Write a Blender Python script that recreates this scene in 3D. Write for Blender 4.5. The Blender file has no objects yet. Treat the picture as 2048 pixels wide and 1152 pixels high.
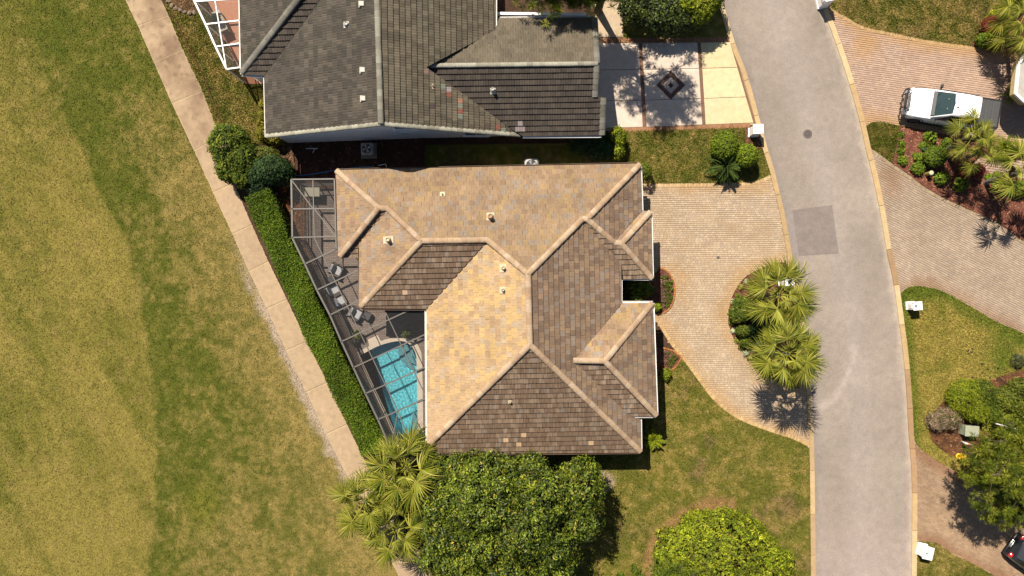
import bpy, bmesh, math, random
import numpy as np
from mathutils import Vector, Matrix
from mathutils.geometry import delaunay_2d_cdt, tessellate_polygon

# ------------------------------------------------------------------ camera, sky, sun, exposure
scene = bpy.context.scene
H = 44.0                       # flying height of the camera (m)
S = 2048.0 / 66.0              # photograph pixels per metre on the ground
cam_d = bpy.data.cameras.new('camera'); cam_d.lens = 24.0; cam_d.sensor_width = 36.0
cam_d.clip_start = 0.5; cam_d.clip_end = 3000.0
cam = bpy.data.objects.new('camera', cam_d); cam.location = (0, 0, H); cam.rotation_euler = (0, 0, 0)
scene.collection.objects.link(cam); scene.camera = cam

SUN_EL = math.radians(53.0)
SUN_XY = Vector((-0.52, 0.854)).normalized()          # towards the sun (upper left of the picture)
world = bpy.data.worlds.new('World'); scene.world = world; world.use_nodes = True
wn = world.node_tree.nodes; wl = world.node_tree.links
for n in list(wn): wn.remove(n)
sky = wn.new('ShaderNodeTexSky'); sky.sky_type = 'NISHITA'; sky.sun_disc = False
sky.sun_elevation = SUN_EL; sky.sun_rotation = math.atan2(SUN_XY.x, SUN_XY.y) % (2 * math.pi)
bg = wn.new('ShaderNodeBackground'); bg.inputs['Strength'].default_value = 0.05
wo = wn.new('ShaderNodeOutputWorld')
wl.new(sky.outputs[0], bg.inputs['Color']); wl.new(bg.outputs[0], wo.inputs['Surface'])

sun_d = bpy.data.lights.new('sun', 'SUN'); sun_d.energy = 5.0; sun_d.angle = math.radians(0.5)
sun_d.color = (1.0, 0.91, 0.78)
sun = bpy.data.objects.new('sun', sun_d); scene.collection.objects.link(sun)
sd = Vector((-SUN_XY.x * math.cos(SUN_EL), -SUN_XY.y * math.cos(SUN_EL), -math.sin(SUN_EL)))
sun.rotation_euler = sd.to_track_quat('-Z', 'Y').to_euler(); sun.location = (-15, 25, 60)

scene.view_settings.view_transform = 'Standard'; scene.view_settings.look = 'None'
scene.view_settings.gamma = 1.0; scene.view_settings.use_curve_mapping = False
scene.view_settings.exposure = 0.95
scene.render.engine = 'CYCLES'
scene.cycles.max_bounces = 10; scene.cycles.diffuse_bounces = 4; scene.cycles.glossy_bounces = 3
scene.cycles.transmission_bounces = 8; scene.cycles.transparent_max_bounces = 24
scene.cycles.use_denoising = True
scene.cycles.caustics_refractive = True; scene.cycles.caustics_reflective = False

# ------------------------------------------------------------------ helpers
random.seed(11); rng = np.random.default_rng(11)
COL = scene.collection
WM = {}

def W(px, py, z=0.0):
    k = (H - z) / (H * S)
    return Vector(((px - 1024.0) * k, (576.0 - py) * k, z))

def PX(x, y):                                   # ground point -> photograph pixel (numpy friendly)
    return x * S + 1024.0, 576.0 - y * S

def lin(c):
    c = np.asarray(c, float) / 255.0
    return np.where(c <= 0.04045, c / 12.92, ((c + 0.055) / 1.055) ** 2.4)

GAIN = np.array((2.10, 1.90, 1.70))
def C(r, g, b, f=1.0):                          # base colour of a flat sunlit surface that shows as r,g,b
    return tuple(float(v) for v in np.clip(lin((r, g, b)) / GAIN / f, 0.002, 0.85))

def tag(o, label=None, cat=None, group=None, kind=None):
    if label: o['label'] = label
    if cat: o['category'] = cat
    if group: o['group'] = group
    if kind: o['kind'] = kind
    return o

def link(o, parent=None, world_m=None):
    COL.objects.link(o)
    wm = world_m if world_m is not None else Matrix.Identity(4)
    if parent is not None:
        o.parent = parent
        o.matrix_parent_inverse = WM[parent.name].inverted()
    o.matrix_basis = wm
    WM[o.name] = wm.copy()
    return o

def thing(name, label, cat, loc, group=None):
    o = bpy.data.objects.new(name, None); o.empty_display_size = 0.3
    link(o, None, Matrix.Translation(Vector(loc)))
    return tag(o, label, cat, group)

def obj(name, mesh, mat=None, parent=None, m=None, **kw):
    o = bpy.data.objects.new(name, mesh)
    if mat is not None and len(mesh.materials) == 0: mesh.materials.append(mat)
    link(o, parent, m)
    return tag(o, **kw)

def np_mesh(name, V, F, col=None, smooth=False):
    V = np.ascontiguousarray(V, dtype=np.float32); F = np.ascontiguousarray(F, dtype=np.int32)
    me = bpy.data.meshes.new(name)
    m, k = F.shape
    me.vertices.add(len(V)); me.vertices.foreach_set('co', V.ravel())
    me.loops.add(m * k); me.loops.foreach_set('vertex_index', F.ravel())
    me.polygons.add(m); me.polygons.foreach_set('loop_start', np.arange(m, dtype=np.int32) * k)
    me.polygons.foreach_set('use_smooth', np.full(m, smooth, dtype=bool))
    me.update(calc_edges=True)
    if col is not None: set_col(me, col)
    return me

def set_col(me, col):
    col = np.asarray(col, float)
    c4 = np.ones((len(me.vertices), 4), np.float32); c4[:, :3] = col
    a = me.attributes.new('tint', 'FLOAT_COLOR', 'POINT'); a.data.foreach_set('color', c4.ravel())

class MB:
    """collects polygons with a colour per vertex; build() gives ONE mesh"""
    def __init__(s): s.v = []; s.f = []; s.c = []
    def add(s, verts, faces, col=(1, 1, 1)):
        n = len(s.v); s.v += [tuple(p) for p in verts]; s.f += [[i + n for i in f] for f in faces]
        s.c += [col] * len(verts); return s
    def prism(s, pts, z0, z1, col=(1, 1, 1), bottom=False):
        n = len(pts)
        ar = sum(pts[i][0] * pts[(i + 1) % n][1] - pts[(i + 1) % n][0] * pts[i][1] for i in range(n))
        if ar < 0: pts = list(reversed(pts))
        v = [(p[0], p[1], z0) for p in pts] + [(p[0], p[1], z1) for p in pts]
        f = [[i, (i + 1) % n, n + (i + 1) % n, n + i] for i in range(n)] + [list(range(n, 2 * n))]
        if bottom: f.append(list(range(n - 1, -1, -1)))
        return s.add(v, f, col)
    def bar(s, a, b, w, h, col=(1, 1, 1), up=(0, 0, 1)):
        a = Vector(a); b = Vector(b); d = (b - a).normalized(); up = Vector(up)
        if abs(d.dot(up)) > 0.98: up = Vector((1, 0, 0))
        r = d.cross(up).normalized(); u = r.cross(d).normalized()
        o = [r * (-w / 2) + u * (-h / 2), r * (w / 2) + u * (-h / 2), r * (w / 2) + u * (h / 2), r * (-w / 2) + u * (h / 2)]
        v = [a + q for q in o] + [b + q for q in o]
        return s.add(v, [[3, 2, 1, 0], [4, 5, 6, 7], [0, 1, 5, 4], [1, 2, 6, 5], [2, 3, 7, 6], [3, 0, 4, 7]], col)
    def box(s, c, dx, dy, dz, rot=0.0, col=(1, 1, 1), bev=0.0):
        cs, sn = math.cos(rot), math.sin(rot)
        def T(x, y, z): return (c[0] + x * cs - y * sn, c[1] + x * sn + y * cs, c[2] + z)
        if bev <= 0:
            v = [T(x * dx / 2, y * dy / 2, z * dz / 2) for z in (-1, 1) for y in (-1, 1) for x in (-1, 1)]
            return s.add(v, [[0, 2, 3, 1], [4, 5, 7, 6], [0, 1, 5, 4], [1, 3, 7, 5], [3, 2, 6, 7], [2, 0, 4, 6]], col)
        b = min(bev, dx * .45, dy * .45, dz * .45)
        rings = []
        for z, ins in ((-dz / 2, b), (-dz / 2 + b, 0), (dz / 2 - b, 0), (dz / 2, b)):
            hx, hy = dx / 2 - ins, dy / 2 - ins
            cb = b * 0.7
            rings.append([T(x, y, z) for x, y in ((-hx + cb, -hy), (hx - cb, -hy), (hx, -hy + cb), (hx, hy - cb), (hx - cb, hy), (-hx + cb, hy), (-hx, hy - cb), (-hx, -hy + cb))])
        v = [p for r in rings for p in r]; f = [list(range(7, -1, -1)), list(range(24, 32))]
        for k in range(3):
            for i in range(8): f.append([k * 8 + i, k * 8 + (i + 1) % 8, k * 8 + 8 + (i + 1) % 8, k * 8 + 8 + i])
        return s.add(v, f, col)
    def tube(s, pts, rad, n=8, col=(1, 1, 1), cap=True):
        pts = [Vector(p) for p in pts]; rings = []
        for i, p in enumerate(pts):
            d = (pts[min(i + 1, len(pts) - 1)] - pts[max(i - 1, 0)]).normalized()
            u = Vector((0, 0, 1)) if abs(d.z) < 0.9 else Vector((1, 0, 0))
            r = d.cross(u).normalized(); u = r.cross(d)
            R = rad[i] if hasattr(rad, '__len__') else rad
            rings.append([p + (r * math.cos(2 * math.pi * k / n) + u * math.sin(2 * math.pi * k / n)) * R for k in range(n)])
        v = [q for r in rings for q in r]; f = []
        for i in range(len(pts) - 1):
            for k in range(n): f.append([i * n + k, i * n + (k + 1) % n, (i + 1) * n + (k + 1) % n, (i + 1) * n + k])
        if cap: f += [list(range(n - 1, -1, -1)), list(range((len(pts) - 1) * n, len(pts) * n))]
        return s.add(v, f, col)
    def lathe(s, c, prof, n=16, col=(1, 1, 1)):
        v = []; f = []
        for r, z in prof: v += [(c[0] + r * math.cos(2 * math.pi * k / n), c[1] + r * math.sin(2 * math.pi * k / n), c[2] + z) for k in range(n)]
        for i in range(len(prof) - 1):
            for k in range(n): f.append([i * n + k, i * n + (k + 1) % n, (i + 1) * n + (k + 1) % n, (i + 1) * n + k])
        f += [list(range(n - 1, -1, -1)), list(range((len(prof) - 1) * n, len(prof) * n))]
        return s.add(v, f, col)
    def mesh(s, name, smooth=False, color=False):
        me = bpy.data.meshes.new(name); me.from_pydata(s.v, [], s.f)
        if smooth: me.polygons.foreach_set('use_smooth', np.ones(len(me.polygons), bool))
        me.update()
        if color: set_col(me, np.array(s.c))
        return me
    def build(s, name, mat, parent=None, smooth=False, color=False, **kw):
        return obj(name, s.mesh(name, smooth, color), mat, parent, **kw)

def curve(pts, n=6, closed=False):               # Catmull-Rom through pixel points
    P = [np.array(p, float) for p in pts]; out = []; N = len(P)
    for i in range(N if closed else N - 1):
        p0 = P[(i - 1) % N] if closed or i > 0 else 2 * P[0] - P[1]
        p1, p2 = P[i], P[(i + 1) % N]
        p3 = P[(i + 2) % N] if closed or i + 2 < N else 2 * P[-1] - P[-2]
        for k in range(n):
            t = k / n
            out.append(tuple(0.5 * ((2 * p1) + (-p0 + p2) * t + (2 * p0 - 5 * p1 + 4 * p2 - p3) * t ** 2 + (-p0 + 3 * p1 - 3 * p2 + p3) * t ** 3)))
    if not closed: out.append(tuple(P[-1]))
    return out

def inside(poly, x, y):
    x = np.asarray(x, float); y = np.asarray(y, float); r = np.zeros(x.shape, bool); n = len(poly)
    for i in range(n):
        x0, y0 = poly[i][0], poly[i][1]; x1, y1 = poly[(i + 1) % n][0], poly[(i + 1) % n][1]
        if y0 == y1: continue
        r ^= ((y0 > y) != (y1 > y)) & (x < (x1 - x0) * (y - y0) / (y1 - y0) + x0)
    return r

def dist_line(pts, x, y):                        # distance to a polyline (numpy)
    d = np.full(np.shape(x), 1e9)
    for (x0, y0), (x1, y1) in zip(pts[:-1], pts[1:]):
        dx, dy = x1 - x0, y1 - y0; L = dx * dx + dy * dy + 1e-9
        t = np.clip(((x - x0) * dx + (y - y0) * dy) / L, 0, 1)
        d = np.minimum(d, np.hypot(x - x0 - t * dx, y - y0 - t * dy))
    return d

def vnoise(x, y, seed=0):
    xi = np.floor(x).astype(np.int64); yi = np.floor(y).astype(np.int64); fx = x - xi; fy = y - yi
    fx = fx * fx * (3 - 2 * fx); fy = fy * fy * (3 - 2 * fy)
    def h(a, b):
        n = (a * 374761393 + b * 668265263 + seed * 974634777) & 0xffffffff
        n = ((n ^ (n >> 13)) * 1274126177) & 0xffffffff
        return ((n ^ (n >> 16)) & 0xffff) / 65535.0
    return (h(xi, yi) * (1 - fx) + h(xi + 1, yi) * fx) * (1 - fy) + (h(xi, yi + 1) * (1 - fx) + h(xi + 1, yi + 1) * fx) * fy

def fbm(x, y, f, o=4, seed=0):
    r = 0; a = 1.0; t = 0
    for k in range(o):
        r = r + a * vnoise(x * f, y * f, seed + k * 17); t += a; a *= 0.55; f *= 2.03
    return r / t

def sstep(a, b, x):
    t = np.clip((x - a) / (b - a), 0, 1); return t * t * (3 - 2 * t)

def mixc(a, b, t):
    a = np.asarray(a, float); b = np.asarray(b, float); t = np.asarray(t)[..., None]
    return a * (1 - t) + b * t

# ------------------------------------------------------------------ materials
MATS = {}
def mat(name, base=None, rough=0.85, var=0.15, vscale=6.0, var2=0.0, vscale2=1.0, bump=0.0, bscale=30.0, spec=0.3, metal=0.0,
        attr=False, transl=0.0, coat=0.0, stretch=None, detail=4.0):
    if name in MATS: return MATS[name]
    m = bpy.data.materials.new(name); m.use_nodes = True; MATS[name] = m
    nt = m.node_tree; N = nt.nodes; L = nt.links
    b = N['Principled BSDF']; out = N['Material Output']
    b.inputs['Roughness'].default_value = rough; b.inputs['Metallic'].default_value = metal
    b.inputs['Specular IOR Level'].default_value = spec
    if coat: b.inputs['Coat Weight'].default_value = coat; b.inputs['Coat Roughness'].default_value = 0.08
    geo = N.new('ShaderNodeNewGeometry'); pos = geo.outputs['Position']
    if stretch:
        mp = N.new('ShaderNodeMapping'); mp.inputs['Scale'].default_value = stretch; L.new(pos, mp.inputs['Vector']); pos = mp.outputs[0]
    if attr:
        a = N.new('ShaderNodeAttribute'); a.attribute_name = 'tint'; cs = a.outputs['Color']
    else:
        rgb = N.new('ShaderNodeRGB'); rgb.outputs[0].default_value = (*base, 1); cs = rgb.outputs[0]
    def modulate(cs, scale, v, det):
        nz = N.new('ShaderNodeTexNoise'); nz.inputs['Scale'].default_value = scale; nz.inputs['Detail'].default_value = det
        nz.inputs['Roughness'].default_value = 0.65
        L.new(pos, nz.inputs['Vector'])
        mr = N.new('ShaderNodeMapRange'); mr.inputs['From Min'].default_value = 0.28; mr.inputs['From Max'].default_value = 0.72
        mr.inputs['To Min'].default_value = 1 - v; mr.inputs['To Max'].default_value = 1 + v
        L.new(nz.outputs['Fac'], mr.inputs['Value'])
        mx = N.new('ShaderNodeVectorMath'); mx.operation = 'SCALE'
        L.new(cs, mx.inputs[0]); L.new(mr.outputs[0], mx.inputs['Scale'])
        return mx.outputs[0]
    if var: cs = modulate(cs, vscale, var, detail)
    if var2: cs = modulate(cs, vscale2, var2, 3.0)
    L.new(cs, b.inputs['Base Color'])
    if bump:
        nz = N.new('ShaderNodeTexNoise'); nz.inputs['Scale'].default_value = bscale; nz.inputs['Detail'].default_value = 5
        L.new(pos, nz.inputs['Vector'])
        bp = N.new('ShaderNodeBump'); bp.inputs['Strength'].default_value = bump; bp.inputs['Distance'].default_value = 0.05
        L.new(nz.outputs['Fac'], bp.inputs['Height']); L.new(bp.outputs[0], b.inputs['Normal'])
    if transl:
        tr = N.new('ShaderNodeBsdfTranslucent'); L.new(cs, tr.inputs['Color'])
        mx = N.new('ShaderNodeMixShader'); mx.inputs[0].default_value = transl
        L.new(b.outputs[0], mx.inputs[1]); L.new(tr.outputs[0], mx.inputs[2]); L.new(mx.outputs[0], out.inputs['Surface'])
    return m

def screen_mat(name, col, opacity):
    m = bpy.data.materials.new(name); m.use_nodes = True; N = m.node_tree.nodes; L = m.node_tree.links
    b = N['Principled BSDF']; b.inputs['Base Color'].default_value = (*col, 1); b.inputs['Roughness'].default_value = 0.7
    t = N.new('ShaderNodeBsdfTransparent'); mx = N.new('ShaderNodeMixShader'); mx.inputs[0].default_value = opacity
    L.new(t.outputs[0], mx.inputs[1]); L.new(b.outputs[0], mx.inputs[2]); L.new(mx.outputs[0], N['Material Output'].inputs['Surface'])
    return m

M_grass = mat('grass', attr=True, rough=0.95, var=0.22, vscale=9.0, var2=0.32, vscale2=24.0, bump=0.8, bscale=22.0, spec=0.1, detail=6)
M_blade = mat('grass_blade', attr=True, rough=0.8, var=0, spec=0.15, transl=0.2)
M_soil = mat('soil', C(92, 66, 50), var=0.35, vscale=7, var2=.35, vscale2=.8, bump=.9, bscale=18, spec=.1)
M_mulch = mat('mulch', attr=True, rough=.95, var=0.4, vscale=14, bump=1.0, bscale=16, spec=.05)
M_chip = mat('mulch_chip', attr=True, rough=.95, var=0.1, spec=.05)
M_concrete = mat('concrete', attr=True, rough=.9, var=0.12, vscale=3, var2=.1, vscale2=14, bump=.2, bscale=40, spec=.2)
M_asphalt = mat('asphalt', attr=True, rough=.92, var=0.20, vscale=16, var2=.10, vscale2=2.2, bump=.6, bscale=40, spec=.2, detail=8)
M_paver = mat('paver', attr=True, rough=.9, var=0.14, vscale=20, var2=.10, vscale2=.7, bump=.25, bscale=50, spec=.2)
M_joint = mat('paver_joint', C(196, 160, 122), var=.3, vscale=9)
M_tile = mat('roof_tile', attr=True, rough=.85, var=0.18, vscale=9, var2=.18, vscale2=.7, bump=.25, bscale=45, spec=.25)
M_tile_s = mat('roof_tile_streaked', attr=True, rough=.9, var=0.38, vscale=1.0, var2=.16, vscale2=.8, bump=.25, bscale=40, spec=.2, stretch=(11, 1.6, 1.6))
M_felt = mat('roof_felt', (.02, .017, .014), var=.2, vscale=5)
M_stucco = mat('stucco', C(214, 196, 170), var=.08, vscale=4, bump=.3, bscale=60)
M_stucco_w = mat('stucco_white', (.80, .77, .73), var=.06, vscale=4, bump=.3, bscale=60)
M_white = mat('white_paint', (.78, .76, .72), rough=.45, var=.05, vscale=4)
M_fascia = mat('fascia_brown', C(150, 118, 92), rough=.6, var=.1, vscale=4)
M_bronze = mat('bronze_frame', C(122, 110, 96), rough=.45, var=.12, vscale=5, spec=.5)
M_glass = mat('dark_glass', (.02, .024, .028), rough=.06, var=0, spec=.6)
M_leaf = mat('leaf', attr=True, rough=.6, var=0, spec=.14, transl=.25)
M_leaf_gloss = mat('glossy_leaf', attr=True, rough=.42, var=0, spec=.22, transl=.15)
M_needle = mat('pine_needle', attr=True, rough=.6, var=0, spec=.15, transl=.2)
M_frond = mat('palm_frond', attr=True, rough=.6, var=0, spec=.12, transl=.18)
M_bark = mat('bark', C(120, 100, 82), var=.35, vscale=12, bump=.9, bscale=14)
M_trunk = mat('palm_trunk', C(150, 136, 118), var=.3, vscale=14, bump=.9, bscale=12)
M_metal = mat('galvanised', (.45, .44, .42), rough=.35, metal=.7, var=.1, vscale=5)
M_lead = mat('lead_flashing', C(235, 208, 165), rough=.6, var=.12, vscale=8)
M_black = mat('black_plastic', (.018, .018, .02), rough=.5, var=.1, vscale=6)
M_tyre = mat('tyre_rubber', (.015, .015, .015), rough=.8, var=.1, vscale=9)
M_screen = screen_mat('screen_mesh', (.05, .05, .05), .16)
M_screen_wall = screen_mat('screen_mesh_wall', (.020, .019, .018), .5)
M_rail = mat('dark_bronze', (.045, .038, .032), rough=.5, var=.1, vscale=5)
# ------------------------------------------------------------------ outlines (photograph pixels, on the ground)
POOL = [(720.5, 711), (738.5, 701), (757.7, 691.5), (780, 684.7), (798.4, 682), (812, 684), (823, 692), (830, 703), (833, 715), (834.5, 766), (836, 868), (794, 871)]
COPING = [(713, 705), (739, 692), (736, 679), (755.5, 670), (762, 682), (787, 674), (813, 674), (834, 686), (843, 705), (845, 730), (847, 876), (789, 877)]
PATH_L = [(205, -100), (240, -24), (276, 51), (308, 124), (344, 206), (388, 300), (426, 384), (465, 467), (498, 542), (534, 616), (572, 700), (613, 783), (652, 867), (696, 953), (740, 1040), (782, 1120), (822, 1200), (862, 1280), (902, 1362), (943, 1444)]
PATH_R = [(262, -120), (300, -45), (338, 31), (366, 99), (405, 181), (440, 272), (468, 365), (504, 449), (537, 522), (574, 598), (614, 682), (655, 764), (694, 848), (735, 932), (785, 1015), (835, 1100), (880, 1180), (922, 1260), (964, 1342), (1006, 1424)]
KERB_LO = [(1270, -420), (1335, -290), (1385, -160), (1415, -60), (1434, 0), (1450, 55), (1464, 100), (1480, 140), (1495, 187), (1511, 247), (1524, 295), (1538, 340), (1543, 361), (1559, 428), (1574.5, 514), (1590, 590), (1602, 670), (1610, 750), (1615, 830), (1618, 900), (1619.5, 993), (1621, 1152), (1622, 1330), (1622, 1800)]
KERB_RI = [(1430, -420), (1505, -290), (1570, -160), (1620, -60), (1640, 6), (1659.5, 56), (1684, 125), (1702.5, 185), (1719, 245), (1730, 295), (1740, 334), (1757, 412), (1772, 500), (1782, 545), (1788.6, 582), (1798, 650), (1806.6, 720), (1813, 800), (1816, 860), (1820, 910), (1823, 964), (1823, 1060), (1822, 1152), (1818, 1330), (1814, 1800)]
def shift_line(pts, d):
    P = [np.array(p, float) for p in pts]; out = []
    for i in range(len(P)):
        t = P[min(i + 1, len(P) - 1)] - P[max(i - 1, 0)]; t /= np.hypot(*t)
        out.append(tuple(P[i] + np.array([-t[1], t[0]]) * d))
    return out
KERB_LO = curve(KERB_LO, 4); KERB_RI = curve(KERB_RI, 4)
KERB_LI = shift_line(KERB_LO, -9.5); KERB_RO = shift_line(KERB_RI, -10)
def cut(line, y0, y1, rev=False):
    r = [p for p in line if y0 <= p[1] <= y1]
    return r[::-1] if rev else r

DRIVE_CURVE = curve([(1311, 640), (1340, 688), (1363, 716), (1394, 758), (1429, 803), (1474, 837), (1530, 860), (1582, 877), (1608, 889), (1619, 897)], 5)
STRIP_BOTTOM = curve([(1285, 367.5), (1440, 366), (1495, 364), (1522, 358), (1541, 349)], 5)
R1_TOP = curve([(1648, 2), (1666, 20), (1690, 33), (1715, 48), (1740, 57), (1790, 67), (1850, 80), (1942, 93), (2015, 107), (2120, 125)], 4)
R1_BOT = curve([(1730, 254), (1742, 246), (1760, 244), (1800, 252), (1850, 262), (1905, 273), (1975, 287), (2030, 297), (2120, 310)], 4)
BED_BOT = curve([(1740, 296), (1762, 311), (1783, 327), (1815, 348), (1850, 375), (1895, 400), (1940, 420), (1990, 443), (2010, 457), (2048, 482), (2120, 520)], 4)
R2_BOT = curve([(1799, 589), (1812, 577), (1830, 572), (1855, 575), (1875, 579), (1900, 590), (1930, 607), (1990, 642), (2048, 667), (2120, 700)], 4)
R3_TOP = curve([(1827, 876), (1836, 893), (1850, 905), (1880, 925), (1905, 938), (1930, 955), (1990, 985), (2120, 1040)], 4)
R3_BOT = curve([(1831, 1082), (1865, 1084), (1882, 1091), (1905, 1107), (1945, 1127), (1990, 1152), (2060, 1190)], 4)
ISLAND = curve([(1495, 551), (1467, 588), (1457.5, 629), (1464, 668), (1488, 706), (1519, 740), (1560, 765), (1598, 775), (1606, 740), (1598, 670), (1586, 590), (1574, 530), (1540, 530)], 5, True)

def sheet(name, poly, z, m, hole=None, parent=None, **kw):
    loops = [[W(*p).xy.to_3d() for p in poly]] + ([[W(*p).xy.to_3d() for p in hole]] if hole else [])
    tris = tessellate_polygon(loops); V = [q for l in loops for q in l]
    V = [(q.x, q.y, z) for q in V]
    F = []
    for t in tris:
        a, b, c = (Vector(V[i]) for i in t)
        F.append(list(t) if (b - a).cross(c - a).z > 0 else list(t)[::-1])
    me = bpy.data.meshes.new(name); me.from_pydata(V, [], F); me.update()
    return obj(name, me, m, parent, **kw)

def cdt_sheet(name, poly, z, m, colf, step=0.22, skirt=0.0, parent=None, hole=None, zf=None, **kw):
    P = [W(*p).xy for p in poly]; n = len(P)
    xs = [p.x for p in P]; ys = [p.y for p in P]
    gx, gy = np.meshgrid(np.arange(min(xs), max(xs), step), np.arange(min(ys), max(ys), step))
    gx = gx.ravel() + rng.uniform(-.3, .3, gx.size) * step; gy = gy.ravel() + rng.uniform(-.3, .3, gy.size) * step
    wp = [(p.x, p.y) for p in P]
    k = inside(wp, gx, gy) & (dist_line(wp + wp[:1], gx, gy) > step * .45)
    gx, gy = gx[k], gy[k]
    V2 = P + [Vector((a, b)) for a, b in zip(gx, gy)]
    E = [(i, (i + 1) % n) for i in range(n)]
    r = delaunay_2d_cdt(V2, E, [], 1, 1e-5)
    V = np.array([(v.x, v.y) for v in r[0]]); F = np.array([f for f in r[2] if len(f) == 3])
    cx = V[F].mean(1); F = F[inside(wp, cx[:, 0], cx[:, 1])]
    a, b, c = V[F[:, 0]], V[F[:, 1]], V[F[:, 2]]
    ccw = (b[:, 0] - a[:, 0]) * (c[:, 1] - a[:, 1]) - (b[:, 1] - a[:, 1]) * (c[:, 0] - a[:, 0]) > 0
    F[~ccw] = F[~ccw][:, ::-1]
    zz = np.full(len(V), z) if zf is None else z + zf(V[:, 0], V[:, 1])
    me = np_mesh(name, np.column_stack([V, zz]), F, colf(V[:, 0], V[:, 1]), smooth=True)
    return obj(name, me, m, parent, **kw)

# ---- lawn colour: green, straw and bare patches, each with its own shape
G_DARK = C(92, 98, 28); G_MID = C(119, 113, 42); G_YEL = C(154, 134, 54); STRAW = C(180, 147, 84); BARE = C(206, 176, 146); LIGHT = C(157, 137, 64)
MOWN = curve([(20, -120), (50, 0), (78, 78), (110, 198), (156, 276), (193, 365), (250, 480), (271, 562), (282, 610), (298, 688), (311, 817), (313, 930), (311, 1022), (296, 1152), (270, 1300)], 4)
def fairway_col(x, y):
    u, v = PX(x, y)
    mv = np.array([p[1] for p in MOWN]); mu = np.array([p[0] for p in MOWN])
    b = np.interp(v, mv, mu) - u + (fbm(x, y, .9, 3, 3) - .5) * 7     # >0 inside the close-mown part
    inm = sstep(-5, 10, b) * (0.35 + 0.65 * sstep(60, 420, v)) + sstep(60, 180, b) * .3
    inm = np.clip(inm, 0, 1)
    pl = np.interp(v, [p[1] for p in PATH_L], [p[0] for p in PATH_L]) - u  # distance left of the path
    n1 = fbm(x, y, .45, 4, 1); n2 = fbm(x, y, 1.7, 4, 2); n3 = fbm(x, y, 4.5, 3, 5)
    dry = np.clip(.24 + (n1 - .5) * .7 + (n2 - .5) * 1.0 + (n3 - .5) * 1.5, 0, 1)
    dry = np.clip(dry + .55 * sstep(170, 20, pl) * sstep(180, 420, v) + .18 * sstep(900, 1100, v), 0, 1)
    dry = np.clip(dry - .25 * sstep(160, 20, b * -1) * (b < 0), 0, 1)
    dry = np.clip(dry - .32 * sstep(260, 60, v), 0, 1)
    rough = mixc(mixc(G_DARK, G_MID, np.clip(n2 * 1.6 - .25, 0, 1)), STRAW, dry * .72)
    st = fbm(x * .87 + y * .5, (x * .5 - y * .87) * .16, .8, 3, 9)      # mowing lines
    gm = np.clip(.62 + (n1 - .5) * .8 + (st - .5) * 2.0 + (n3 - .5) * .5 + .25 * (n2 - .5), 0, 1)
    mown = mixc(G_MID, LIGHT, gm); mown = mixc(mown, STRAW, np.clip((n2 - .55) * 1.4, 0, .3))
    c = mixc(rough, mown, inm)
    yb = np.exp(-(((u - 405) / 32) ** 2 + ((v - 1015) / 50) ** 2) * 1.2) * np.clip(n3 * 2.2 - .4, 0, 1)
    c = mixc(c, C(128, 122, 40), np.clip(yb, 0, .8))
    sand = sstep(24, 4, pl + (n2 - .5) * 34) * sstep(450, 640, v) * sstep(1010, 930, v)
    c = mixc(c, BARE, sand * .9)
    return c * (.80 + .4 * n3[..., None])

def lawn_col(straw=.3, green=.5, seed=0, brown=.0):
    def f(x, y):
        n1 = fbm(x, y, .5, 4, 31 + seed); n2 = fbm(x, y, 1.8, 4, 41 + seed); n3 = fbm(x, y, 5, 3, 51 + seed)
        g = mixc(G_MID, G_DARK, np.clip(green * .8 + (n1 - .5) * 1.2, 0, 1)); g = mixc(g, G_YEL, np.clip((n2 - .42) * 1.8, 0, .8))
        c = mixc(g, STRAW, np.clip(straw + (n1 - .5) * .5 + (n2 - .5) * 1.2 + (n3 - .5) * 1.5, 0, .9))
        c = mixc(c, C(128, 92, 74), np.clip((n1 - .55) * 3 * brown + (n3 - .55) * brown, 0, .6))
        return c * (.82 + .36 * n3[..., None])
    return f

G = tag
BIG = [(-9000, -9000), (11000, -9000), (11000, 10000), (-9000, 10000)]
COURT = W
sheet('ground', BIG, 0.0, M_soil, hole=COPING, kind='structure', label='brown bare soil around the houses')
fair = [(-700, -100)] + PATH_L + [(-700, 1444)]
sheet('meadow', BIG, .006, mat('meadow_grass', C(122, 116, 46), rough=.95, var=.3, vscale=.6, var2=.3, vscale2=9, bump=.8, bscale=18, spec=.1), hole=[(-650, -125), (2118, -125), (2118, 1310), (-650, 1310)], kind='structure', label='grass stretching away around the houses')
cdt_sheet('fairway', fair, 0.03, M_grass, fairway_col, step=.2, kind='structure', label='mown golf fairway left of the concrete cart path')

LAWNS = {}
def lawn(key, poly, f, label, z=.05):
    LAWNS[key] = (poly, f, z)
    return cdt_sheet('lawn', poly, z, M_grass, f, step=.2, kind='structure', label=label)
NB = [(300, -90)] + PATH_R[2:6] + [(462, 300), (515, 290), (560, 284), (590, 270), (590, 169), (493, 169), (428, 38), (372, -75)]
lawn('north', NB, lawn_col(.25, .45, 1), 'narrow lawn between cart path and white screened cage')
FRONT = [(1290, 760), (1330, 748), (1340, 740), (1361, 717)] + [p for p in DRIVE_CURVE if p[1] > 717] + cut(KERB_LO, 900, 1300) + [(905, 1290)] + PATH_R[13:16][::-1] + [(735, 925), (760, 888), (900, 870), (1290, 860)]
def front_col(x, y):
    c = lawn_col(.10, .22, 4, .55)(x, y); u, v = PX(x, y)
    n = fbm(x, y, 1.5, 3, 8)
    c = mixc(c, BARE, sstep(.45, .8, n + np.exp(-((u - 1205) / 28) ** 2 - ((v - 965) / 30) ** 2) * .9 - .35) * .7)
    ring = np.abs(np.hypot((u - 1445) / 1.02, (v - 1150)) - 140)
    c = mixc(c, C(178, 130, 84), sstep(26, 4, ring + (n - .5) * 25) * .75 * (u < 1470))
    return c
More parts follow.
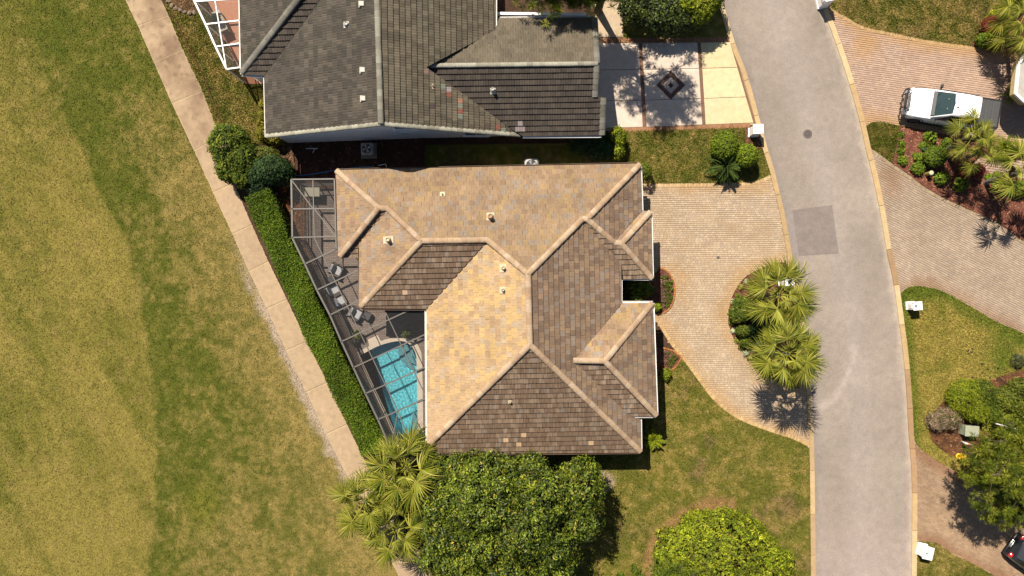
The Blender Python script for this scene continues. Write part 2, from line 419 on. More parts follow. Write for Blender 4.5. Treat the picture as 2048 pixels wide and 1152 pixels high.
lawn('front', FRONT, front_col, 'front lawn of the tan roofed house beside the curved driveway')
STRIP = [(1200, 262), (1500, 255), (1512, 258)] + cut(KERB_LO, 258, 348) + STRIP_BOTTOM[::-1] + [(1270, 367.5), (1270, 330), (1200, 330)]
lawn('strip', STRIP, lawn_col(.2, .5, 7), 'lawn strip between the cream driveway and the paver driveway')
lawn('side', [(850, 290), (1200, 286), (1200, 345), (850, 350)], lawn_col(.1, .6, 9, .8), 'shaded grass between the two houses')
lawn('tr', [(1600, -120)] + cut(KERB_RO, -120, 3) + R1_TOP[:26] + curve([(1942, 93), (1958, 66), (1985, 40), (2010, 18), (2060, -10)], 4) + [(2100, -120)], lawn_col(.3, .45, 12, .3), 'lawn above the driveway with the pickup')
lawn('wedge', R1_BOT[:13] + [(1799, 256), (1790, 300), (1783, 327)] + BED_BOT[:8][::-1] + cut(KERB_RO, 256, 294, True), lawn_col(.05, .75, 14), 'small grass wedge beside the kerb and the red mulch bed')
def right_col(x, y):
    u, v = PX(x, y); n1 = fbm(x, y, .8, 4, 171); n2 = fbm(x, y, 2.4, 4, 173); n3_ = fbm(x, y, 6, 3, 175)
    gold = mixc(C(188, 160, 78), C(164, 144, 62), np.clip(n2 * 2 - .5, 0, 1))
    e = np.minimum(dist_line(R2_BOT, u, v), dist_line(KERB_RO, u, v) * 1.3)
    g = sstep(34, 4, e + (n1 - .5) * 40) * .8 + .85 * np.exp(-((u - 2005) / 38) ** 2 - ((v - 708) / 34) ** 2) + .9 * np.exp(-((u - 1825) / 40) ** 2 - ((v - 588) / 22) ** 2) + np.clip((n1 - .58) * 2.2, 0, .5)
    return mixc(gold, C(112, 122, 36), np.clip(g + (n3_ - .5) * .5, 0, .95)) * (.84 + .32 * n3_[..., None])
lawn('right', R2_BOT + [(2120, 740), (2060, 740), (2000, 752), (1960, 768), (1900, 790), (1866, 825), (1856, 853), (1864, 882), (1890, 905), (1915, 915), (1960, 912), (2120, 960)] + [p for p in R3_TOP if p[0] < 2000][::-1] + cut(KERB_RO, 592, 876, True), right_col, 'straw coloured lawn with white letter box right of the road')
lawn('br', R3_BOT + [(2060, 1330)] + cut(KERB_RO, 1083, 1330, True), lawn_col(.15, .45, 19), 'lawn at the lower right below the paver driveway')
lawn('treebed', [(1245, -120), (1390, -120)] + cut(KERB_LO, -110, 78) + [(1456, 76), (1245, 78)], lawn_col(.2, .55, 21), 'grass under the dark tree above the cream driveway')

# ---- mulch beds
RED1 = C(158, 96, 74); RED2 = C(118, 70, 56); BRN1 = C(120, 82, 60); BRN2 = C(84, 56, 42)
def mulch_col(a, b, seed):
    def f(x, y): return mixc(a, b, np.clip(fbm(x, y, 3.2, 4, seed) * 2 - .5, 0, 1)) * (.7 + .6 * vnoise(x * 9, y * 9, seed)[..., None])
    return f
BEDS = []
def bed(poly, a, b, seed, label, z=.06, chips=0, parent=None):
    o = cdt_sheet('mulch_bed', poly, z, M_mulch, mulch_col(a, b, seed), step=.16, kind='structure', label=label,
                  zf=lambda x, y: .05 * fbm(x, y, 2.0, 2, seed))
    BEDS.append((poly, a, b, chips, z, o)); return o
BED_R = [p for p in R1_BOT if 1799 < p[0] < 1985] + [(1992, 300), (1960, 310), (1945, 322), (1955, 338), (1990, 350), (2120, 366)] + BED_BOT[::-1][:-8] + [(1783, 327), (1790, 300), (1799, 256)]
bed(BED_R, RED1, RED2, 61, 'red mulch bed with palms below the pickup', chips=2600)
bed(curve([(1942, 93), (1958, 66), (1985, 40), (2010, 18), (2060, -10)], 4) + [(2120, 20), (2035, 95), (2015, 107), (1980, 100)], C(150, 92, 66), RED2, 62, 'red mulch bed in the top right corner', chips=500)
bed([(1992, 290), (2120, 306), (2120, 330), (2048, 322), (2000, 318)], BRN1, RED2, 63, 'planted bed between the pickup driveway and the walkway', chips=200)
bed(curve([(1900, 790), (1866, 825), (1856, 853), (1864, 882), (1890, 905), (1915, 916), (1960, 914), (2040, 930), (2120, 960), (2120, 740), (2060, 735), (2000, 752), (1960, 768)], 4, True), C(140, 92, 58), BRN2, 64, 'brown mulch bed with the yellow hydrant', chips=1200)
ISL = bed(ISLAND, C(128, 84, 64), RED2, 65, 'oval planting bed with two palms beside the road', chips=700)
bed([(1270, 548), (1312, 545)] + curve([(1318, 536), (1332, 543), (1343, 560), (1347, 582), (1342, 605), (1330, 621), (1309, 628)], 4) + [(1270, 628)], C(132, 88, 68), RED2, 66, 'half round flower bed at the house entrance', chips=250)
bed([(1290, 690), (1325, 697), (1345, 703), (1361, 714), (1352, 730), (1339, 741), (1290, 752)], C(132, 88, 68), RED2, 67, 'small wedge flower bed beside the house', chips=120)
bed([(1488, 255), (1512, 252), (1524, 295), (1505, 305), (1490, 285)], C(140, 92, 62), RED2, 68, 'mulch patch at the white letter box', chips=150)
bed([(545, 300), (560, 284), (586, 286), (590, 350), (560, 362), (520, 340), (500, 300)], C(140, 100, 74), BRN2, 69, 'brown mulch under the shrubs beside the cart path', chips=500, z=.062)
bed(curve([(340, -60), (335, -8), (345, 8), (366, 20), (392, 26), (398, 4), (372, -60)], 3, True), C(140, 104, 74), BRN2, 70, 'stone edged bed at the top beside the cart path', chips=200)
bed([(560, 362), (612, 372), (612, 484), (640, 545), (560, 440)], C(160, 98, 50), BRN2, 71, 'orange brown mulch behind the clipped hedge', chips=400, z=.058)
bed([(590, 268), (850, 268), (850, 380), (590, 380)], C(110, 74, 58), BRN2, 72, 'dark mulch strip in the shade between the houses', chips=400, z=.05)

def chips_mesh(name, poly, n, a, b, z, size=(.05, .16), parent=None, label=None):
    P = [W(*p).xy for p in poly]; xs = [p.x for p in P]; ys = [p.y for p in P]
    x = rng.uniform(min(xs), max(xs), n * 3); y = rng.uniform(min(ys), max(ys), n * 3)
    k = inside([(p.x, p.y) for p in P], x, y); x, y = x[k][:n], y[k][:n]; n = len(x)
    L = rng.uniform(*size, n); th = rng.uniform(0, np.pi, n); w = L * rng.uniform(.2, .45, n); t = rng.uniform(-.5, .5, n)
    dx, dy = np.cos(th) * L / 2, np.sin(th) * L / 2; ex, ey = -np.sin(th) * w / 2, np.cos(th) * w / 2
    zz = z + rng.uniform(.035, .075, n)
    V = np.stack([np.column_stack([x + sx * dx + sy * ex, y + sx * dy + sy * ey, zz + sx * t * L / 2]) for sx, sy in ((-1, -1), (1, -1), (1, 1), (-1, 1))], 1).reshape(-1, 3)
    F = np.arange(n * 4).reshape(-1, 4)
    c = mixc(a, b, rng.uniform(0, 1, n)) * rng.uniform(.5, 1.7, (n, 1))
    return obj(name, np_mesh(name, V, F, np.repeat(c, 4, 0)), M_chip, parent, kind='stuff', label=label)
for poly, a, b, n, z, o in BEDS:
    if n: chips_mesh('mulch_chips', poly, n, np.array(a) * .55 + np.array(C(206, 168, 116)) * .45, b, z, parent=o)

# ---- grass blades over the lawns and the fairway
def blades(name, poly, colf, n, z, hgt, label, lo=.62, hi=1.85):
    P = [W(*p).xy for p in poly]; wp = [(p.x, p.y) for p in P]; xs = np.clip([p[0] for p in wp], -34.5, 34.5); ys = np.clip([p[1] for p in wp], -19.5, 19.5)
    m = int(n * 1.0); x = rng.uniform(xs.min(), xs.max(), m * 3); y = rng.uniform(ys.min(), ys.max(), m * 3)
    k = inside(wp, x, y); x, y = x[k][:m], y[k][:m]; m = len(x)
    th = rng.uniform(0, 2 * np.pi, m); w = rng.uniform(.02, .045, m); h = rng.uniform(.5, 1, m) * hgt; ln = rng.uniform(.2, 1.3, m) * h
    V = np.empty((m, 3, 3)); c, s = np.cos(th), np.sin(th); la = th + rng.uniform(.6, 2.5, m)
    V[:, 0] = np.column_stack([x - c * w, y - s * w, np.full(m, z)]); V[:, 1] = np.column_stack([x + c * w, y + s * w, np.full(m, z)])
    V[:, 2] = np.column_stack([x + np.cos(la) * ln, y + np.sin(la) * ln, z + h])
    col = colf(x, y) * rng.uniform(lo, hi, (m, 1))
    return obj(name, np_mesh(name, V.reshape(-1, 3), np.arange(m * 3).reshape(-1, 3), np.repeat(col, 3, 0)), M_blade, None, kind='stuff', label=label)
blades('fairway_grass', fair, fairway_col, 150000, .03, .05, 'short blades of grass on the golf fairway', .75, 1.5)
for k, n in (('front', 90000), ('strip', 16000), ('north', 22000), ('tr', 20000), ('right', 36000), ('br', 6000), ('wedge', 4000)):
    blades('lawn_grass', LAWNS[k][0], LAWNS[k][1], n, LAWNS[k][2], .085, 'blades of grass on the ' + {'front': 'front lawn', 'strip': 'lawn strip between the driveways', 'north': 'lawn by the white cage', 'tr': 'lawn above the pickup', 'right': 'straw coloured right lawn', 'br': 'lower right lawn', 'wedge': 'grass wedge by the kerb'}[k])

# ---- cart path: separate concrete slabs
path = sheet('cart_path', PATH_L + PATH_R[::-1], .028, M_soil, kind='structure', label='concrete golf cart path with slab joints')
for i in range(len(PATH_L) - 1):
    q = [np.array(p, float) for p in (PATH_L[i], PATH_R[i], PATH_R[i + 1], PATH_L[i + 1])]
    q[0], q[1], q[2], q[3] = q[0] + (q[3] - q[0]) * .0035, q[1] + (q[2] - q[1]) * .0035, q[2] - (q[2] - q[1]) * .0035, q[3] - (q[3] - q[0]) * .0035
    base = np.array(C(207, 171, 131)) * rng.uniform(.93, 1.05)
    nu, nv = 24, 34; V = []; 
    for a in range(nv + 1):
        for b in range(nu + 1):
            l = q[0] + (q[3] - q[0]) * a / nv; r = q[1] + (q[2] - q[1]) * a / nv; p = l + (r - l) * b / nu
            if b in (0, nu): p = p + np.array([rng.uniform(-.6, .6), rng.uniform(-.3, .3)])
            g = W(*p); V.append((g.x, g.y, .062 - (.012 if a in (0, nv) or b in (0, nu) else 0)))
    V = np.array(V); n0 = len(V)
    F = [[a * (nu + 1) + b, a * (nu + 1) + b + 1, (a + 1) * (nu + 1) + b + 1, (a + 1) * (nu + 1) + b][::-1] for a in range(nv) for b in range(nu)]
    u, v = PX(V[:, 0], V[:, 1]); top = sstep(420, 150, v)
    t = np.tile(np.arange(nu + 1) / nu, nv + 1); ta = np.repeat(np.arange(nv + 1) / nv, nu + 1)
    n1 = fbm(V[:, 0], V[:, 1], .9, 4, 81); n2 = fbm(V[:, 0], V[:, 1], 3.5, 3, 83)
    stain = np.clip(.22 + (n1 - .5) * 1.7 + .45 * sstep(.35, .6, t), 0, 1) * (.12 + .80 * top)
    c = mixc(base, C(150, 116, 88), stain); c = mixc(c, C(120, 92, 70), np.clip((n2 - .6) * 2.5, 0, .5) * (.3 + .7 * top))
    ed = np.minimum(np.minimum(t, 1 - t) * 2.3, np.minimum(ta, 1 - ta) * 3)
    c = mixc(c, C(232, 196, 146), sstep(.10, .02, ed) * .45)
    me = np_mesh('slab', V, np.array(F), c); obj('slab', me, M_concrete, path)

# ---- road and kerbs
def road_col(x, y):
    u, v = PX(x, y)
    li = np.interp(v, [p[1] for p in KERB_LI], [p[0] for p in KERB_LI]); ri = np.interp(v, [p[1] for p in KERB_RI], [p[0] for p in KERB_RI])
    t = (u - li) / (ri - li); n1 = fbm(x, y, .35, 4, 91); n2 = fbm(x, y, 2.2, 4, 93)
    c = mixc(C(168, 148, 129), C(190, 168, 147), np.clip(.5 + (n1 - .5) * 1.6, 0, 1))
    c = mixc(c, C(200, 178, 162), sstep(.26, .5, t) * sstep(.75, .5, t) * .35)
    c = mixc(c, C(152, 136, 128), sstep(.08, .0, t) * .5)
    c = mixc(c, C(220, 194, 166), sstep(.945, .995, t + (n2 - .5) * .05) * .75)
    arc = np.abs(np.hypot((u - 1560), (v - 690)) - 150); c = mixc(c, C(212, 188, 170), sstep(7, 2, arc) * (u > 1640) * (v > 690) * .7)
    c = mixc(c, C(206, 178, 160), sstep(900, 1150, v) * .35)
    return c * (.93 + .14 * n2[..., None])
road = cdt_sheet('road', KERB_LI + KERB_RI[::-1], .02, M_asphalt, road_col, step=.3, kind='structure', label='grey asphalt street curving past the driveways')
cdt_sheet('asphalt_patch', [(1584, 420), (1664, 410), (1677, 507), (1597, 512)], .026, M_asphalt, lambda x, y: mixc(C(152, 133, 120), C(168, 148, 134), fbm(x, y, 2.5, 3, 97)), step=.2, parent=road, label='darker square of newer asphalt')
cdt_sheet('asphalt_patch', [(1575, 425), (1583, 421), (1596, 512), (1588, 516)], .0245, M_asphalt, lambda x, y: mixc(C(180, 160, 148), C(166, 147, 136), fbm(x, y, 2.5, 3, 98)), step=.2, parent=road, label='pale strip beside the asphalt square')
def kerbs(inner, outer, cols):
    acc = 0; i0 = 0
    for i in range(len(inner) - 1):
        acc += math.hypot(inner[i + 1][0] - inner[i][0], inner[i + 1][1] - inner[i][1])
        if acc > 72 or i == len(inner) - 2:
            a = [W(*p).xy for p in inner[i0:i + 2]]; b = [W(*p).xy for p in outer[i0:i + 2]]
            for L in (a, b):
                L[0] = L[0] + (L[1] - L[0]).normalized() * .012; L[-1] = L[-1] - (L[-1] - L[-2]).normalized() * .012
            mb = MB(); c = tuple(np.array(cols[random.randrange(len(cols))]) * random.uniform(.9, 1.1)); n = len(a)
            v = [(p.x, p.y, 0) for p in a] + [(p.x, p.y, .075) for p in a] + [(p.x, p.y, .085) for p in b] + [(p.x, p.y, 0) for p in b]
            f = []
            for k in range(n - 1):
                for r in range(3): f.append([r * n + k, r * n + k + 1, (r + 1) * n + k + 1, (r + 1) * n + k])
            f += [[0, n, 2 * n, 3 * n], [n - 1, 2 * n - 1, 3 * n - 1, 4 * n - 1][::-1]]
            mb.add(v, f, c)
            me = mb.mesh('kerb_stone', color=True); bm = bmesh.new(); bm.from_mesh(me); bmesh.ops.recalc_face_normals(bm, faces=bm.faces); bm.to_mesh(me); bm.free()
            obj('kerb_stone', me, M_concrete, road)
            acc = 0; i0 = i + 1
kerbs(KERB_LI, KERB_LO, [C(236, 200, 146), C(226, 186, 130), C(214, 174, 122)])
kerbs(KERB_RI, KERB_RO, [C(232, 196, 142), C(218, 178, 124), C(194, 152, 108)])

# ---- paver driveways: real pavers with recessed joints
def pavers(name, poly, ang, L, Wd, pal, colf, z, parent, jit=1.0):
    P = [W(*p).xy for p in poly]; wp = [(p.x, p.y) for p in P]
    ca, sa = math.cos(ang), math.sin(ang)
    A = [(x * ca + y * sa, -x * sa + y * ca) for x, y in wp]
    a0, a1 = min(p[0] for p in A), max(p[0] for p in A); b0, b1 = min(p[1] for p in A), max(p[1] for p in A)
    rows = np.arange(b0, b1, Wd); ca_, cb_, cl_ = [], [], []
    for j, b in enumerate(rows):
        ln = rng.choice([L, L * .66, L * 1.3], int((a1 - a0) / L * 1.25) + 4, p=[.62, .2, .18]); e = a0 - rng.uniform(0, L) + np.concatenate([[0], np.cumsum(ln)])
        ca_.append((e[1:] + e[:-1]) / 2); cl_.append(ln); cb_.append(np.full(len(ln), b + Wd / 2))
    a = np.concatenate(ca_); b = np.concatenate(cb_); l = np.concatenate(cl_)
    x = a * ca - b * sa; y = a * sa + b * ca
    k = inside(wp, x, y); a, b, l, x, y = a[k], b[k], l[k], x[k], y[k]; n = len(a)
    g = .006; hl, hw = l / 2 - g, np.full(n, Wd / 2 - g); zt = z + rng.uniform(-.003, .003, n) * jit
    th = rng.normal(0, .012, n) * jit
    def ring(ins, zz):
        out = []
        for sx, sy in ((-1, -1), (1, -1), (1, 1), (-1, 1)):
            ox, oy = sx * (hl - ins), sy * (hw - ins); ox, oy = ox - oy * th, oy + ox * th
            aa, bb = a + ox, b + oy
            out.append(np.column_stack([aa * ca - bb * sa, aa * sa + bb * ca, zz]))
        return out
    V = np.stack(ring(0, zt - .022) + ring(.012, zt), 1).reshape(-1, 3)
    base = np.arange(n)[:, None, None] * 8
    F = (base + np.array([[4, 5, 6, 7], [0, 1, 5, 4], [1, 2, 6, 5], [2, 3, 7, 6], [3, 0, 4, 7]])[None]).reshape(-1, 4)
    pal = np.array(pal); c = pal[rng.integers(0, len(pal), n)] * rng.uniform(.96, 1.04, (n, 1))
    c = colf(c, x, y)
    return obj(name, np_mesh(name, V, F, np.repeat(c, 8, 0)), M_paver, parent, kind='stuff')

RUST = np.array(C(216, 158, 82))
def main_pav(c, x, y):
    u, v = PX(x, y); n = fbm(x, y, .8, 4, 111)
    d = np.minimum(dist_line(DRIVE_CURVE, u, v), dist_line(ISLAND + ISLAND[:1], u, v) * 1.0)
    d = np.minimum(d, dist_line(STRIP_BOTTOM, u, v) * 1.2); d = np.minimum(d, np.hypot(u - 1345, v - 570) * .6)
    c = mixc(c, RUST, sstep(36, 2, d + (n - .5) * 40)[...] * .45)
    c = mixc(c, np.array(C(208, 170, 128)), np.clip((n - .5) * 2, 0, .5))
    return c
DRIVE = [(1262, 367)] + STRIP_BOTTOM + cut(KERB_LO, 351, 896) + DRIVE_CURVE[::-1] + [(1262, 640)]
drv = sheet('driveway', DRIVE, .012, M_joint, kind='structure', label='tan paver driveway looping round the palm island')
pavers('paving_stones', DRIVE, .01, .235, .135, [C(220, 187, 150), C(213, 179, 142), C(226, 194, 157), C(210, 179, 147)], main_pav, .042, drv)

def border(name, line, inset, wd, ln, pal, z, parent):
    pts = [W(*p).xy for p in line]; mbv = MB(); acc = 0
    seg = []
    for p, q in zip(pts[:-1], pts[1:]): seg.append((p, q, (q - p).length))
    tot = sum(s[2] for s in seg); t = 0
    while t < tot - ln:
        u = t + ln / 2
        for p, q, L in seg:
            if u <= L: break
            u -= L
        d = (q - p).normalized(); c = p + d * u + Vector((-d.y, d.x)) * inset
        mbv.box((c.x, c.y, z - .01), ln - .016, wd, .03, math.atan2(d.y, d.x), tuple(np.array(pal[random.randrange(len(pal))]) * random.uniform(.88, 1.1)))
        t += ln
    return mbv.build(name, M_paver, parent, color=True, kind='stuff')
border('border_stones', DRIVE_CURVE, .11, .21, .11, [C(222, 178, 118), C(232, 190, 132), C(214, 166, 108)], .046, drv)
border('border_stones', STRIP_BOTTOM, -.11, .21, .11, [C(228, 186, 130), C(236, 196, 140), C(218, 172, 118)], .046, drv)

def r1_pav(c, x, y):
    u, v = PX(x, y); n = fbm(x, y, .8, 4, 121)
    d = np.minimum(dist_line(R1_TOP, u, v), dist_line(R1_BOT, u, v)); d = np.minimum(d, np.hypot((u - 1740), (v - 85)) * .7)
    return mixc(c, RUST, sstep(34, 2, d + (n - .5) * 30) * .55)
R1 = R1_TOP + [(2120, 310)] + R1_BOT[::-1] + cut(KERB_RO, 6, 250, True)
d1 = sheet('driveway', R1, .012, M_joint, kind='structure', label='pinkish paver driveway under the white pickup')
pavers('paving_stones', R1, math.radians(-8), .22, .135, [C(218, 177, 147), C(212, 170, 141), C(224, 184, 153), C(210, 172, 146)], r1_pav, .042, d1)
border('border_stones', R1_TOP, -.11, .21, .11, [C(204, 160, 104), C(214, 172, 118)], .046, d1)
def r2_pav(c, x, y):
    u, v = PX(x, y); n = fbm(x, y, .6, 4, 131)
    d = np.minimum(dist_line(R2_BOT, u, v), np.hypot(u - 1775, v - 360) * .55)
    c = mixc(c, np.array(C(160, 112, 74)), sstep(34, 2, d + (n - .5) * 40) * .6)
    return c * (.85 + .35 * n[..., None])
R2 = BED_BOT + R2_BOT[::-1] + cut(KERB_RO, 298, 586, True)
d2 = sheet('driveway', R2, .012, M_joint, kind='structure', label='greyish brown paver driveway right of the road')
pavers('paving_stones', R2, math.radians(-27), .22, .135, [C(196, 167, 138), C(191, 161, 133), C(202, 173, 144), C(188, 161, 136)], r2_pav, .042, d2)
border('border_stones', BED_BOT, -.11, .21, .11, [C(176, 146, 112), C(190, 160, 126)], .046, d2)
def r3_pav(c, x, y):
    u, v = PX(x, y); n = fbm(x, y, .6, 4, 141)
    d = np.minimum(dist_line(R3_TOP, u, v), dist_line(R3_BOT, u, v))
    return mixc(c, np.array(C(156, 100, 66)), sstep(26, 2, d + (n - .5) * 26) * .6) * (.85 + .3 * n[..., None])
R3 = R3_TOP + [(2120, 1230)] + R3_BOT[::-1] + cut(KERB_RO, 878, 1080, True)
d3 = sheet('driveway', R3, .012, M_joint, kind='structure', label='brown paver driveway in the lower right corner')
pavers('paving_stones', R3, math.radians(-24), .23, .14, [C(190, 152, 116), C(184, 146, 112), C(197, 159, 122), C(178, 142, 110)], r3_pav, .042, d3)
WALK = [(1950, 318), (2000, 318), (2048, 322), (2120, 330), (2120, 366), (1990, 350), (1955, 338), (1945, 324)]
w4 = sheet('walkway', WALK, .05, M_joint, kind='structure', label='short paver walkway between the palm beds')
pavers('paving_stones', WALK, math.radians(-8), .24, .16, [C(206, 168, 140), C(198, 156, 130), C(214, 178, 150)], lambda c, x, y: c, .125, w4)

# ---- cream concrete driveway of the grey house
gd = sheet('concrete_driveway', [(1150, 76), (1459, 74)] + cut(KERB_LO, 78, 248) + [(1511, 250), (1222, 266), (1150, 268)], .03, M_joint, kind='structure', label='cream concrete driveway with brown bands and diamond inlay')
def lerp2(t, a, b): return (a[0] + (b[0] - a[0]) * t, a[1] + (b[1] - a[1]) * t)
TOPL = {0: (1165, 87), 1: (1277, 86.5), 2: (1284, 86.5), 3: (1394, 85.5), 4: (1401, 85.5), 5: (1459, 84.5)}
BOTL = {0: (1165, 258), 1: (1285, 254.5), 2: (1293, 254.5), 3: (1404, 250), 4: (1411, 250), 5: (1506, 246)}
RB = [0, .315, .68, 1.0]
def slab(poly, z, col, name, parent, n=14, m=M_concrete):
    q = [np.array(p, float) for p in poly]; V = []; 
    for a in range(n + 1):
        for b in range(n + 1):
            l = q[0] + (q[3] - q[0]) * a / n; r = q[1] + (q[2] - q[1]) * a / n; g = W(*(l + (r - l) * b / n))
            V.append((g.x, g.y, z - (.008 if a in (0, n) or b in (0, n) else 0)))
    V = np.array(V); F = np.array([[a * (n + 1) + b, (a + 1) * (n + 1) + b, (a + 1) * (n + 1) + b + 1, a * (n + 1) + b + 1] for a in range(n) for b in range(n)])
    nz = fbm(V[:, 0], V[:, 1], 1.1, 4, 151)
    c = np.array(col)[None] * (.9 + .2 * nz[:, None]); c = mixc(c, C(206, 160, 104), np.clip((nz - .62) * 2, 0, .3))
    return obj(name, np_mesh(name, V, F, c), m, parent)
for ci, (l, r, col) in enumerate(((0, 1, C(248, 218, 190)), (2, 3, C(250, 220, 190)), (4, 5, C(250, 220, 166)))):
    for ri in range(3):
        e = .0035
        t0, t1 = RB[ri] + e, RB[ri + 1] - e
        slab([lerp2(t0, TOPL[l], BOTL[l]), lerp2(t0, TOPL[r], BOTL[r]), lerp2(t1, TOPL[r], BOTL[r]), lerp2(t1, TOPL[l], BOTL[l])], .066, np.array(col) * random.uniform(.96, 1.03), 'concrete_panel', gd)
BAND = C(150, 108, 84)
for l, r in ((1, 2), (3, 4)):
    slab([lerp2(.005, TOPL[l], BOTL[l]), lerp2(.005, TOPL[r], BOTL[r]), lerp2(.995, TOPL[r], BOTL[r]), lerp2(.995, TOPL[l], BOTL[l])], .063, BAND, 'brown_band', gd, 6)
slab([(1460, 86), (1463, 86), (1511, 246), (1507, 247)], .06, BAND, 'brown_band', gd, 6)
def brick_row(p0, p1, n, hgt):
    p0 = np.array(p0, float); p1 = np.array(p1, float)
    for i in range(n):
        a = p0 + (p1 - p0) * (i + .07) / n; b = p0 + (p1 - p0) * (i + .93) / n
        c = np.array(C(178, 124, 84)) * random.uniform(.82, 1.15)
        mb = MB(); mb.prism([W(*q).xy for q in (a, b, b + (0, hgt), a + (0, hgt))], .02, .066 + random.uniform(-.004, .004), tuple(c)); mb.build('brick', M_paver, gd, color=True)
brick_row((1190, 77.5), (1459, 75), 33, 8.5); brick_row((1222, 256.5), (1500, 247), 33, 8.5)
# diamond inlay
cx, cy, R = 1341, 171, 29
def dia(r): return [(cx, cy - r * 1.0), (cx + r, cy), (cx, cy + r), (cx - r, cy)]
def ring4(r0, r1, z, col, nm):
    o, i_ = dia(r0), dia(r1)
    for k in range(4):
        mb = MB(); mb.prism([W(*q).xy for q in (o[k], o[(k + 1) % 4], i_[(k + 1) % 4], i_[k])], .03, z, col); mb.build(nm, M_paver, gd, color=True)
ring4(29, 19.5, .072, C(118, 84, 70), 'inlay_band'); ring4(19, 17, .0715, C(60, 48, 46), 'inlay_line')
mb = MB(); mb.prism([W(*q).xy for q in dia(16.8)], .03, .0725, C(226, 196, 170)); mb.build('inlay_field', M_paver, gd, color=True)
mb = MB(); mb.prism([W(*q).xy for q in [(1341, 165), (1346.5, 171.5), (1341, 177), (1335.5, 171)]], .03, .077, C(70, 56, 54)); mb.build('inlay_centre', M_paver, gd, color=True)
slab([(1190, -60), (1246, -60), (1246, 74), (1190, 75)], .055, C(222, 190, 150), 'concrete_panel', gd, 8)
# ------------------------------------------------------------------ roofs
Q = 5 / 12.0
class Plane:
    def __init__(s, ref, z, down, q=Q):
        s.d = Vector(down).normalized(); s.q = q
        p = W(ref[0], ref[1], z) if not isinstance(ref, Vector) else ref
        s.p = p; s.k = p.z + q * (p.x * s.d.x + p.y * s.d.y)
        c = 1 / math.sqrt(1 + q * q)
        s.e = Vector((-s.d.y, s.d.x, 0)); s.up = Vector((-s.d.x * c, -s.d.y * c, q * c)); s.n = s.e.cross(s.up)
        if s.n.z < 0: s.e = -s.e; s.n = s.e.cross(s.up)
    def at(s, px, py):
        g = W(px, py); t = (H - s.k) / (H - s.q * (g.x * s.d.x + g.y * s.d.y))
        return Vector((t * g.x, t * g.y, H * (1 - t)))
    def z(s, x, y): return s.k - s.q * (x * s.d.x + y * s.d.y)
    def ab(s, v): r = v - s.p; return (r.dot(s.e), r.dot(s.up))
    def xyz(s, a, b, h): return s.p + s.e * a + s.up * b + s.n * h
    def mtx(s, a, b):
        o = s.xyz(a, b, 0)
        return Matrix(((s.e.x, s.up.x, s.n.x, o.x), (s.e.y, s.up.y, s.n.y, o.y), (s.e.z, s.up.z, s.n.z, o.z), (0, 0, 0, 1)))

def clip_rect(poly, a0, a1, b0, b1):
    for ax, lim, sg in ((0, a0, 1), (0, a1, -1), (1, b0, 1), (1, b1, -1)):
        out = []
        for i in range(len(poly)):
            p, q = poly[i], poly[(i + 1) % len(poly)]
            ip, iq = sg * (p[ax] - lim) >= 0, sg * (q[ax] - lim) >= 0
            if ip: out.append(p)
            if ip != iq:
                t = (lim - p[ax]) / (q[ax] - p[ax]); out.append((p[0] + t * (q[0] - p[0]), p[1] + t * (q[1] - p[1])))
        poly = out
        if not poly: return []
    return poly
def area(p): return abs(sum(p[i][0] * p[(i + 1) % len(p)][1] - p[(i + 1) % len(p)][0] * p[i][1] for i in range(len(p)))) / 2

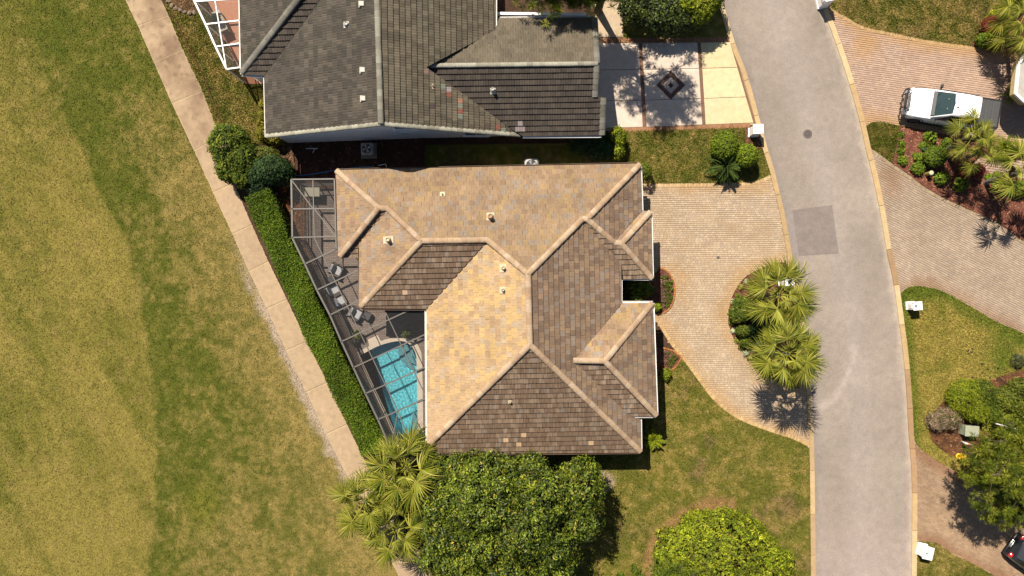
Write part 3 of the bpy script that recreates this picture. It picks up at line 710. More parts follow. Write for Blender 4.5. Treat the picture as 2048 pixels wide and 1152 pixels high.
class Roof:
    def __init__(s, house, m, tl, tw, lo, hi, wavy=0.0):
        s.house = house; s.m = m; s.tl = tl; s.tw = tw; s.lo = lo; s.hi = hi; s.wavy = wavy; s.full = []; s.rest = {}
    def face(s, plane, polypx, colf, m=None, over=0.03):
        poly = [plane.ab(plane.at(*p)) for p in polypx]
        # underlay
        mb = MB(); n = len(poly)
        top = [plane.xyz(a, b, -.015) for a, b in poly]; bot = [plane.xyz(a, b, -.14) for a, b in poly]
        tris = tessellate_polygon([[Vector((a, b, 0)) for a, b in poly]])
        f = []
        for t in tris:
            a, b, c = (Vector((*poly[i], 0)) for i in t)
            t = list(t) if (b - a).cross(c - a).z > 0 else list(t)[::-1]
            f.append(t); f.append([i + n for i in t[::-1]])
        ccw = sum(poly[i][0] * poly[(i + 1) % n][1] - poly[(i + 1) % n][0] * poly[i][1] for i in range(n)) > 0
        for i in range(n):
            j = (i + 1) % n; f.append([i, n + i, n + j, j] if ccw else [j, n + j, n + i, i])
        mb.add(top + bot, f); mb.build('roof_deck', M_felt, s.house)
        # tiles
        A = [p[0] for p in poly]; B = [p[1] for p in poly]; b = min(B) - over; row = 0; m = m or s.m
        while b < max(B):
            a = min(A) - (row % 2) * s.tw * .5 - s.tw * .25
            while a < max(A):
                g = .0035
                r = clip_rect(poly, a + g, a + s.tw - g, b, b + s.tl)
                if len(r) > 2:
                    ar = area(r); fullA = (s.tw - 2 * g) * s.tl
                    if ar > .004:
                        c = np.array(colf(a + s.tw / 2, b + s.tl / 2, plane)); 
                        if ar > fullA * .999: s.full.append((plane, a + s.tw / 2, b, c, m))
                        else: s.rest.setdefault(m.name, []).append((plane, r, b, c))
                a += s.tw
            b += s.tl; row += 1
    def tile_local(s):
        w = s.tw / 2 - .0035; L = s.tl + .012; n = 4 if s.wavy else 1
        xs = np.linspace(-w, w, n + 1); wv = s.wavy * np.array([0, 1, 0, 1, 0])[:n + 1] if n == 4 else np.zeros(n + 1)
        lo = [(x, -.012, s.lo + k) for x, k in zip(xs, wv)]; hi = [(x, L - .012, s.hi + k * .6) for x, k in zip(xs, wv)]; bt = [(-w, -.012, -.01), (w, -.012, -.01)]; bh = [(-w, L - .012, -.01), (w, L - .012, -.01)]
        V = lo + hi + bt + bh; N = n + 1
        F = [[i, i + 1, N + i + 1, N + i] for i in range(n)] + [[2 * N] + [2 * N + 1] + list(range(n, -1, -1)), [2 * N, 0, N, 2 * N + 2], [2 * N + 1, 2 * N + 3, N + n, n]]
        return V, F
    def finish(s, n_ind=296):
        V, F = s.tile_local()
        s.full.sort(key=lambda t: -(t[0].xyz(t[1], t[2], 0).z) )
        ind, rest = s.full[:n_ind], s.full[n_ind:]
        cache = {}
        for plane, a, b, c, m in ind:
            key = (tuple(np.round(np.log(c + 1e-4) * 7).astype(int)), m.name)
            if key not in cache:
                mb = MB(); mb.add(V, F, tuple(c)); me = mb.mesh('tile', color=True); me.materials.append(m); cache[key] = me
            M = plane.mtx(a, b) @ Matrix.Rotation(random.gauss(0, .006), 4, 'Z') @ Matrix.Rotation(random.gauss(0, .008), 4, 'X')
            M.translation += plane.n * abs(random.gauss(0, .003))
            obj('tile', cache[key], None, s.house, M)
        for mname in set([t[4].name for t in rest] + list(s.rest)):
            mb = MB()
            for plane, a, b, c, m in rest:
                if m.name != mname: continue
                dh = abs(random.gauss(0, .004)); da = random.gauss(0, .003)
                mb.add([plane.xyz(a + x + da, b + y, h + dh) for x, y, h in V], F, tuple(c))
            for plane, r, b, c in s.rest.get(mname, []):
                n = len(r); ccw = sum(r[i][0] * r[(i + 1) % n][1] - r[(i + 1) % n][0] * r[i][1] for i in range(n)) > 0
                if not ccw: r = r[::-1]
                hh = [s.lo + s.wavy * .4 + (s.hi - s.lo) * (y - b) / s.tl for x, y in r]
                mb.add([plane.xyz(x, y, h) for (x, y), h in zip(r, hh)] + [plane.xyz(x, y, -.01) for x, y in r],
                       [list(range(n))] + [[i, n + i, n + (i + 1) % n, (i + 1) % n] for i in range(n)], tuple(c))
            mb.build('roof_tiles', MATS[mname], s.house, color=True, kind='stuff')

def cap_mesh(width, hgt, length, col, n=6, m=None):
    mb = MB(); V = []; F = []
    for j, (y, sc) in enumerate(((-.02, 1.0), (length, .965))):
        for i in range(n + 1):
            t = math.pi * i / n; V.append((math.cos(t) * -width / 2 * sc, y, (math.sin(t) ** .8) * hgt * sc + (.006 if j == 0 else 0)))
        for i in range(n + 1):
            t = math.pi * i / n; V.append((math.cos(t) * -(width / 2 - .03) * sc, y, (math.sin(t) ** .8) * (hgt - .03) * sc - .05))
    N = n + 1
    for i in range(n): F.append([i, i + 1, 2 * N + i + 1, 2 * N + i][::1])
    for i in range(n): F.append([i + 1, i, N + i, N + i + 1])
    F.append([0, 2 * N, 3 * N, N][::1]); F.append([n, N + n, 3 * N + n, 2 * N + n])
    mb.add(V, F, col); me = mb.mesh('ridge_tile', color=True)
    bm = bmesh.new(); bm.from_mesh(me); bmesh.ops.recalc_face_normals(bm, faces=bm.faces); bm.to_mesh(me); bm.free()
    me.polygons.foreach_set('use_smooth', np.ones(len(me.polygons), bool)); me.set_sharp_from_angle(angle=math.radians(42)); me.materials.append(m or M_tile); return me

def ridge(house, p, q, caps, sp, lift=.03, name='ridge_tile'):
    d = q - p; L = d.length; n = max(1, round(L / sp)); d.normalize()
    if d.z < -.02: p, q = q, p; d = -d                        # lay them from the low end up
    r = d.cross(Vector((0, 0, 1))).normalized(); u = r.cross(d)
    for i in range(n):
        o = p + d * (L * i / n) + u * (lift + random.gauss(0, .003)); sc = L / n / sp
        M = Matrix(((r.x, d.x * sc, u.x, o.x), (r.y, d.y * sc, u.y, o.y), (r.z, d.z * sc, u.z, o.z), (0, 0, 0, 1)))
        obj(name, caps[random.randrange(len(caps))], None, house, M @ Matrix.Rotation(random.gauss(0, .012), 4, 'Z'))

def rot(v, a): return Vector((v[0] * math.cos(a) - v[1] * math.sin(a), v[0] * math.sin(a) + v[1] * math.cos(a)))
def gutter(house, pts, m, w=.11, hh=.10, name='gutter'):
    mb = MB()
    for a, b in zip(pts[:-1], pts[1:]):
        d = (b - a); d.z = 0; d.normalize(); n = Vector((d.y, -d.x, 0)) * (w / 2)
        z = Vector((0, 0, 1))
        prof = [(-w / 2, 0), (-w / 2, -hh), (w / 2, -hh), (w / 2, 0), (w / 2 - .018, 0), (w / 2 - .018, -hh + .02), (-w / 2 + .018, -hh + .02), (-w / 2 + .018, 0)]
        s_ = Vector((d.y, -d.x, 0))
        V = [e + s_ * x + z * y for e in (a, b) for x, y in prof]
        mb.add(V, [[i, (i + 1) % 8, 8 + (i + 1) % 8, 8 + i] for i in range(8)] + [[0, 1, 2, 3, 4, 5, 6, 7][::-1], list(range(8, 16))])
    return mb.build(name, m, house)

def vent(house, base, normal_plane, rad, hgt, flash, m_pipe, tilt=None, m_fl=None, name='vent_pipe'):
    """roof vent: pipe with cap, lead flashing as its sub-part"""
    mb = MB(); b = base + Vector((0, 0, -.05))
    prof = [(rad, 0), (rad, hgt), (rad * .8, hgt + .01), (rad * .75, hgt - .05)]
    mb.lathe(b, prof, 12); o = mb.build(name, m_pipe, house, smooth=False)
    p = normal_plane; a, bb = p.ab(base); f = MB(); w, l = flash
    f.add([p.xyz(a + x * w / 2, bb + y * l / 2, h) for h in (.06, .075) for x, y in ((-1, -1), (1, -1), (1, 1), (-1, 1))], [[4, 5, 6, 7], [0, 1, 5, 4], [1, 2, 6, 5], [2, 3, 7, 6], [3, 0, 4, 7]])
    f.lathe(base, [(rad * 2.0, -.1), (rad * 1.15, rad * 2.2)], 12)
    f.build('flashing', m_fl or M_lead, o)
    return o

def offset_poly(P, d):
    n = len(P); ar = sum(P[i].x * P[(i + 1) % n].y - P[(i + 1) % n].x * P[i].y for i in range(n)); s = 1 if ar > 0 else -1; out = []
    for i in range(n):
        a = (P[i] - P[i - 1]).normalized(); b = (P[(i + 1) % n] - P[i]).normalized()
        na = Vector((-a.y, a.x)) * s; nb = Vector((-b.y, b.x)) * s; m = na + nb; out.append(P[i] + m * (d / max(.25, 1 + na.dot(nb))))
    return out
def walls(house, P, z1, m, name='wall', z0=0.0):
    P = list(P)
    for i in range(len(P)):
        a, b = P[i], P[(i + 1) % len(P)]; d = (b - a)
        if d.length < .05: continue
        mb = MB(); mb.bar(Vector((a.x, a.y, (z0 + z1) / 2)), Vector((b.x, b.y, (z0 + z1) / 2)), .16, z1 - z0); mb.build(name, m, house)

# ------------------------------------------------------------------ the tan tiled house
A1 = math.radians(1.2)
N_, S_, E_, W_ = (rot(v, A1) for v in ((0, 1), (0, -1), (1, 0), (-1, 0)))
house = thing('tiled_house', 'tan and brown tiled hip roof house with screened pool in the middle', 'house', (0, 0, 0))
pN = Plane((976, 334.5), 2.8, N_)
pW3 = Plane((676, 430), 2.8, W_)
pS3 = Plane(pN.at(766, 417), 0, S_); pW2 = Plane(pN.at(843, 482), 0, W_); pS2 = Plane(pN.at(909, 481), 0, S_)
pW = Plane(pN.at(1056, 548), 0, W_); pE = Plane(pN.at(1056, 548), 0, E_)
pS = Plane(pE.at(1060, 690), 0, S_)
pSs = Plane(pN.at(1169, 438), 0, S_); pE2 = Plane(pN.at(1173, 438), 0, E_)
pN1 = Plane(pE2.at(1228, 485), 0, N_); pE1 = Plane(pN1.at(1243, 487), 0, E_)
pN2 = Plane(pE.at(1147, 721), 0, N_); pS2b = Plane(pE.at(1147, 721), 0, S_); pE2b = Plane(pN2.at(1210, 722), 0, E_)

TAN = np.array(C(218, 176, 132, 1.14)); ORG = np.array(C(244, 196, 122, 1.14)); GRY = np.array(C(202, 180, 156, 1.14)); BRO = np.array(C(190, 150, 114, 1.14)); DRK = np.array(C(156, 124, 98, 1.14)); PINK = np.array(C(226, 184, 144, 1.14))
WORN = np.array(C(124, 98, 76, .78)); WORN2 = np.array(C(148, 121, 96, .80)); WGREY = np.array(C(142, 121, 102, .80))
def pick(pal, p): return pal[np.searchsorted(np.cumsum(p), random.random() * .9999)] if True else None
def tcol(pal, p, stain=0.0, scol=None, smooth=None):
    def f(a, b, plane):
        c = pick(pal, p) * random.uniform(.93, 1.07)
        q = plane.xyz(a, b, 0)
        s = stain
        if smooth: s = smooth(q)
        if scol is not None and s > 0:
            s = s * (.55 + .9 * float(fbm(np.array([q.x]), np.array([q.y]), .45, 3, 201)[0])); s = min(max(s, 0), 1); c = c * (1 - s) + np.array(scol) * s
        return c
    return f
MEAN = TAN * .6 + ORG * .4
def soft(c, t=.46): return c * (1 - t) + MEAN * t
palN = [TAN * .86, ORG * .74, GRY * .82, BRO * .9, PINK * .86]; palNN = [TAN * .74, ORG * .66 * .7 + TAN * .74 * .3, GRY * .72, BRO * .80, PINK * .74]
house_roof = Roof(house, M_tile, .335, .31, .072, .012)
def lowW(q):                                    # the west slope browns towards its lower end
    px, py = PX(q.x, q.y); return .25 + .65 * float(sstep(740, 830, py)) if py > 700 else .12
house_roof.face(pN, [(673, 341), (1280, 328), (1173, 438), (1165, 437), (1056, 548), (975, 479), (843, 482), (775, 417), (757, 416)], tcol([c * .75 + TAN * .72 * .25 for c in palNN], [.40, .20, .16, .20, .04], .25, BRO * .8))
house_roof.face(pW3, [(673, 341), (757, 416), (680, 514), (677, 514)], tcol(palN, [.42, .10, .14, .30, .04], .4, BRO))
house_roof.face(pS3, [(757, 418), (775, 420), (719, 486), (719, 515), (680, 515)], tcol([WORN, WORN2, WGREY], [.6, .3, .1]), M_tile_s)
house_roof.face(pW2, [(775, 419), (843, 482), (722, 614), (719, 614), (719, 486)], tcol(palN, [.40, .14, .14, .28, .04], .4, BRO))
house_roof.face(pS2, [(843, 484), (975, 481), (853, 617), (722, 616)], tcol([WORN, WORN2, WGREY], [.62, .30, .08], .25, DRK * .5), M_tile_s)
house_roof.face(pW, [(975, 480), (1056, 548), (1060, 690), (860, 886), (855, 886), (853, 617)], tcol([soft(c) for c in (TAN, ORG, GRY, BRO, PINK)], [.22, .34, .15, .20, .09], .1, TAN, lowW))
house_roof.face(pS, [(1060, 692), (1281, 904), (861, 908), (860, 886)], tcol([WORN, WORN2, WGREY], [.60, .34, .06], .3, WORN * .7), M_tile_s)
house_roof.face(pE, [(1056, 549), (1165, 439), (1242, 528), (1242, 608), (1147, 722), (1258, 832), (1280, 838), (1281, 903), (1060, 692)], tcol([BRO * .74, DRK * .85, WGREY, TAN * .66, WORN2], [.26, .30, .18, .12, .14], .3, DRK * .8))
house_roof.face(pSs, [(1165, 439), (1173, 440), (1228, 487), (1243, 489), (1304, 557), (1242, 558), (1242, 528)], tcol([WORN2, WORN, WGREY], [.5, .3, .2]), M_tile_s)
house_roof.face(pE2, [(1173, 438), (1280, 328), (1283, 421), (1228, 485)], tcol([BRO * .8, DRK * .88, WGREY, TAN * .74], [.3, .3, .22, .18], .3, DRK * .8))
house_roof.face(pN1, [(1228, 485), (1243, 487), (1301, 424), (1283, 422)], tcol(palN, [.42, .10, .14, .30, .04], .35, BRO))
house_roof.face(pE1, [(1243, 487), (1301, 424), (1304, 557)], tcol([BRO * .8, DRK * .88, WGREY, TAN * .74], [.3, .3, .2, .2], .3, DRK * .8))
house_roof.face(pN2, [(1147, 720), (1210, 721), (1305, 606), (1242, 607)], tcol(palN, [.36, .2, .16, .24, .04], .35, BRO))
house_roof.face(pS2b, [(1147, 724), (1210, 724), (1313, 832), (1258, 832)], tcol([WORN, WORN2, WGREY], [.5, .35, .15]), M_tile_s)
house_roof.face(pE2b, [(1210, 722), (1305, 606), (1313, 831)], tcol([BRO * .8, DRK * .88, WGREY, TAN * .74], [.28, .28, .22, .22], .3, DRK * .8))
# a few replaced, cleaner tiles on the weathered south slope
for px, py in ((1048, 869), (1016, 878), (1040, 885), (1187, 883), (813, 588)):
    pl = pS if py > 700 else pS2; base = pl.ab(pl.at(px, py)); best = None
    for i, t in enumerate(house_roof.full):
        if t[0] is pl:
            dd = (t[1] - base[0]) ** 2 + (t[2] + .16 - base[1]) ** 2
            if best is None or dd < best[0]: best = (dd, i)
    if best: t = house_roof.full[best[1]]; house_roof.full[best[1]] = (t[0], t[1], t[2], TAN * 1.15, M_tile)
house_roof.finish()
CAPC = [C(220, 182, 142, 1.1), C(212, 172, 132, 1.1), C(226, 190, 152, 1.1), C(204, 164, 126, 1.1)]
caps = [cap_mesh(.36, .12, .40, c) for c in CAPC]
def rl(pa, a, pb, b): ridge(house, pa.at(*a), pb.at(*b), caps, .37)
rl(pN, (674, 342), pN, (757, 416)); rl(pN, (757, 417), pN, (775, 417)); rl(pN, (775, 417), pN, (843, 482)); rl(pN, (845, 482), pN, (975, 480))
rl(pN, (975, 480), pN, (1056, 548)); rl(pN, (1056, 548), pN, (1165, 438)); rl(pN, (1165, 438), pN, (1174, 438)); rl(pN, (1174, 438), pN, (1279, 330))
rl(pW3, (681, 512), pW3, (757, 417)); rl(pW2, (723, 612), pW2, (843, 482)); rl(pE, (1056, 550), pE, (1060, 688))
rl(pS, (861, 886), pS, (1060, 690)); rl(pS, (1280, 902), pS, (1060, 690)); rl(pE2, (1228, 485), pE2, (1174, 439)); rl(pN1, (1228, 485), pN1, (1243, 487))
rl(pN1, (1300, 425), pN1, (1243, 487)); rl(pE1, (1303, 556), pE1, (1243, 488)); rl(pN2, (1147, 721), pN2, (1210, 722)); rl(pN2, (1304, 607), pN2, (1210, 722)); rl(pE2b, (1312, 830), pE2b, (1210, 723))
for p, pl, r, h, fl in (((885, 389), pN, .05, .25, (.30, .28)), ((981, 434), pN, .13, .62, (.45, .50)), ((778, 480), pW2, .12, .55, (.42, .70)), ((1007, 536), pW, .09, .40, (.45, .42)), ((1006, 580), pW, .08, .34, (.38, .34)), ((1020, 803), pS, .07, .28, (.26, .22))):
    vent(house, pl.at(*p), pl, r, h, fl, M_lead if h < .6 else mat('clay_pipe', C(214, 160, 120), var=.1))
eave = [pN.at(673, 341), pN.at(1280, 328), pE2.at(1283, 421), pE1.at(1301, 424), pE1.at(1304, 557), pSs.at(1242, 557), pE.at(1242, 606), pE2b.at(1305, 606), pE2b.at(1313, 832), pS2b.at(1262, 832), pE.at(1280, 836), pS.at(1281, 904), pS.at(861, 908), pW.at(855, 886), pW.at(853, 617), pS2.at(722, 616), pW2.at(719, 515), pS3.at(680, 515)]
WALLP = offset_poly([v.xy for v in eave], .5)
walls(house, WALLP, 2.72, M_stucco)
def dn(v, z=-.03): return v + Vector((0, 0, z))
gutter(house, [dn(pE2.at(1282, 330)), dn(pE2.at(1285, 421))], M_white); gutter(house, [dn(pE1.at(1303, 424)), dn(pE1.at(1306, 557))], M_white)
gutter(house, [dn(pSs.at(1243, 559)), dn(pSs.at(1305, 559))], M_white); gutter(house, [dn(pE.at(1243, 560)), dn(pE.at(1243, 604))], M_white)
gutter(house, [dn(pN2.at(1242, 604)), dn(pN2.at(1306, 604))], M_white); gutter(house, [dn(pE2b.at(1307, 606)), dn(pE2b.at(1315, 832))], M_white)
gutter(house, [dn(pS2b.at(1262, 834)), dn(pS2b.at(1313, 834))], M_white); gutter(house, [dn(pE.at(1282, 838)), dn(pE.at(1283, 904))], M_white)
gutter(house, [dn(pW.at(851, 618)), dn(pW.at(853, 886))], M_white); gutter(house, [dn(pW3.at(672, 344)), dn(pW3.at(676, 514))], M_fascia); gutter(house, [dn(pW2.at(717, 490)), dn(pW2.at(719, 614))], M_fascia)
gutter(house, [dn(pS2.at(722, 618)), dn(pS2.at(851, 619))], M_fascia); gutter(house, [dn(pN.at(676, 339)), dn(pN.at(1278, 326))], M_fascia); gutter(house, [dn(pS.at(862, 910)), dn(pS.at(1280, 906))], M_fascia)
# openings in the shaded walls: garage doors, entrance, windows
def wall_panel(hs, a, b, t0, t1, z0, z1, m, name, out=.10, frame=True):
    d = (b - a); n = Vector((d.y, -d.x)).normalized(); p = a + d * t0; q = a + d * t1
    mb = MB(); mb.bar(Vector((*(p + n * out * .6), (z0 + z1) / 2)), Vector((*(q + n * out * .6), (z0 + z1) / 2)), out, z1 - z0)
    o = mb.build(name, m, hs)
    if frame:
        f = MB(); e = n * (out * .6 + .03)
        for zz in (z0, z1): f.bar(Vector((*(p + e), zz)), Vector((*(q + e), zz)), out + .03, .08)
        for pp in (p, q): f.bar(Vector((*(pp + e), z0)), Vector((*(pp + e), z1)), .08, out + .035)
        f.build('frame', M_white, o)
    return o
def seg(i): return WALLP[i], WALLP[(i + 1) % len(WALLP)]
for i, t0, t1, z0, z1, m, nm in ((3, .12, .88, .1, 2.2, M_white, 'garage_door'), (7, .08, .45, .1, 2.2, M_white, 'garage_door'), (7, .55, .92, .1, 2.2, M_white, 'garage_door'), (5, .3, .7, .1, 2.2, M_fascia, 'door'),
                                 (11, .2, .3, .9, 2.1, M_glass, 'window'), (11, .6, .72, .9, 2.1, M_glass, 'window'), (13, .15, .6, .1, 2.2, M_glass, 'glass_door'), (14, .2, .8, .1, 2.2, M_glass, 'glass_door'), (17, .3, .7, .9, 2.1, M_glass, 'window'), (0, .2, .26, .9, 2.0, M_glass, 'window'), (0, .7, .77, .9, 2.0, M_glass, 'window')):
    a, b = seg(i); n_area = sum(WALLP[k].x * WALLP[(k + 1) % len(WALLP)].y - WALLP[(k + 1) % len(WALLP)].x * WALLP[k].y for k in range(len(WALLP)))
    if n_area < 0: a, b = b, a
    wall_panel(house, a, b, t0, t1, z0, z1, m, nm)

# ------------------------------------------------------------------ the grey house
M_vent = mat('weathered_vent', C(224, 212, 190), rough=.6, var=.15, vscale=10)
A2 = math.radians(.8)
n2, s2, e2, w2 = (rot(v, A2) for v in ((0, 1), (0, -1), (1, 0), (-1, 0)))
grey = thing('grey_house', 'white walled house with dark grey tiled gable roof at the top', 'house', (-6, 14, 0))
gW = Plane((531, 210), 3.0, w2); gE = Plane(gW.at(758, 125), 0, e2)
gW1 = Plane((481, 70), 3.0, w2); gS1 = Plane(gW1.at(540, 73), 0, s2)
gS = Plane((1120, 271), 3.0, s2); gN = Plane(gS.at(1020, 131), 0, n2)
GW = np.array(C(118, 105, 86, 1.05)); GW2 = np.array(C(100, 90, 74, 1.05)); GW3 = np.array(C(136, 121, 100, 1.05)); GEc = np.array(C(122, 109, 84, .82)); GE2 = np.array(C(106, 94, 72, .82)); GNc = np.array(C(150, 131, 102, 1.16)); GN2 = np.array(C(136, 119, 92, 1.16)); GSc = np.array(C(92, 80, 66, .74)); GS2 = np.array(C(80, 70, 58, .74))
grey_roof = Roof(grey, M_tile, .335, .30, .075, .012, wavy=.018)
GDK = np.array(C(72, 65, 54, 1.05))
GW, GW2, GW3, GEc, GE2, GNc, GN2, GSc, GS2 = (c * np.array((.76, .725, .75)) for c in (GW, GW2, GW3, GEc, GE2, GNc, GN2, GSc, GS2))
grey_roof.face(gW1, [(478, -70), (480, 0), (483, 147), (596, 0), (650, -70)], tcol([GW, GW2, GW3], [.5, .35, .15], .3, GDK))
grey_roof.face(gS1, [(484, 149), (597, 0), (650, -70), (700, -70), (640, 0), (530, 151)], tcol([GSc, GS2], [.6, .4]))
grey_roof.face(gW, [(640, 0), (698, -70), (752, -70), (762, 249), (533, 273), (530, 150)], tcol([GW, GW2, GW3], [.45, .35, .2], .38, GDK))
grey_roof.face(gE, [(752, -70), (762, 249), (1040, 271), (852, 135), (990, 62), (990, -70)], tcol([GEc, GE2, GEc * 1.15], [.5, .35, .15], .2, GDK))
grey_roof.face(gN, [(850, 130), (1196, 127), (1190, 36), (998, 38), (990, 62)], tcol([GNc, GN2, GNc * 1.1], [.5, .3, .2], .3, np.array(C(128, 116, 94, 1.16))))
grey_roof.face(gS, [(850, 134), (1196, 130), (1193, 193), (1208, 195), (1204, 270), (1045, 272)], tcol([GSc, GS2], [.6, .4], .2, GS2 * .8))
RED = np.array(C(146, 88, 68)); PAL = np.array(C(168, 148, 140)); GRN = np.array(C(128, 128, 106))
for px, py, c in ((900, 184, PAL), (900, 192, RED), (861, 147, C(140, 110, 96)), (919, 207, C(170, 120, 90)), (919, 216, GRN), (919, 225, RED), (919, 233, GRN), (995, 245, RED), (1003, 250, GRN), (880, 172, GRN), (1034, 251, PAL), (1041, 259, C(168, 140, 132)), (1041, 251, PAL), (862, 211, C(90, 70, 66))):
    best = None
    for pl in (gE, gS):
        base = pl.ab(pl.at(px, py))
        for i, t in enumerate(grey_roof.full):
            if t[0] is pl:
                dd = (t[1] - base[0]) ** 2 + (t[2] + .16 - base[1]) ** 2
                if best is None or dd < best[0]: best = (dd, i)
    t = grey_roof.full[best[1]]; grey_roof.full[best[1]] = (t[0], t[1], t[2], np.array(c), t[4])
grey_roof.finish()
gcaps = [cap_mesh(.34, .11, .40, c) for c in (C(160, 149, 126), C(148, 137, 116), C(170, 159, 134), C(138, 128, 110))]
gdark = [cap_mesh(.40, .13, .40, c) for c in (C(134, 124, 108), C(122, 113, 98), C(146, 136, 118))]
gpale = [cap_mesh(.28, .09, .40, c) for c in (C(184, 172, 146), C(168, 156, 132), C(194, 182, 156))]
ridge(grey, gW.at(752, -70), gW.at(762, 247), gcaps, .37); ridge(grey, gW1.at(484, 146), gW1.at(650, -70), gdark, .37)
ridge(grey, gS.at(850, 132), gS.at(1194, 128), gpale, .37, .05)
ridge(grey, gW.at(534, 272), gW.at(761, 248), gpale, .37, .0, 'verge_tile'); ridge(grey, gE.at(763, 248), gE.at(1040, 270), gpale, .37, .0, 'verge_tile')
ridge(grey, gS.at(1193, 131), gS.at(1190, 193), gdark, .37, 0, 'verge_tile'); ridge(grey, gS.at(1207, 196), gS.at(1204, 269), gdark, .37, 0, 'verge_tile'); ridge(grey, gN.at(1194, 127), gN.at(1189, 38), gdark, .37, 0, 'verge_tile')
for p, pl, k in (((724, 9), gW, 1), ((694, 50), gW, 0), ((726, 141), gW, 1), ((727, 198), gW, 1), ((986, 182), gS, 0), ((866, 173), gE, 2)):
    q = pl.at(*p)
    if k == 1:
        mb = MB(); mb.box(q + Vector((0, 0, .12)), .28, .28, .10, A2, bev=.02); o = mb.build('roof_vent', M_vent, grey)
        mb = MB(); mb.box(q + Vector((0, 0, .05)), .36, .36, .05, A2); mb.build('flashing', M_lead, o)
    elif k == 0: vent(grey, q, pl, .10, .50 if p[0] > 900 else .3, (.34, .36), M_vent, m_fl=M_vent)
    else: vent(grey, q, pl, .05, .22, (.3, .16), M_lead)
gutter(grey, [dn(gW1.at(479, -70)), dn(gW1.at(482, 148))], M_white); gutter(grey, [dn(gS1.at(483, 150)), dn(gS1.at(530, 153))], M_white); gutter(grey, [dn(gW.at(528, 152)), dn(gW.at(531, 273))], M_white)
gutter(grey, [dn(gE.at(992, -70)), dn(gE.at(992, 60))], M_white); gutter(grey, [dn(gN.at(1000, 35)), dn(gN.at(1190, 33))], M_white); gutter(grey, [dn(gS.at(1046, 274)), dn(gS.at(1204, 273))], M_white)
GP = [W(*p).xy for p in ((576, 284), (572, 166), (526, 166), (520, -90), (972, -90), (976, 62), (1166, 64), (1174, 262), (1004, 272))]
walls(grey, GP[:-1], 2.86, M_stucco_w)   # the gable side is added below
a, b = GP[8], GP[0]
mb = MB(); t = .16; n_ = Vector((0, 1))
xr = gW.at(761, 248).x
prof = [(a.x, a.y, 0), (b.x, b.y, 0)]
yw = lambda x: a.y + (b.y - a.y) * (x - a.x) / (b.x - a.x)
top = [(b.x, yw(b.x), gW.z(b.x, yw(b.x)) - .16), (xr, yw(xr), gW.z(xr, yw(xr)) - .16), (a.x, yw(a.x), gE.z(a.x, yw(a.x)) - .16)]
front = prof + top; back = [(p[0], p[1] + .16, p[2]) for p in front]
mb.add(front + back, [[0, 4, 3, 2, 1], [5, 6, 7, 8, 9], [0, 1, 6, 5], [1, 2, 7, 6], [2, 3, 8, 7], [3, 4, 9, 8], [4, 0, 5, 9]])
gw = mb.build('gable_wall', M_stucco_w, grey)
def gwin(x0, x1, z0, z1, panes):
    y = yw((x0 + x1) / 2); mb = MB(); mb.box(((x0 + x1) / 2, y - .02, (z0 + z1) / 2), x1 - x0 + .16, .10, z1 - z0 + .16, 0); o = mb.build('window', M_white, grey)
    w = (x1 - x0) / panes
    for i in range(panes):
        g = MB(); g.box((x0 + w * (i + .5), y - .075, (z0 + z1) / 2), w - .06, .02, z1 - z0 - .04, 0); g.build('pane', M_glass, o)
    s_ = MB(); s_.box(((x0 + x1) / 2, y - .1, z0 - .1), x1 - x0 + .3, .14, .05, 0); s_.build('sill', M_white, o)
gwin(-7.05, -5.85, 3.0, 3.95, 2); gwin(-2.95, -1.55, .75, 1.95, 2)
mb = MB(); y = yw(-6.6); V = [(-6.62 + .36 * math.cos(k * math.pi / 8), y - .05, 1.6 + .13 * math.sin(k * math.pi / 8)) for k in range(16)]
mb.add(V + [(p[0], y + .02, p[2]) for p in V], [list(range(16))] + [[i, 16 + i, 16 + (i + 1) % 16, (i + 1) % 16] for i in range(16)]); o = mb.build('oval_vent', M_white, grey)
mb = MB(); V = [(-6.62 + .27 * math.cos(k * math.pi / 8), y - .055, 1.6 + .07 * math.sin(k * math.pi / 8)) for k in range(16)]
mb.add(V, [list(range(16))]); mb.build('louvre', M_black, o)
# garage door under the cross gable
mb = MB(); q0, q1 = GP[6], GP[7]
wall_panel(grey, q1, q0, .3, .72, .05, 2.2, M_white, 'garage_door')
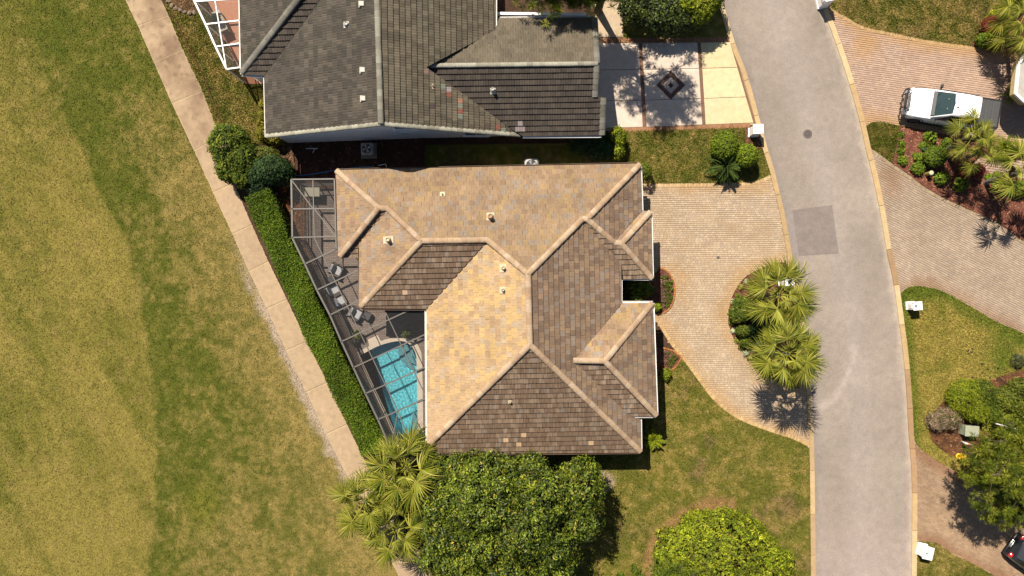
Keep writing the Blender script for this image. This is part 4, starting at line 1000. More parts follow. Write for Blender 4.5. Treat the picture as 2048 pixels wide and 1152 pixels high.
# ------------------------------------------------------------------ pool, deck, screen enclosure
M_deck = mat('deck_paver', C(150, 122, 102), var=.14, vscale=9, var2=.1, vscale2=2)
def brickify(m, scale, c1, c2, mortar, rotz=0.0):
    nt = m.node_tree; N = nt.nodes; L = nt.links; b = N['Principled BSDF']
    geo = N.new('ShaderNodeNewGeometry'); mp = N.new('ShaderNodeMapping'); mp.inputs['Rotation'].default_value = (0, 0, rotz); L.new(geo.outputs['Position'], mp.inputs[0])
    br = N.new('ShaderNodeTexBrick'); br.inputs['Scale'].default_value = scale; br.inputs['Color1'].default_value = (*c1, 1); br.inputs['Color2'].default_value = (*c2, 1); br.inputs['Mortar'].default_value = (*mortar, 1)
    br.inputs['Mortar Size'].default_value = .012; br.inputs['Brick Width'].default_value = .22; br.inputs['Row Height'].default_value = .11
    L.new(mp.outputs[0], br.inputs['Vector'])
    nz = N.new('ShaderNodeTexNoise'); nz.inputs['Scale'].default_value = 2.5; L.new(geo.outputs['Position'], nz.inputs['Vector'])
    mr = N.new('ShaderNodeMapRange'); mr.inputs['To Min'].default_value = .75; mr.inputs['To Max'].default_value = 1.25; L.new(nz.outputs['Fac'], mr.inputs[0])
    mx = N.new('ShaderNodeVectorMath'); mx.operation = 'SCALE'; L.new(br.outputs['Color'], mx.inputs[0]); L.new(mr.outputs[0], mx.inputs['Scale'])
    L.new(mx.outputs[0], b.inputs['Base Color'])
    bp = N.new('ShaderNodeBump'); bp.inputs['Strength'].default_value = .5; bp.inputs['Distance'].default_value = .01; bp.invert = True
    L.new(br.outputs['Fac'], bp.inputs['Height']); L.new(bp.outputs[0], b.inputs['Normal'])
brickify(M_deck, 1.0, C(166, 142, 124), C(146, 122, 106), C(104, 86, 74), .02)
DECK = [(608, 371), (705, 371), (705, 505), (752, 505), (752, 605), (880, 605), (880, 885), (797, 885), (610, 484)]
sheet('pool_deck', DECK, .03, M_deck, hole=COPING, kind='structure', label='brown paver deck around the swimming pool')

pool = thing('swimming_pool', 'small turquoise swimming pool with curved end and pale coping', 'swimming pool', W(785, 780))
PW = curve(POOL[:9], 4) + POOL[9:]
M_coping = mat('coping', C(232, 204, 174), var=.1, vscale=5, bump=.2, bscale=40)
# coping ring
cp = [W(*p).xy for p in COPING]; pw = [W(*p).xy for p in PW]
loops = [[v.to_3d() for v in cp], [v.to_3d() for v in pw]]; V = [v for l in loops for v in l]
F = []
for t in tessellate_polygon(loops):
    a, b, c = (V[i] for i in t); F.append(list(t) if (b - a).cross(c - a).z > 0 else list(t)[::-1])
n = len(cp); m_ = len(pw)
top = [(v.x, v.y, .055) for v in V]; bot = [(v.x, v.y, -.12) for v in V]
F2 = F + [[i, (i + 1) % n, n + m_ + (i + 1) % n, n + m_ + i] for i in range(n)] + [[n + i, n + (i + 1) % m_, n + m_ + n + (i + 1) % m_, n + m_ + n + i] for i in range(m_)]
mb = MB(); mb.add(top + bot, F2); me = mb.mesh('coping'); bm = bmesh.new(); bm.from_mesh(me); bmesh.ops.recalc_face_normals(bm, faces=bm.faces); bm.to_mesh(me); bm.free()
obj('coping', me, M_coping, pool)
# basin
M_plaster = mat('pool_plaster', (.22, .66, .74), rough=.7, var=.16, vscale=5, var2=.10, vscale2=16)
def depth(x, y):
    u, v = PX(x, y); return -.85 - .35 * sstep(720, 860, v)
pg = [(v.x, v.y) for v in pw]; ctr = np.mean(pg, 0)
inset = [tuple(np.array(p) + (ctr - np.array(p)) * .09) for p in pg]
N = len(pg); V = [(x, y, -.1) for x, y in pg] + [(x, y, float(depth(np.array(x), np.array(y)))) for x, y in inset]
tr = tessellate_polygon([[Vector((x, y, 0)) for x, y in inset]]); F = [[i, N + i, N + (i + 1) % N, (i + 1) % N] for i in range(N)] + [[N + i for i in t] for t in tr]
mb = MB(); mb.add(V, F); me = mb.mesh('basin'); bm = bmesh.new(); bm.from_mesh(me); bmesh.ops.recalc_face_normals(bm, faces=bm.faces); bmesh.ops.reverse_faces(bm, faces=bm.faces) if sum(f.normal.z for f in bm.faces) < 0 else None; bm.to_mesh(me); bm.free()
basin = obj('basin', me, M_plaster, pool)
# waterline tiles
mb = MB()
for i in range(N):
    a, b = Vector((*pg[i], 0)), Vector((*pg[(i + 1) % N], 0)); k = max(1, round((b - a).length / .15))
    for j in range(k):
        p, q = a.lerp(b, (j + .05) / k), a.lerp(b, (j + .95) / k); c_ = Vector((*ctr, 0)); d_ = (c_ - p).normalized() * .012
        z1, z0 = -.02, -.17
        mb.add([p + d_ + Vector((0, 0, z0)), q + d_ + Vector((0, 0, z0)), q + d_ + Vector((0, 0, z1)), p + d_ + Vector((0, 0, z1))], [[0, 1, 2, 3]], tuple(np.array(C(58, 128, 150)) * random.uniform(.7, 1.2)))
mb.build('waterline_tiles', mat('glazed_tile', attr=True, rough=.2, var=0), pool, color=True, kind='stuff')
# curved entry steps in the north east corner and a bench
for k, (r, z) in enumerate(((.55, -.25), (1.0, -.48), (1.4, -.70))):
    c = W(836, 700).xy; pts = []
    for t in np.linspace(math.radians(150), math.radians(285), 12): pts.append((c.x + r * math.cos(t), c.y + r * math.sin(t)))
    pts = [p for p in pts] + [(c.x + .05, c.y)]
    cl = [p for p in pts if inside(pg, np.array([p[0]]), np.array([p[1]]))[0]]
    if len(cl) > 2:
        mb = MB(); mb.prism(cl, -1.3, z); mb.build('pool_step', mat('step_plaster', C(176, 214, 214), var=.1, vscale=12), pool)
mb = MB(); mb.prism([W(*p).xy for p in ((823, 828), (834.5, 826), (835, 866), (824, 866))], -1.3, -.4); mb.build('pool_step', MATS['step_plaster'], pool)
# water: real ripples, refracting
def water():
    P = [Vector(p) for p in pg]; xs = [p.x for p in P]; ys = [p.y for p in P]; st = .03
    gx, gy = np.meshgrid(np.arange(min(xs), max(xs), st), np.arange(min(ys), max(ys), st)); gx = gx.ravel(); gy = gy.ravel()
    k = inside(pg, gx, gy) & (dist_line(pg + pg[:1], gx, gy) > .03); gx, gy = gx[k], gy[k]
    r = delaunay_2d_cdt(P + [Vector(q) for q in zip(gx, gy)], [(i, (i + 1) % N) for i in range(N)], [], 1, 1e-6)
    V = np.array([(v.x, v.y) for v in r[0]]); F = np.array([f for f in r[2] if len(f) == 3])
    x, y = V[:, 0], V[:, 1]; h = np.zeros(len(V))
    for i in range(34):
        th = rng.uniform(0, 2 * np.pi); wl_ = rng.uniform(.09, .30); h += wl_ ** 1.3 * .0020 * np.sin((x * np.cos(th) + y * np.sin(th)) * 2 * np.pi / wl_ + rng.uniform(0, 6.28))
    a, b, c = V[F[:, 0]], V[F[:, 1]], V[F[:, 2]]
    cw = (b[:, 0] - a[:, 0]) * (c[:, 1] - a[:, 1]) - (b[:, 1] - a[:, 1]) * (c[:, 0] - a[:, 0]) < 0; F[cw] = F[cw][:, ::-1]
    return np_mesh('water', np.column_stack([V, h - .09]), F, smooth=True)
m = bpy.data.materials.new('pool_water'); m.use_nodes = True; Nn = m.node_tree.nodes; Ll = m.node_tree.links
for q in list(Nn):
    if q.type != 'OUTPUT_MATERIAL': Nn.remove(q)
rf = Nn.new('ShaderNodeBsdfRefraction'); rf.inputs['IOR'].default_value = 1.33; rf.inputs['Roughness'].default_value = 0.0; rf.inputs['Color'].default_value = (.80, .97, .98, 1)
gl = Nn.new('ShaderNodeBsdfGlossy'); gl.inputs['Roughness'].default_value = .02
fr = Nn.new('ShaderNodeFresnel'); fr.inputs['IOR'].default_value = 1.33
mx = Nn.new('ShaderNodeMixShader'); Ll.new(fr.outputs[0], mx.inputs[0]); tr_ = Nn.new('ShaderNodeBsdfTransparent'); tr_.inputs['Color'].default_value = (.88, 1, 1, 1); m2 = Nn.new('ShaderNodeMixShader'); m2.inputs[0].default_value = .8; Ll.new(tr_.outputs[0], m2.inputs[1]); Ll.new(rf.outputs[0], m2.inputs[2]); Ll.new(m2.outputs[0], mx.inputs[1]); Ll.new(gl.outputs[0], mx.inputs[2])
Ll.new(mx.outputs[0], [q for q in Nn if q.type == 'OUTPUT_MATERIAL'][0].inputs['Surface'])
wat = obj('water', water(), m, pool)
wat.cycles.is_caustics_caster = True; basin.cycles.is_caustics_receiver = True; sun_d.cycles.is_caustics_light = True
for o in pool.children:
    if o.name.startswith('pool_step'): o.cycles.is_caustics_receiver = True

# screen enclosure of the tan house
ZT = 2.75
def cage(name, label, zt, outer, rafters, purlins, edges, m, walls_at, panels, bw, base_px, rails=True):
    t = thing(name, label, 'screen enclosure', W(*base_px))
    def B(a, b, nm, w=bw, h=.10):
        mb = MB(); mb.bar(W(*a, zt), W(*b, zt), w, h); mb.build(nm, m, t)
    for a, b in zip(outer[:-1], outer[1:]): B(a, b, 'edge_beam', bw * 1.3)
    for a, b in rafters: B(a, b, 'rafter')
    for a, b in purlins: B(a, b, 'purlin', bw * .7, .07)
    for a, b in edges: B(a, b, 'edge_beam', bw)
    posts = walls_at
    for p in posts:
        q = W(*p, zt); mb = MB(); mb.bar(Vector((q.x, q.y, 0)), Vector((q.x, q.y, zt - .05)), .06, .06); mb.build('post', m, t)
    for a, b in zip(posts[:-1], posts[1:]):
        p, q = W(*a, zt), W(*b, zt)
        mb = MB(); mb.add([(p.x, p.y, .05), (q.x, q.y, .05), (q.x, q.y, zt - .05), (p.x, p.y, zt - .05)], [[0, 1, 2, 3]]); mb.build('wall_screen', M_screen_wall, t)
        for z in ((.04, .45, .95) if rails else ()):
            mb = MB(); mb.bar(Vector((p.x, p.y, z)), Vector((q.x, q.y, z)), .05, .06); mb.build('rail', M_rail, t)
    for i, pl in enumerate(panels):
        mb = MB(); mb.add([W(*p, zt - .01) for p in pl], [list(range(len(pl)))]); mb.build('roof_screen', M_screen, t)
    return t
OUT = [(583, 359), (585, 476), (610, 528), (634, 580), (660, 630), (683, 683), (707, 735), (731, 787), (756, 839), (778, 889)]
RAF = [((583, 418), (670, 417)), ((585, 475), (671, 473)), ((610, 528), (673, 498)), ((634, 580), (718, 540)), ((660, 630), (720, 600)), ((683, 683), (822, 619)), ((707, 735), (852, 668)), ((731, 787), (853, 733)), ((756, 839), (853, 796)), ((756, 839), (853, 796))][:9]
PUR = [((626, 361), (629, 476)), ((584, 361), (626, 417)), ((629, 418), (671, 472)), ((629, 476), (796, 822)), ((796, 822), (822, 889)), ((770, 622), (852, 793)), ((796, 822), (783, 888)), ((853, 830), (800, 888))][:7]
PAN = [[(583, 359), (669, 358), (670, 417), (583, 418)], [(583, 418), (670, 417), (671, 474), (585, 475)], [(585, 476), (671, 474), (673, 498), (610, 528)], [(610, 528), (673, 498), (677, 515), (718, 515), (718, 540), (634, 580)], [(634, 580), (718, 540), (720, 600), (660, 630)], [(660, 630), (720, 601), (722, 618), (822, 619), (683, 683)], [(683, 683), (822, 619), (852, 619), (852, 668), (707, 735)], [(707, 735), (852, 668), (853, 733), (731, 787)], [(731, 787), (853, 733), (853, 796), (756, 839)], [(756, 839), (853, 796), (855, 889), (778, 889)]]
cage('screen_enclosure', 'bronze framed screen enclosure over the pool of the tan house', ZT, OUT, RAF, PUR, [((583, 359), (669, 358)), ((778, 889), (856, 889)), ((669, 358), (673, 500)), ((720, 619), (852, 619)), ((852, 619), (855, 889))], M_bronze,
     [(669, 358), (626, 359)] + OUT + [(818, 889), (856, 889)], PAN, .08, (680, 600))
# white cage of the grey house
OUT2 = [(340, -90), (368, -40), (388, 0), (411.5, 48.7), (431.6, 93.6), (453.5, 138.5)]
RAF2 = [((368, -40), (478, -48)), ((389, 3), (478, -2)), ((411.5, 48.7), (480, 41)), ((431.6, 93.6), (479, 87))]
cage('screen_enclosure', 'white framed screen cage over a terracotta patio at the grey house', 2.75, OUT2, RAF2, [((415, -90), (453, 138))], [((453.5, 138.5), (482, 134.7)), ((478, -90), (481, 135))], M_white,
     OUT2 + [(482, 135)], [[(340, -90), (478, -90), (478, -48), (368, -40)], [(368, -40), (478, -48), (478, -2), (389, 3)], [(389, 3), (478, -2), (480, 41), (411, 49)], [(411, 49), (480, 41), (479, 87), (431, 94)], [(431, 94), (479, 87), (481, 135), (453, 138)]], .075, (450, 60), False)
sheet('patio', [(372, -80), (520, -80), (526, 168), (492, 168), (428, 38)], .055, mat('terracotta', C(206, 138, 102), var=.1, vscale=6, var2=.08, vscale2=20), kind='structure', label='terracotta coloured patio under the white screen cage')
# ------------------------------------------------------------------ foliage builders
def unit(n):
    v = rng.normal(size=(n, 3)); return v / np.linalg.norm(v, axis=1, keepdims=True)
def nrm(v): return v / (np.linalg.norm(v, axis=1, keepdims=True) + 1e-9)
def n3(p, f, ph=0.0):
    x, y, z = p[:, 0] * f + ph, p[:, 1] * f + ph * 1.7, p[:, 2] * f + ph * .6
    return (np.sin(x) * np.sin(y * 1.1 + 1) + np.sin(y * .9 + 2.1) * np.sin(z * 1.2 + .4) + np.sin(z * .8 + 4) * np.sin(x * 1.3 + 2)) / 3

def leaf_mesh(name, P, Nr, L, wr, col, fold=.25):
    n = len(P); t = nrm(np.cross(Nr, unit(n))); b = np.cross(Nr, t); L = np.broadcast_to(L, (n,))[:, None]; w = L * wr / 2
    V = np.empty((n, 4, 3)); V[:, 0] = P - t * L / 2; V[:, 2] = P + t * L / 2; V[:, 1] = P + b * w + Nr * w * fold; V[:, 3] = P - b * w + Nr * w * fold
    base = np.arange(n)[:, None, None] * 4
    F = (base + np.array([[0, 1, 2], [0, 2, 3]])[None]).reshape(-1, 3)
    return np_mesh(name, V.reshape(-1, 3), F, np.repeat(col, 4, 0))

def crown(lobes, n, amp=.12, freq=1.1, shell=(.80, 1.04), zmin=-.45, inner=.82):
    lo = np.array(lobes, float); A = (lo[:, 3] * lo[:, 4] + lo[:, 3] * lo[:, 5] + lo[:, 4] * lo[:, 5]); out = []; on = []
    need = n
    for _ in range(8):
        m = need * 2 + 50; k = rng.choice(len(lo), m, p=A / A.sum()); d = unit(m); d = d[(d[:, 2] > zmin)]; k = k[:len(d)]
        c = lo[k, :3]; r = lo[k, 3:]; q = c + d * r
        rr = rng.uniform(*shell, len(d)) * (1 + amp * n3(q, freq) * 1.6 + amp * .6 * n3(q, freq * 2.7, 3))
        p = c + d * r * rr[:, None]; ok = np.ones(len(p), bool)
        for j in range(len(lo)):
            e = np.linalg.norm((p - lo[j, :3]) / lo[j, 3:], axis=1); ok &= (e > inner) | (k == j)
        ok &= p[:, 2] > .08
        out.append(p[ok]); on.append(nrm(d / r)[ok]); need = n - sum(len(o) for o in out)
        if need <= 0: break
    return np.concatenate(out)[:n], np.concatenate(on)[:n]

def foliage(name, lobes, n_cl, per, rc, L, wr, pal, mat_, parent, up=.5, rnd=.7, amp=.12, freq=1.1, bright=.25, zmin=-.45, shell=(.80, 1.04), yel=None, yf=.0, inner=.82):
    c, nn = crown(lobes, n_cl, amp, freq, shell, zmin, inner); m = len(c)
    P = np.repeat(c, per, 0) + unit(m * per) * (rng.uniform(0, 1, (m * per, 1)) ** .5) * rc
    Nr = nrm(np.repeat(nn, per, 0) + np.array([0, 0, up]) + unit(m * per) * rnd)
    pal = np.array(pal); cc = pal[rng.integers(0, len(pal), m)] * (1 + bright * rng.normal(size=(m, 1))).clip(.45, 1.8) * (1 + .3 * n3(c, 1.7, 2) + .22 * n3(c, 4.1, 5))[:, None].clip(.45, 1.6)
    col = np.repeat(cc, per, 0) * rng.uniform(.7, 1.3, (m * per, 1))
    if yel is not None: k = rng.uniform(size=len(col)) < yf; col[k] = np.array(yel) * rng.uniform(.7, 1.3, (k.sum(), 1))
    return obj(name, leaf_mesh(name, P, Nr, L * rng.uniform(.7, 1.3, len(P)), wr, col.clip(.002, .8)), mat_, parent)

def woody(parent, base, top, r0, r1, limbs, m=None, name='trunk', bend=.15):
    b, t = Vector(base), Vector(top); mb = MB(); pts = []; n = 6
    off = Vector((random.uniform(-1, 1), random.uniform(-1, 1), 0)) * bend
    for i in range(n + 1): s = i / n; pts.append(b.lerp(t, s) + off * math.sin(math.pi * s))
    mb.tube(pts, [r0 * 1.25] + [r0 + (r1 - r0) * i / n for i in range(1, n + 1)], 9)
    o = mb.build(name, m or M_bark, parent, smooth=True)
    for st, en, r in limbs:
        p = b.lerp(t, st); e = Vector(en); mid = p.lerp(e, .5) + Vector((random.uniform(-.2, .2), random.uniform(-.2, .2), .2))
        l = MB(); l.tube([p, mid, e], [r, r * .65, r * .2], 6); l.build('limb', m or M_bark, parent, smooth=True)
    return o

def bush(name, label, cat, px, z, r, pal, n=500, L=.14, wr=.5, per=6, rc=.12, group=None, mat_=None, amp=.14, freq=1.6, lobes=None, up=.5, rnd=.7, bright=.25, yel=None, yf=0, stem=True, shell=(.80, 1.04), fol='foliage', inner=.82):
    """px is where the crown's middle shows in the photograph; z its height"""
    c = W(px[0], px[1], z); t = thing(name, label, cat, (c.x, c.y, 0), group)
    rx, ry, rz = r if hasattr(r, '__len__') else (r, r, r)
    lb = lobes(c) if lobes else [(c.x, c.y, z, rx, ry, rz)]
    foliage(fol, lb, n, per, rc, L, wr, pal, mat_ or M_leaf, t, up=up, rnd=rnd, amp=amp, freq=freq, bright=bright, yel=yel, yf=yf, shell=shell, inner=inner)
    if stem: woody(t, (c.x, c.y, 0.02), (c.x, c.y, max(.15, z)), max(.025, rx * .06), max(.015, rx * .03), [(.5, (c.x + rx * .5 * math.cos(a), c.y + ry * .5 * math.sin(a), z + rz * .3), max(.012, rx * .03)) for a in (0.3, 2.4, 4.4)], name='stem')
    return t

# greens (as base colours)
MAGN = [(.058, .082, .006), (.082, .108, .008), (.038, .056, .005), (.110, .132, .010), (.024, .037, .005)]
HEDG = [(.060, .105, .005), (.082, .130, .006), (.042, .082, .005), (.115, .155, .008)]
BALL = [(.12, .165, .008), (.15, .19, .012), (.09, .135, .008)]
YELG = [(.175, .205, .008), (.130, .165, .008), (.22, .235, .014), (.085, .115, .008)]
SHRB = [(.060, .090, .008), (.090, .118, .009), (.038, .062, .007), (.120, .140, .012)]
DARK = [(.020, .042, .012), (.030, .058, .016), (.042, .072, .018), (.015, .030, .010)]
PINE = [(.090, .115, .008), (.125, .145, .010), (.058, .080, .008), (.165, .17, .016)]
FRND = [(.150, .165, .016), (.200, .200, .022), (.070, .092, .010), (.27, .245, .05)]
SAGO = [(.045, .072, .014), (.062, .088, .016), (.032, .054, .012)]

# ---- palms
def fan_frond(seed, Lp=1.1, Lf=1.1, n=30, droop=.55, pal=FRND):
    r = np.random.default_rng(seed); V = []; F = []; Cc = []
    def quad_strip(rows, col):
        b = len(V)
        for rw in rows:
            for p in rw: V.append(p); Cc.append(col)
        k = len(rows[0])
        for i in range(len(rows) - 1):
            for j in range(k - 1): F.append((b + i * k + j, b + i * k + j + 1, b + (i + 1) * k + j + 1, b + (i + 1) * k + j))
    pet = lambda t: np.array([Lp * t, 0, .10 * math.sin(t * math.pi * .5) - .10 * t * t])
    yc = np.array(pal[1]) * 1.35
    quad_strip([[pet(t) + (0, -.028 * (1 - .3 * t), 0), pet(t) + (0, 0, .02), pet(t) + (0, .028 * (1 - .3 * t), 0)] for t in np.linspace(0, 1.25, 6)], yc)
    hub = pet(1.0)
    for i in range(n):
        s = -1 + 2 * i / (n - 1); phi = s * math.radians(118) + r.normal(0, .03); l = Lf * (1.0 - .22 * abs(s) ** 2) * r.uniform(.88, 1.08)
        h0 = pet(1.0 + .22 * (1 - abs(s))); d = np.array([math.cos(phi), math.sin(phi), 0.0]); sd = np.array([-d[1], d[0], 0])
        lift = -.15 * abs(s) + .05; dr = droop * r.uniform(.4, 1.7)
        rows = []
        for t, w in ((0.03, .006), (.3, .029), (.58, .029), (.8, .016), (1.0, .002)):
            c = h0 + d * l * (t - .12 * dr * t ** 2) + np.array([0, 0, lift * l * t - dr * l * t ** 2.6 * .75])
            rows.append([c - sd * w - (0, 0, w * 1.0), c + (0, 0, w * .5), c + sd * w - (0, 0, w * 1.0)])
        quad_strip(rows, np.array(pal[r.integers(len(pal))]) * r.uniform(.75, 1.3))
    return np_mesh('frond', np.array(V), np.array(F), np.array(Cc).clip(.002, .8))
FANS = [fan_frond(k, droop=.35 + .12 * (k % 4)) for k in range(7)]
OLDPAL = [(.20, .125, .045), (.16, .105, .04), (.13, .11, .03)]
FAN_OLD = [fan_frond(50 + k, droop=.9, pal=OLDPAL) for k in range(2)]

def trunk_mesh(b, t, r0, r1, rings=26):
    mb = MB(); pts = []; rad = []
    for i in range(rings + 1):
        s = i / rings; pts.append(b.lerp(t, s) + Vector((.10 * math.sin(s * 2.6), .08 * math.sin(s * 3.1 + 1), 0)) * s * (1 - s) * 2); rad.append((r0 + (r1 - r0) * s) * (1.0 + (.09 if i % 2 else 0)) * (1.25 if i == 0 else 1))
    mb.tube(pts, rad, 11); return mb, pts
def palm(label, crown_px, z, base_px=None, n=26, scale=1.0, group=None, cat='palm tree', old=2, seed=0, r0=.2, up_bias=0.0):
    random.seed(100 + seed); c = W(*crown_px, z)
    b = W(*base_px) if base_px else Vector((c.x, c.y, 0))
    t = thing('palm_tree', label, cat, b, group)
    mb, pts = trunk_mesh(Vector((b.x, b.y, .02)), c + Vector((0, 0, -.35)), r0, r0 * .8); mb.build('trunk', M_trunk, t)
    for i in range(n + old):
        az = i * 2.39996 + random.uniform(-.25, .25); f = (i + .5) / n
        if i < n: el = math.radians(84 - 116 * (f ** .8) + random.uniform(-11, 11)); me = FANS[random.randrange(7)]
        else: el = math.radians(-62 + random.uniform(-12, 12)); me = FAN_OLD[i % 2]
        sc = scale * random.uniform(.86, 1.1) * (.62 if i < 5 else 1)
        M = Matrix.Translation(c + Vector((math.cos(az), math.sin(az), 0)) * r0 * .5 + Vector((0, 0, -.25 * f))) @ Matrix.Rotation(az, 4, 'Z') @ Matrix.Rotation(-el, 4, 'Y') @ Matrix.Rotation(random.uniform(-.35, .35), 4, 'X') @ Matrix.Scale(sc, 4)
        obj('frond', me, M_frond, t, M)
    return t
ISP = 'cabbage palms in the island bed'
palm('fan palm at the upper end of the island bed, hiding a white letter box', (1560, 590), 4.3, (1523, 592), 27, .93, ISP, seed=1)
palm('fan palm at the lower end of the island bed, shadow across the kerb', (1577, 708), 5.6, (1512, 688), 27, .93, ISP, seed=2)
CLP = 'palm clump beside the cart path'
palm('largest fan palm of the clump at the pool corner', (812, 938), 3.4, None, 28, 1.12, CLP, seed=3)
palm('leftmost fan palm of the clump leaning over the cart path', (728, 1006), 2.9, (752, 985), 22, .92, CLP, seed=4)
palm('lowest fan palm of the clump beside the broad dark tree', (790, 1062), 3.0, (795, 1040), 22, .95, CLP, seed=5)
palm('small fan palm between the largest and lowest palms of the clump', (762, 968), 2.2, None, 12, .7, CLP, seed=15)
BDP = 'palms in the red mulch bed'
palm('fan palm leaning over the tail of the white pickup', (1952, 266), 3.8, (1890, 303), 12, .74, BDP, seed=6, r0=.15)
palm('fan palm with grey trunk beside the one leaning over the pickup', (1964, 300), 3.2, (1930, 318), 10, .70, BDP, seed=7, r0=.15)
palm('fan palm at the right edge above the brown paver driveway', (2052, 342), 4.4, (1970, 366), 15, .85, BDP, seed=8, r0=.16)
TRP = 'palms in the top right corner'
palm('upper fan palm with curved grey trunk in the top right corner', (2056, 20), 3.4, (2010, 50), 14, .9, TRP, seed=9, r0=.15)
palm('lower fan palm with curved grey trunk in the top right corner', (2058, 52), 3.2, (2008, 82), 14, .9, TRP, seed=10, r0=.15)

# ---- sago palms: long feathered fronds
def pinnate(seed, L=1.0, n=26, pal=SAGO, wl_=.18, droop=.5, wid=.016):
    r = np.random.default_rng(seed); V = []; F = []; Cc = []
    rp = lambda t: np.array([L * t * (1 - .12 * t), 0, .28 * L * math.sin(t * 2.2) - droop * L * t * t])
    for i in range(8):
        a, b_ = rp(i / 8), rp((i + 1) / 8); k = len(V); w = .012
        V += [a + (0, -w, 0), b_ + (0, -w, 0), b_ + (0, w, 0), a + (0, w, 0)]; Cc += [np.array(pal[1]) * 1.5] * 4; F.append((k, k + 1, k + 2, k + 3))
    for i in range(n):
        t = .12 + .86 * i / n; p = rp(t); l = wl_ * math.sin(math.pi * min(1, t * .9 + .08)) ** .6
        for s in (-1, 1):
            d = np.array([.55, s, .35]); d = d / np.linalg.norm(d); k = len(V); w = np.array([wid, 0, 0]); e = p + d * l * r.uniform(.85, 1.1) + (0, 0, -.15 * l)
            V += [p - w, p + w, (p + e) / 2 + w * 1.2 + (0, 0, .012), e, (p + e) / 2 - w * 1.2]; Cc += [np.array(pal[r.integers(len(pal))]) * r.uniform(.8, 1.3)] * 5
            F.append((k, k + 1, k + 2, k + 4)); F.append((k + 4, k + 2, k + 3, k + 3))
    Fq = [f for f in F if len(set(f)) == 4]; Ft = [f[:3] for f in F if len(set(f)) == 3]
    me = bpy.data.meshes.new('frond'); me.from_pydata([tuple(v) for v in V], [], [list(f) for f in Fq] + [list(f) for f in Ft]); me.update(); set_col(me, np.array(Cc).clip(.002, .8)); return me
SAG = [pinnate(k) for k in range(4)]
def sago(label, px, z, n, scale, group=None, seed=0, meshes=None, name='sago_palm', cat='sago palm', el0=70, el1=-15):
    random.seed(300 + seed); c = W(*px, z); t = thing(name, label, cat, (c.x, c.y, 0), group)
    mb = MB(); mb.lathe((c.x, c.y, 0.02), [(.16 * scale, 0), (.18 * scale, z * .6), (.12 * scale, z)], 10); mb.build('trunk', M_bark, t)
    for i in range(n):
        az = i * 2.39996 + random.uniform(-.15, .15); f = (i + .5) / n; el = math.radians(el0 + (el1 - el0) * f + random.uniform(-6, 6))
        M = Matrix.Translation(c) @ Matrix.Rotation(az, 4, 'Z') @ Matrix.Rotation(-el, 4, 'Y') @ Matrix.Scale(scale * random.uniform(.85, 1.1), 4)
        obj('frond', (meshes or SAG)[random.randrange(len(meshes or SAG))], M_frond, t, M)
    return t
sago('dark green sago palm below the two clipped round shrubs', (1448, 333), .55, 30, 1.3)
LONG = [pinnate(20 + k, 1.0, 20, YELG, .20, .55, .02) for k in range(3)]
sago('strappy green plant at the corner of the tan house', (1306, 878), .4, 22, .8, seed=2, meshes=LONG, name='strappy_plant', cat='plant')
sago('cycad in the shade of the grey house corner', (1206, 284), .5, 22, .95, seed=3, meshes=[pinnate(30, pal=DARK), pinnate(31, pal=DARK)])
sago('feathery bush at the front corner of the right hand house', (2022, 193), .5, 24, .62, seed=5, meshes=LONG, name='feathery_bush', cat='bush')
sago('feathery yellow green plant between pickup and walkway', (2006, 293), .6, 24, .72, seed=6, meshes=LONG, name='feathery_plant', cat='plant')

# ---- clipped hedge along the cart path
HL = [(486, 388), (500, 425), (532, 500), (566, 570), (604, 660), (643, 740), (681, 815), (714, 880), (730, 908)]
HR = [(545, 388), (566, 430), (592, 492), (622, 560), (655, 640), (692, 720), (730, 800), (762, 865), (772, 893)]
hc = curve([((a[0] + b[0]) / 2, (a[1] + b[1]) / 2) for a, b in zip(HL, HR)], 6)
hz = 1.7
hedge = thing('clipped_hedge', 'long clipped green hedge between the cart path and the pool screen', 'hedge', W(620, 650))
pts = [W(*p, hz * .8) for p in hc]; P = []; Nn_ = []; seg_ = [(pts[i], pts[i + 1]) for i in range(len(pts) - 1)]; Ls = np.array([(b - a).length for a, b in seg_])
n = 34000; k = rng.choice(len(seg_), n, p=Ls / Ls.sum()); tt = rng.uniform(size=n); A_ = np.array([a[:] for a, b in seg_]); B_ = np.array([b[:] for a, b in seg_])
c = A_[k] + (B_[k] - A_[k]) * tt[:, None]; d = nrm(B_ - A_)[k]; sd_ = np.column_stack([-d[:, 1], d[:, 0], np.zeros(n)])
hw = .80 + .06 * np.sin(c[:, 1] * 1.7)
q = rng.uniform(-1, 1, n); side = rng.uniform(size=n) < .34; q[side] = np.sign(q[side])
zt = hz - .22 * np.abs(q) ** 4; zt = np.where(side, rng.uniform(.15, hz - .15, n), zt) + .06 * n3(c * 1.0, 3.0)
P = np.column_stack([c[:, 0], c[:, 1], zt]) + sd_ * (q * hw)[:, None] + unit(n) * .07
Nn_ = nrm(np.where(side[:, None], sd_ * q[:, None], sd_ * (q ** 3)[:, None] * .6 + np.array([0, 0, 1.0])) + unit(n) * .8)
hp = np.array(HEDG); br_ = (1 + .30 * n3(P, 1.1, 4) + .25 * n3(P, 2.9) + .15 * n3(P, 7))[:, None]
col = hp[rng.integers(0, 4, n)] * rng.uniform(.65, 1.35, (n, 1)) * br_
kb = rng.uniform(size=n) < .025 + .05 * (n3(P, 1.6, 9) > .35); col[kb] = np.array((.13, .09, .03)) * rng.uniform(.6, 1.2, (kb.sum(), 1))
P[:, 2] += np.where(rng.uniform(size=n) < .03, rng.uniform(.05, .22, n), 0)
obj('foliage', leaf_mesh('foliage', P, Nn_, rng.uniform(.08, .15, n), .55, col.clip(.002, .8)), M_leaf, hedge)
mb = MB()                                                       # dense twiggy core
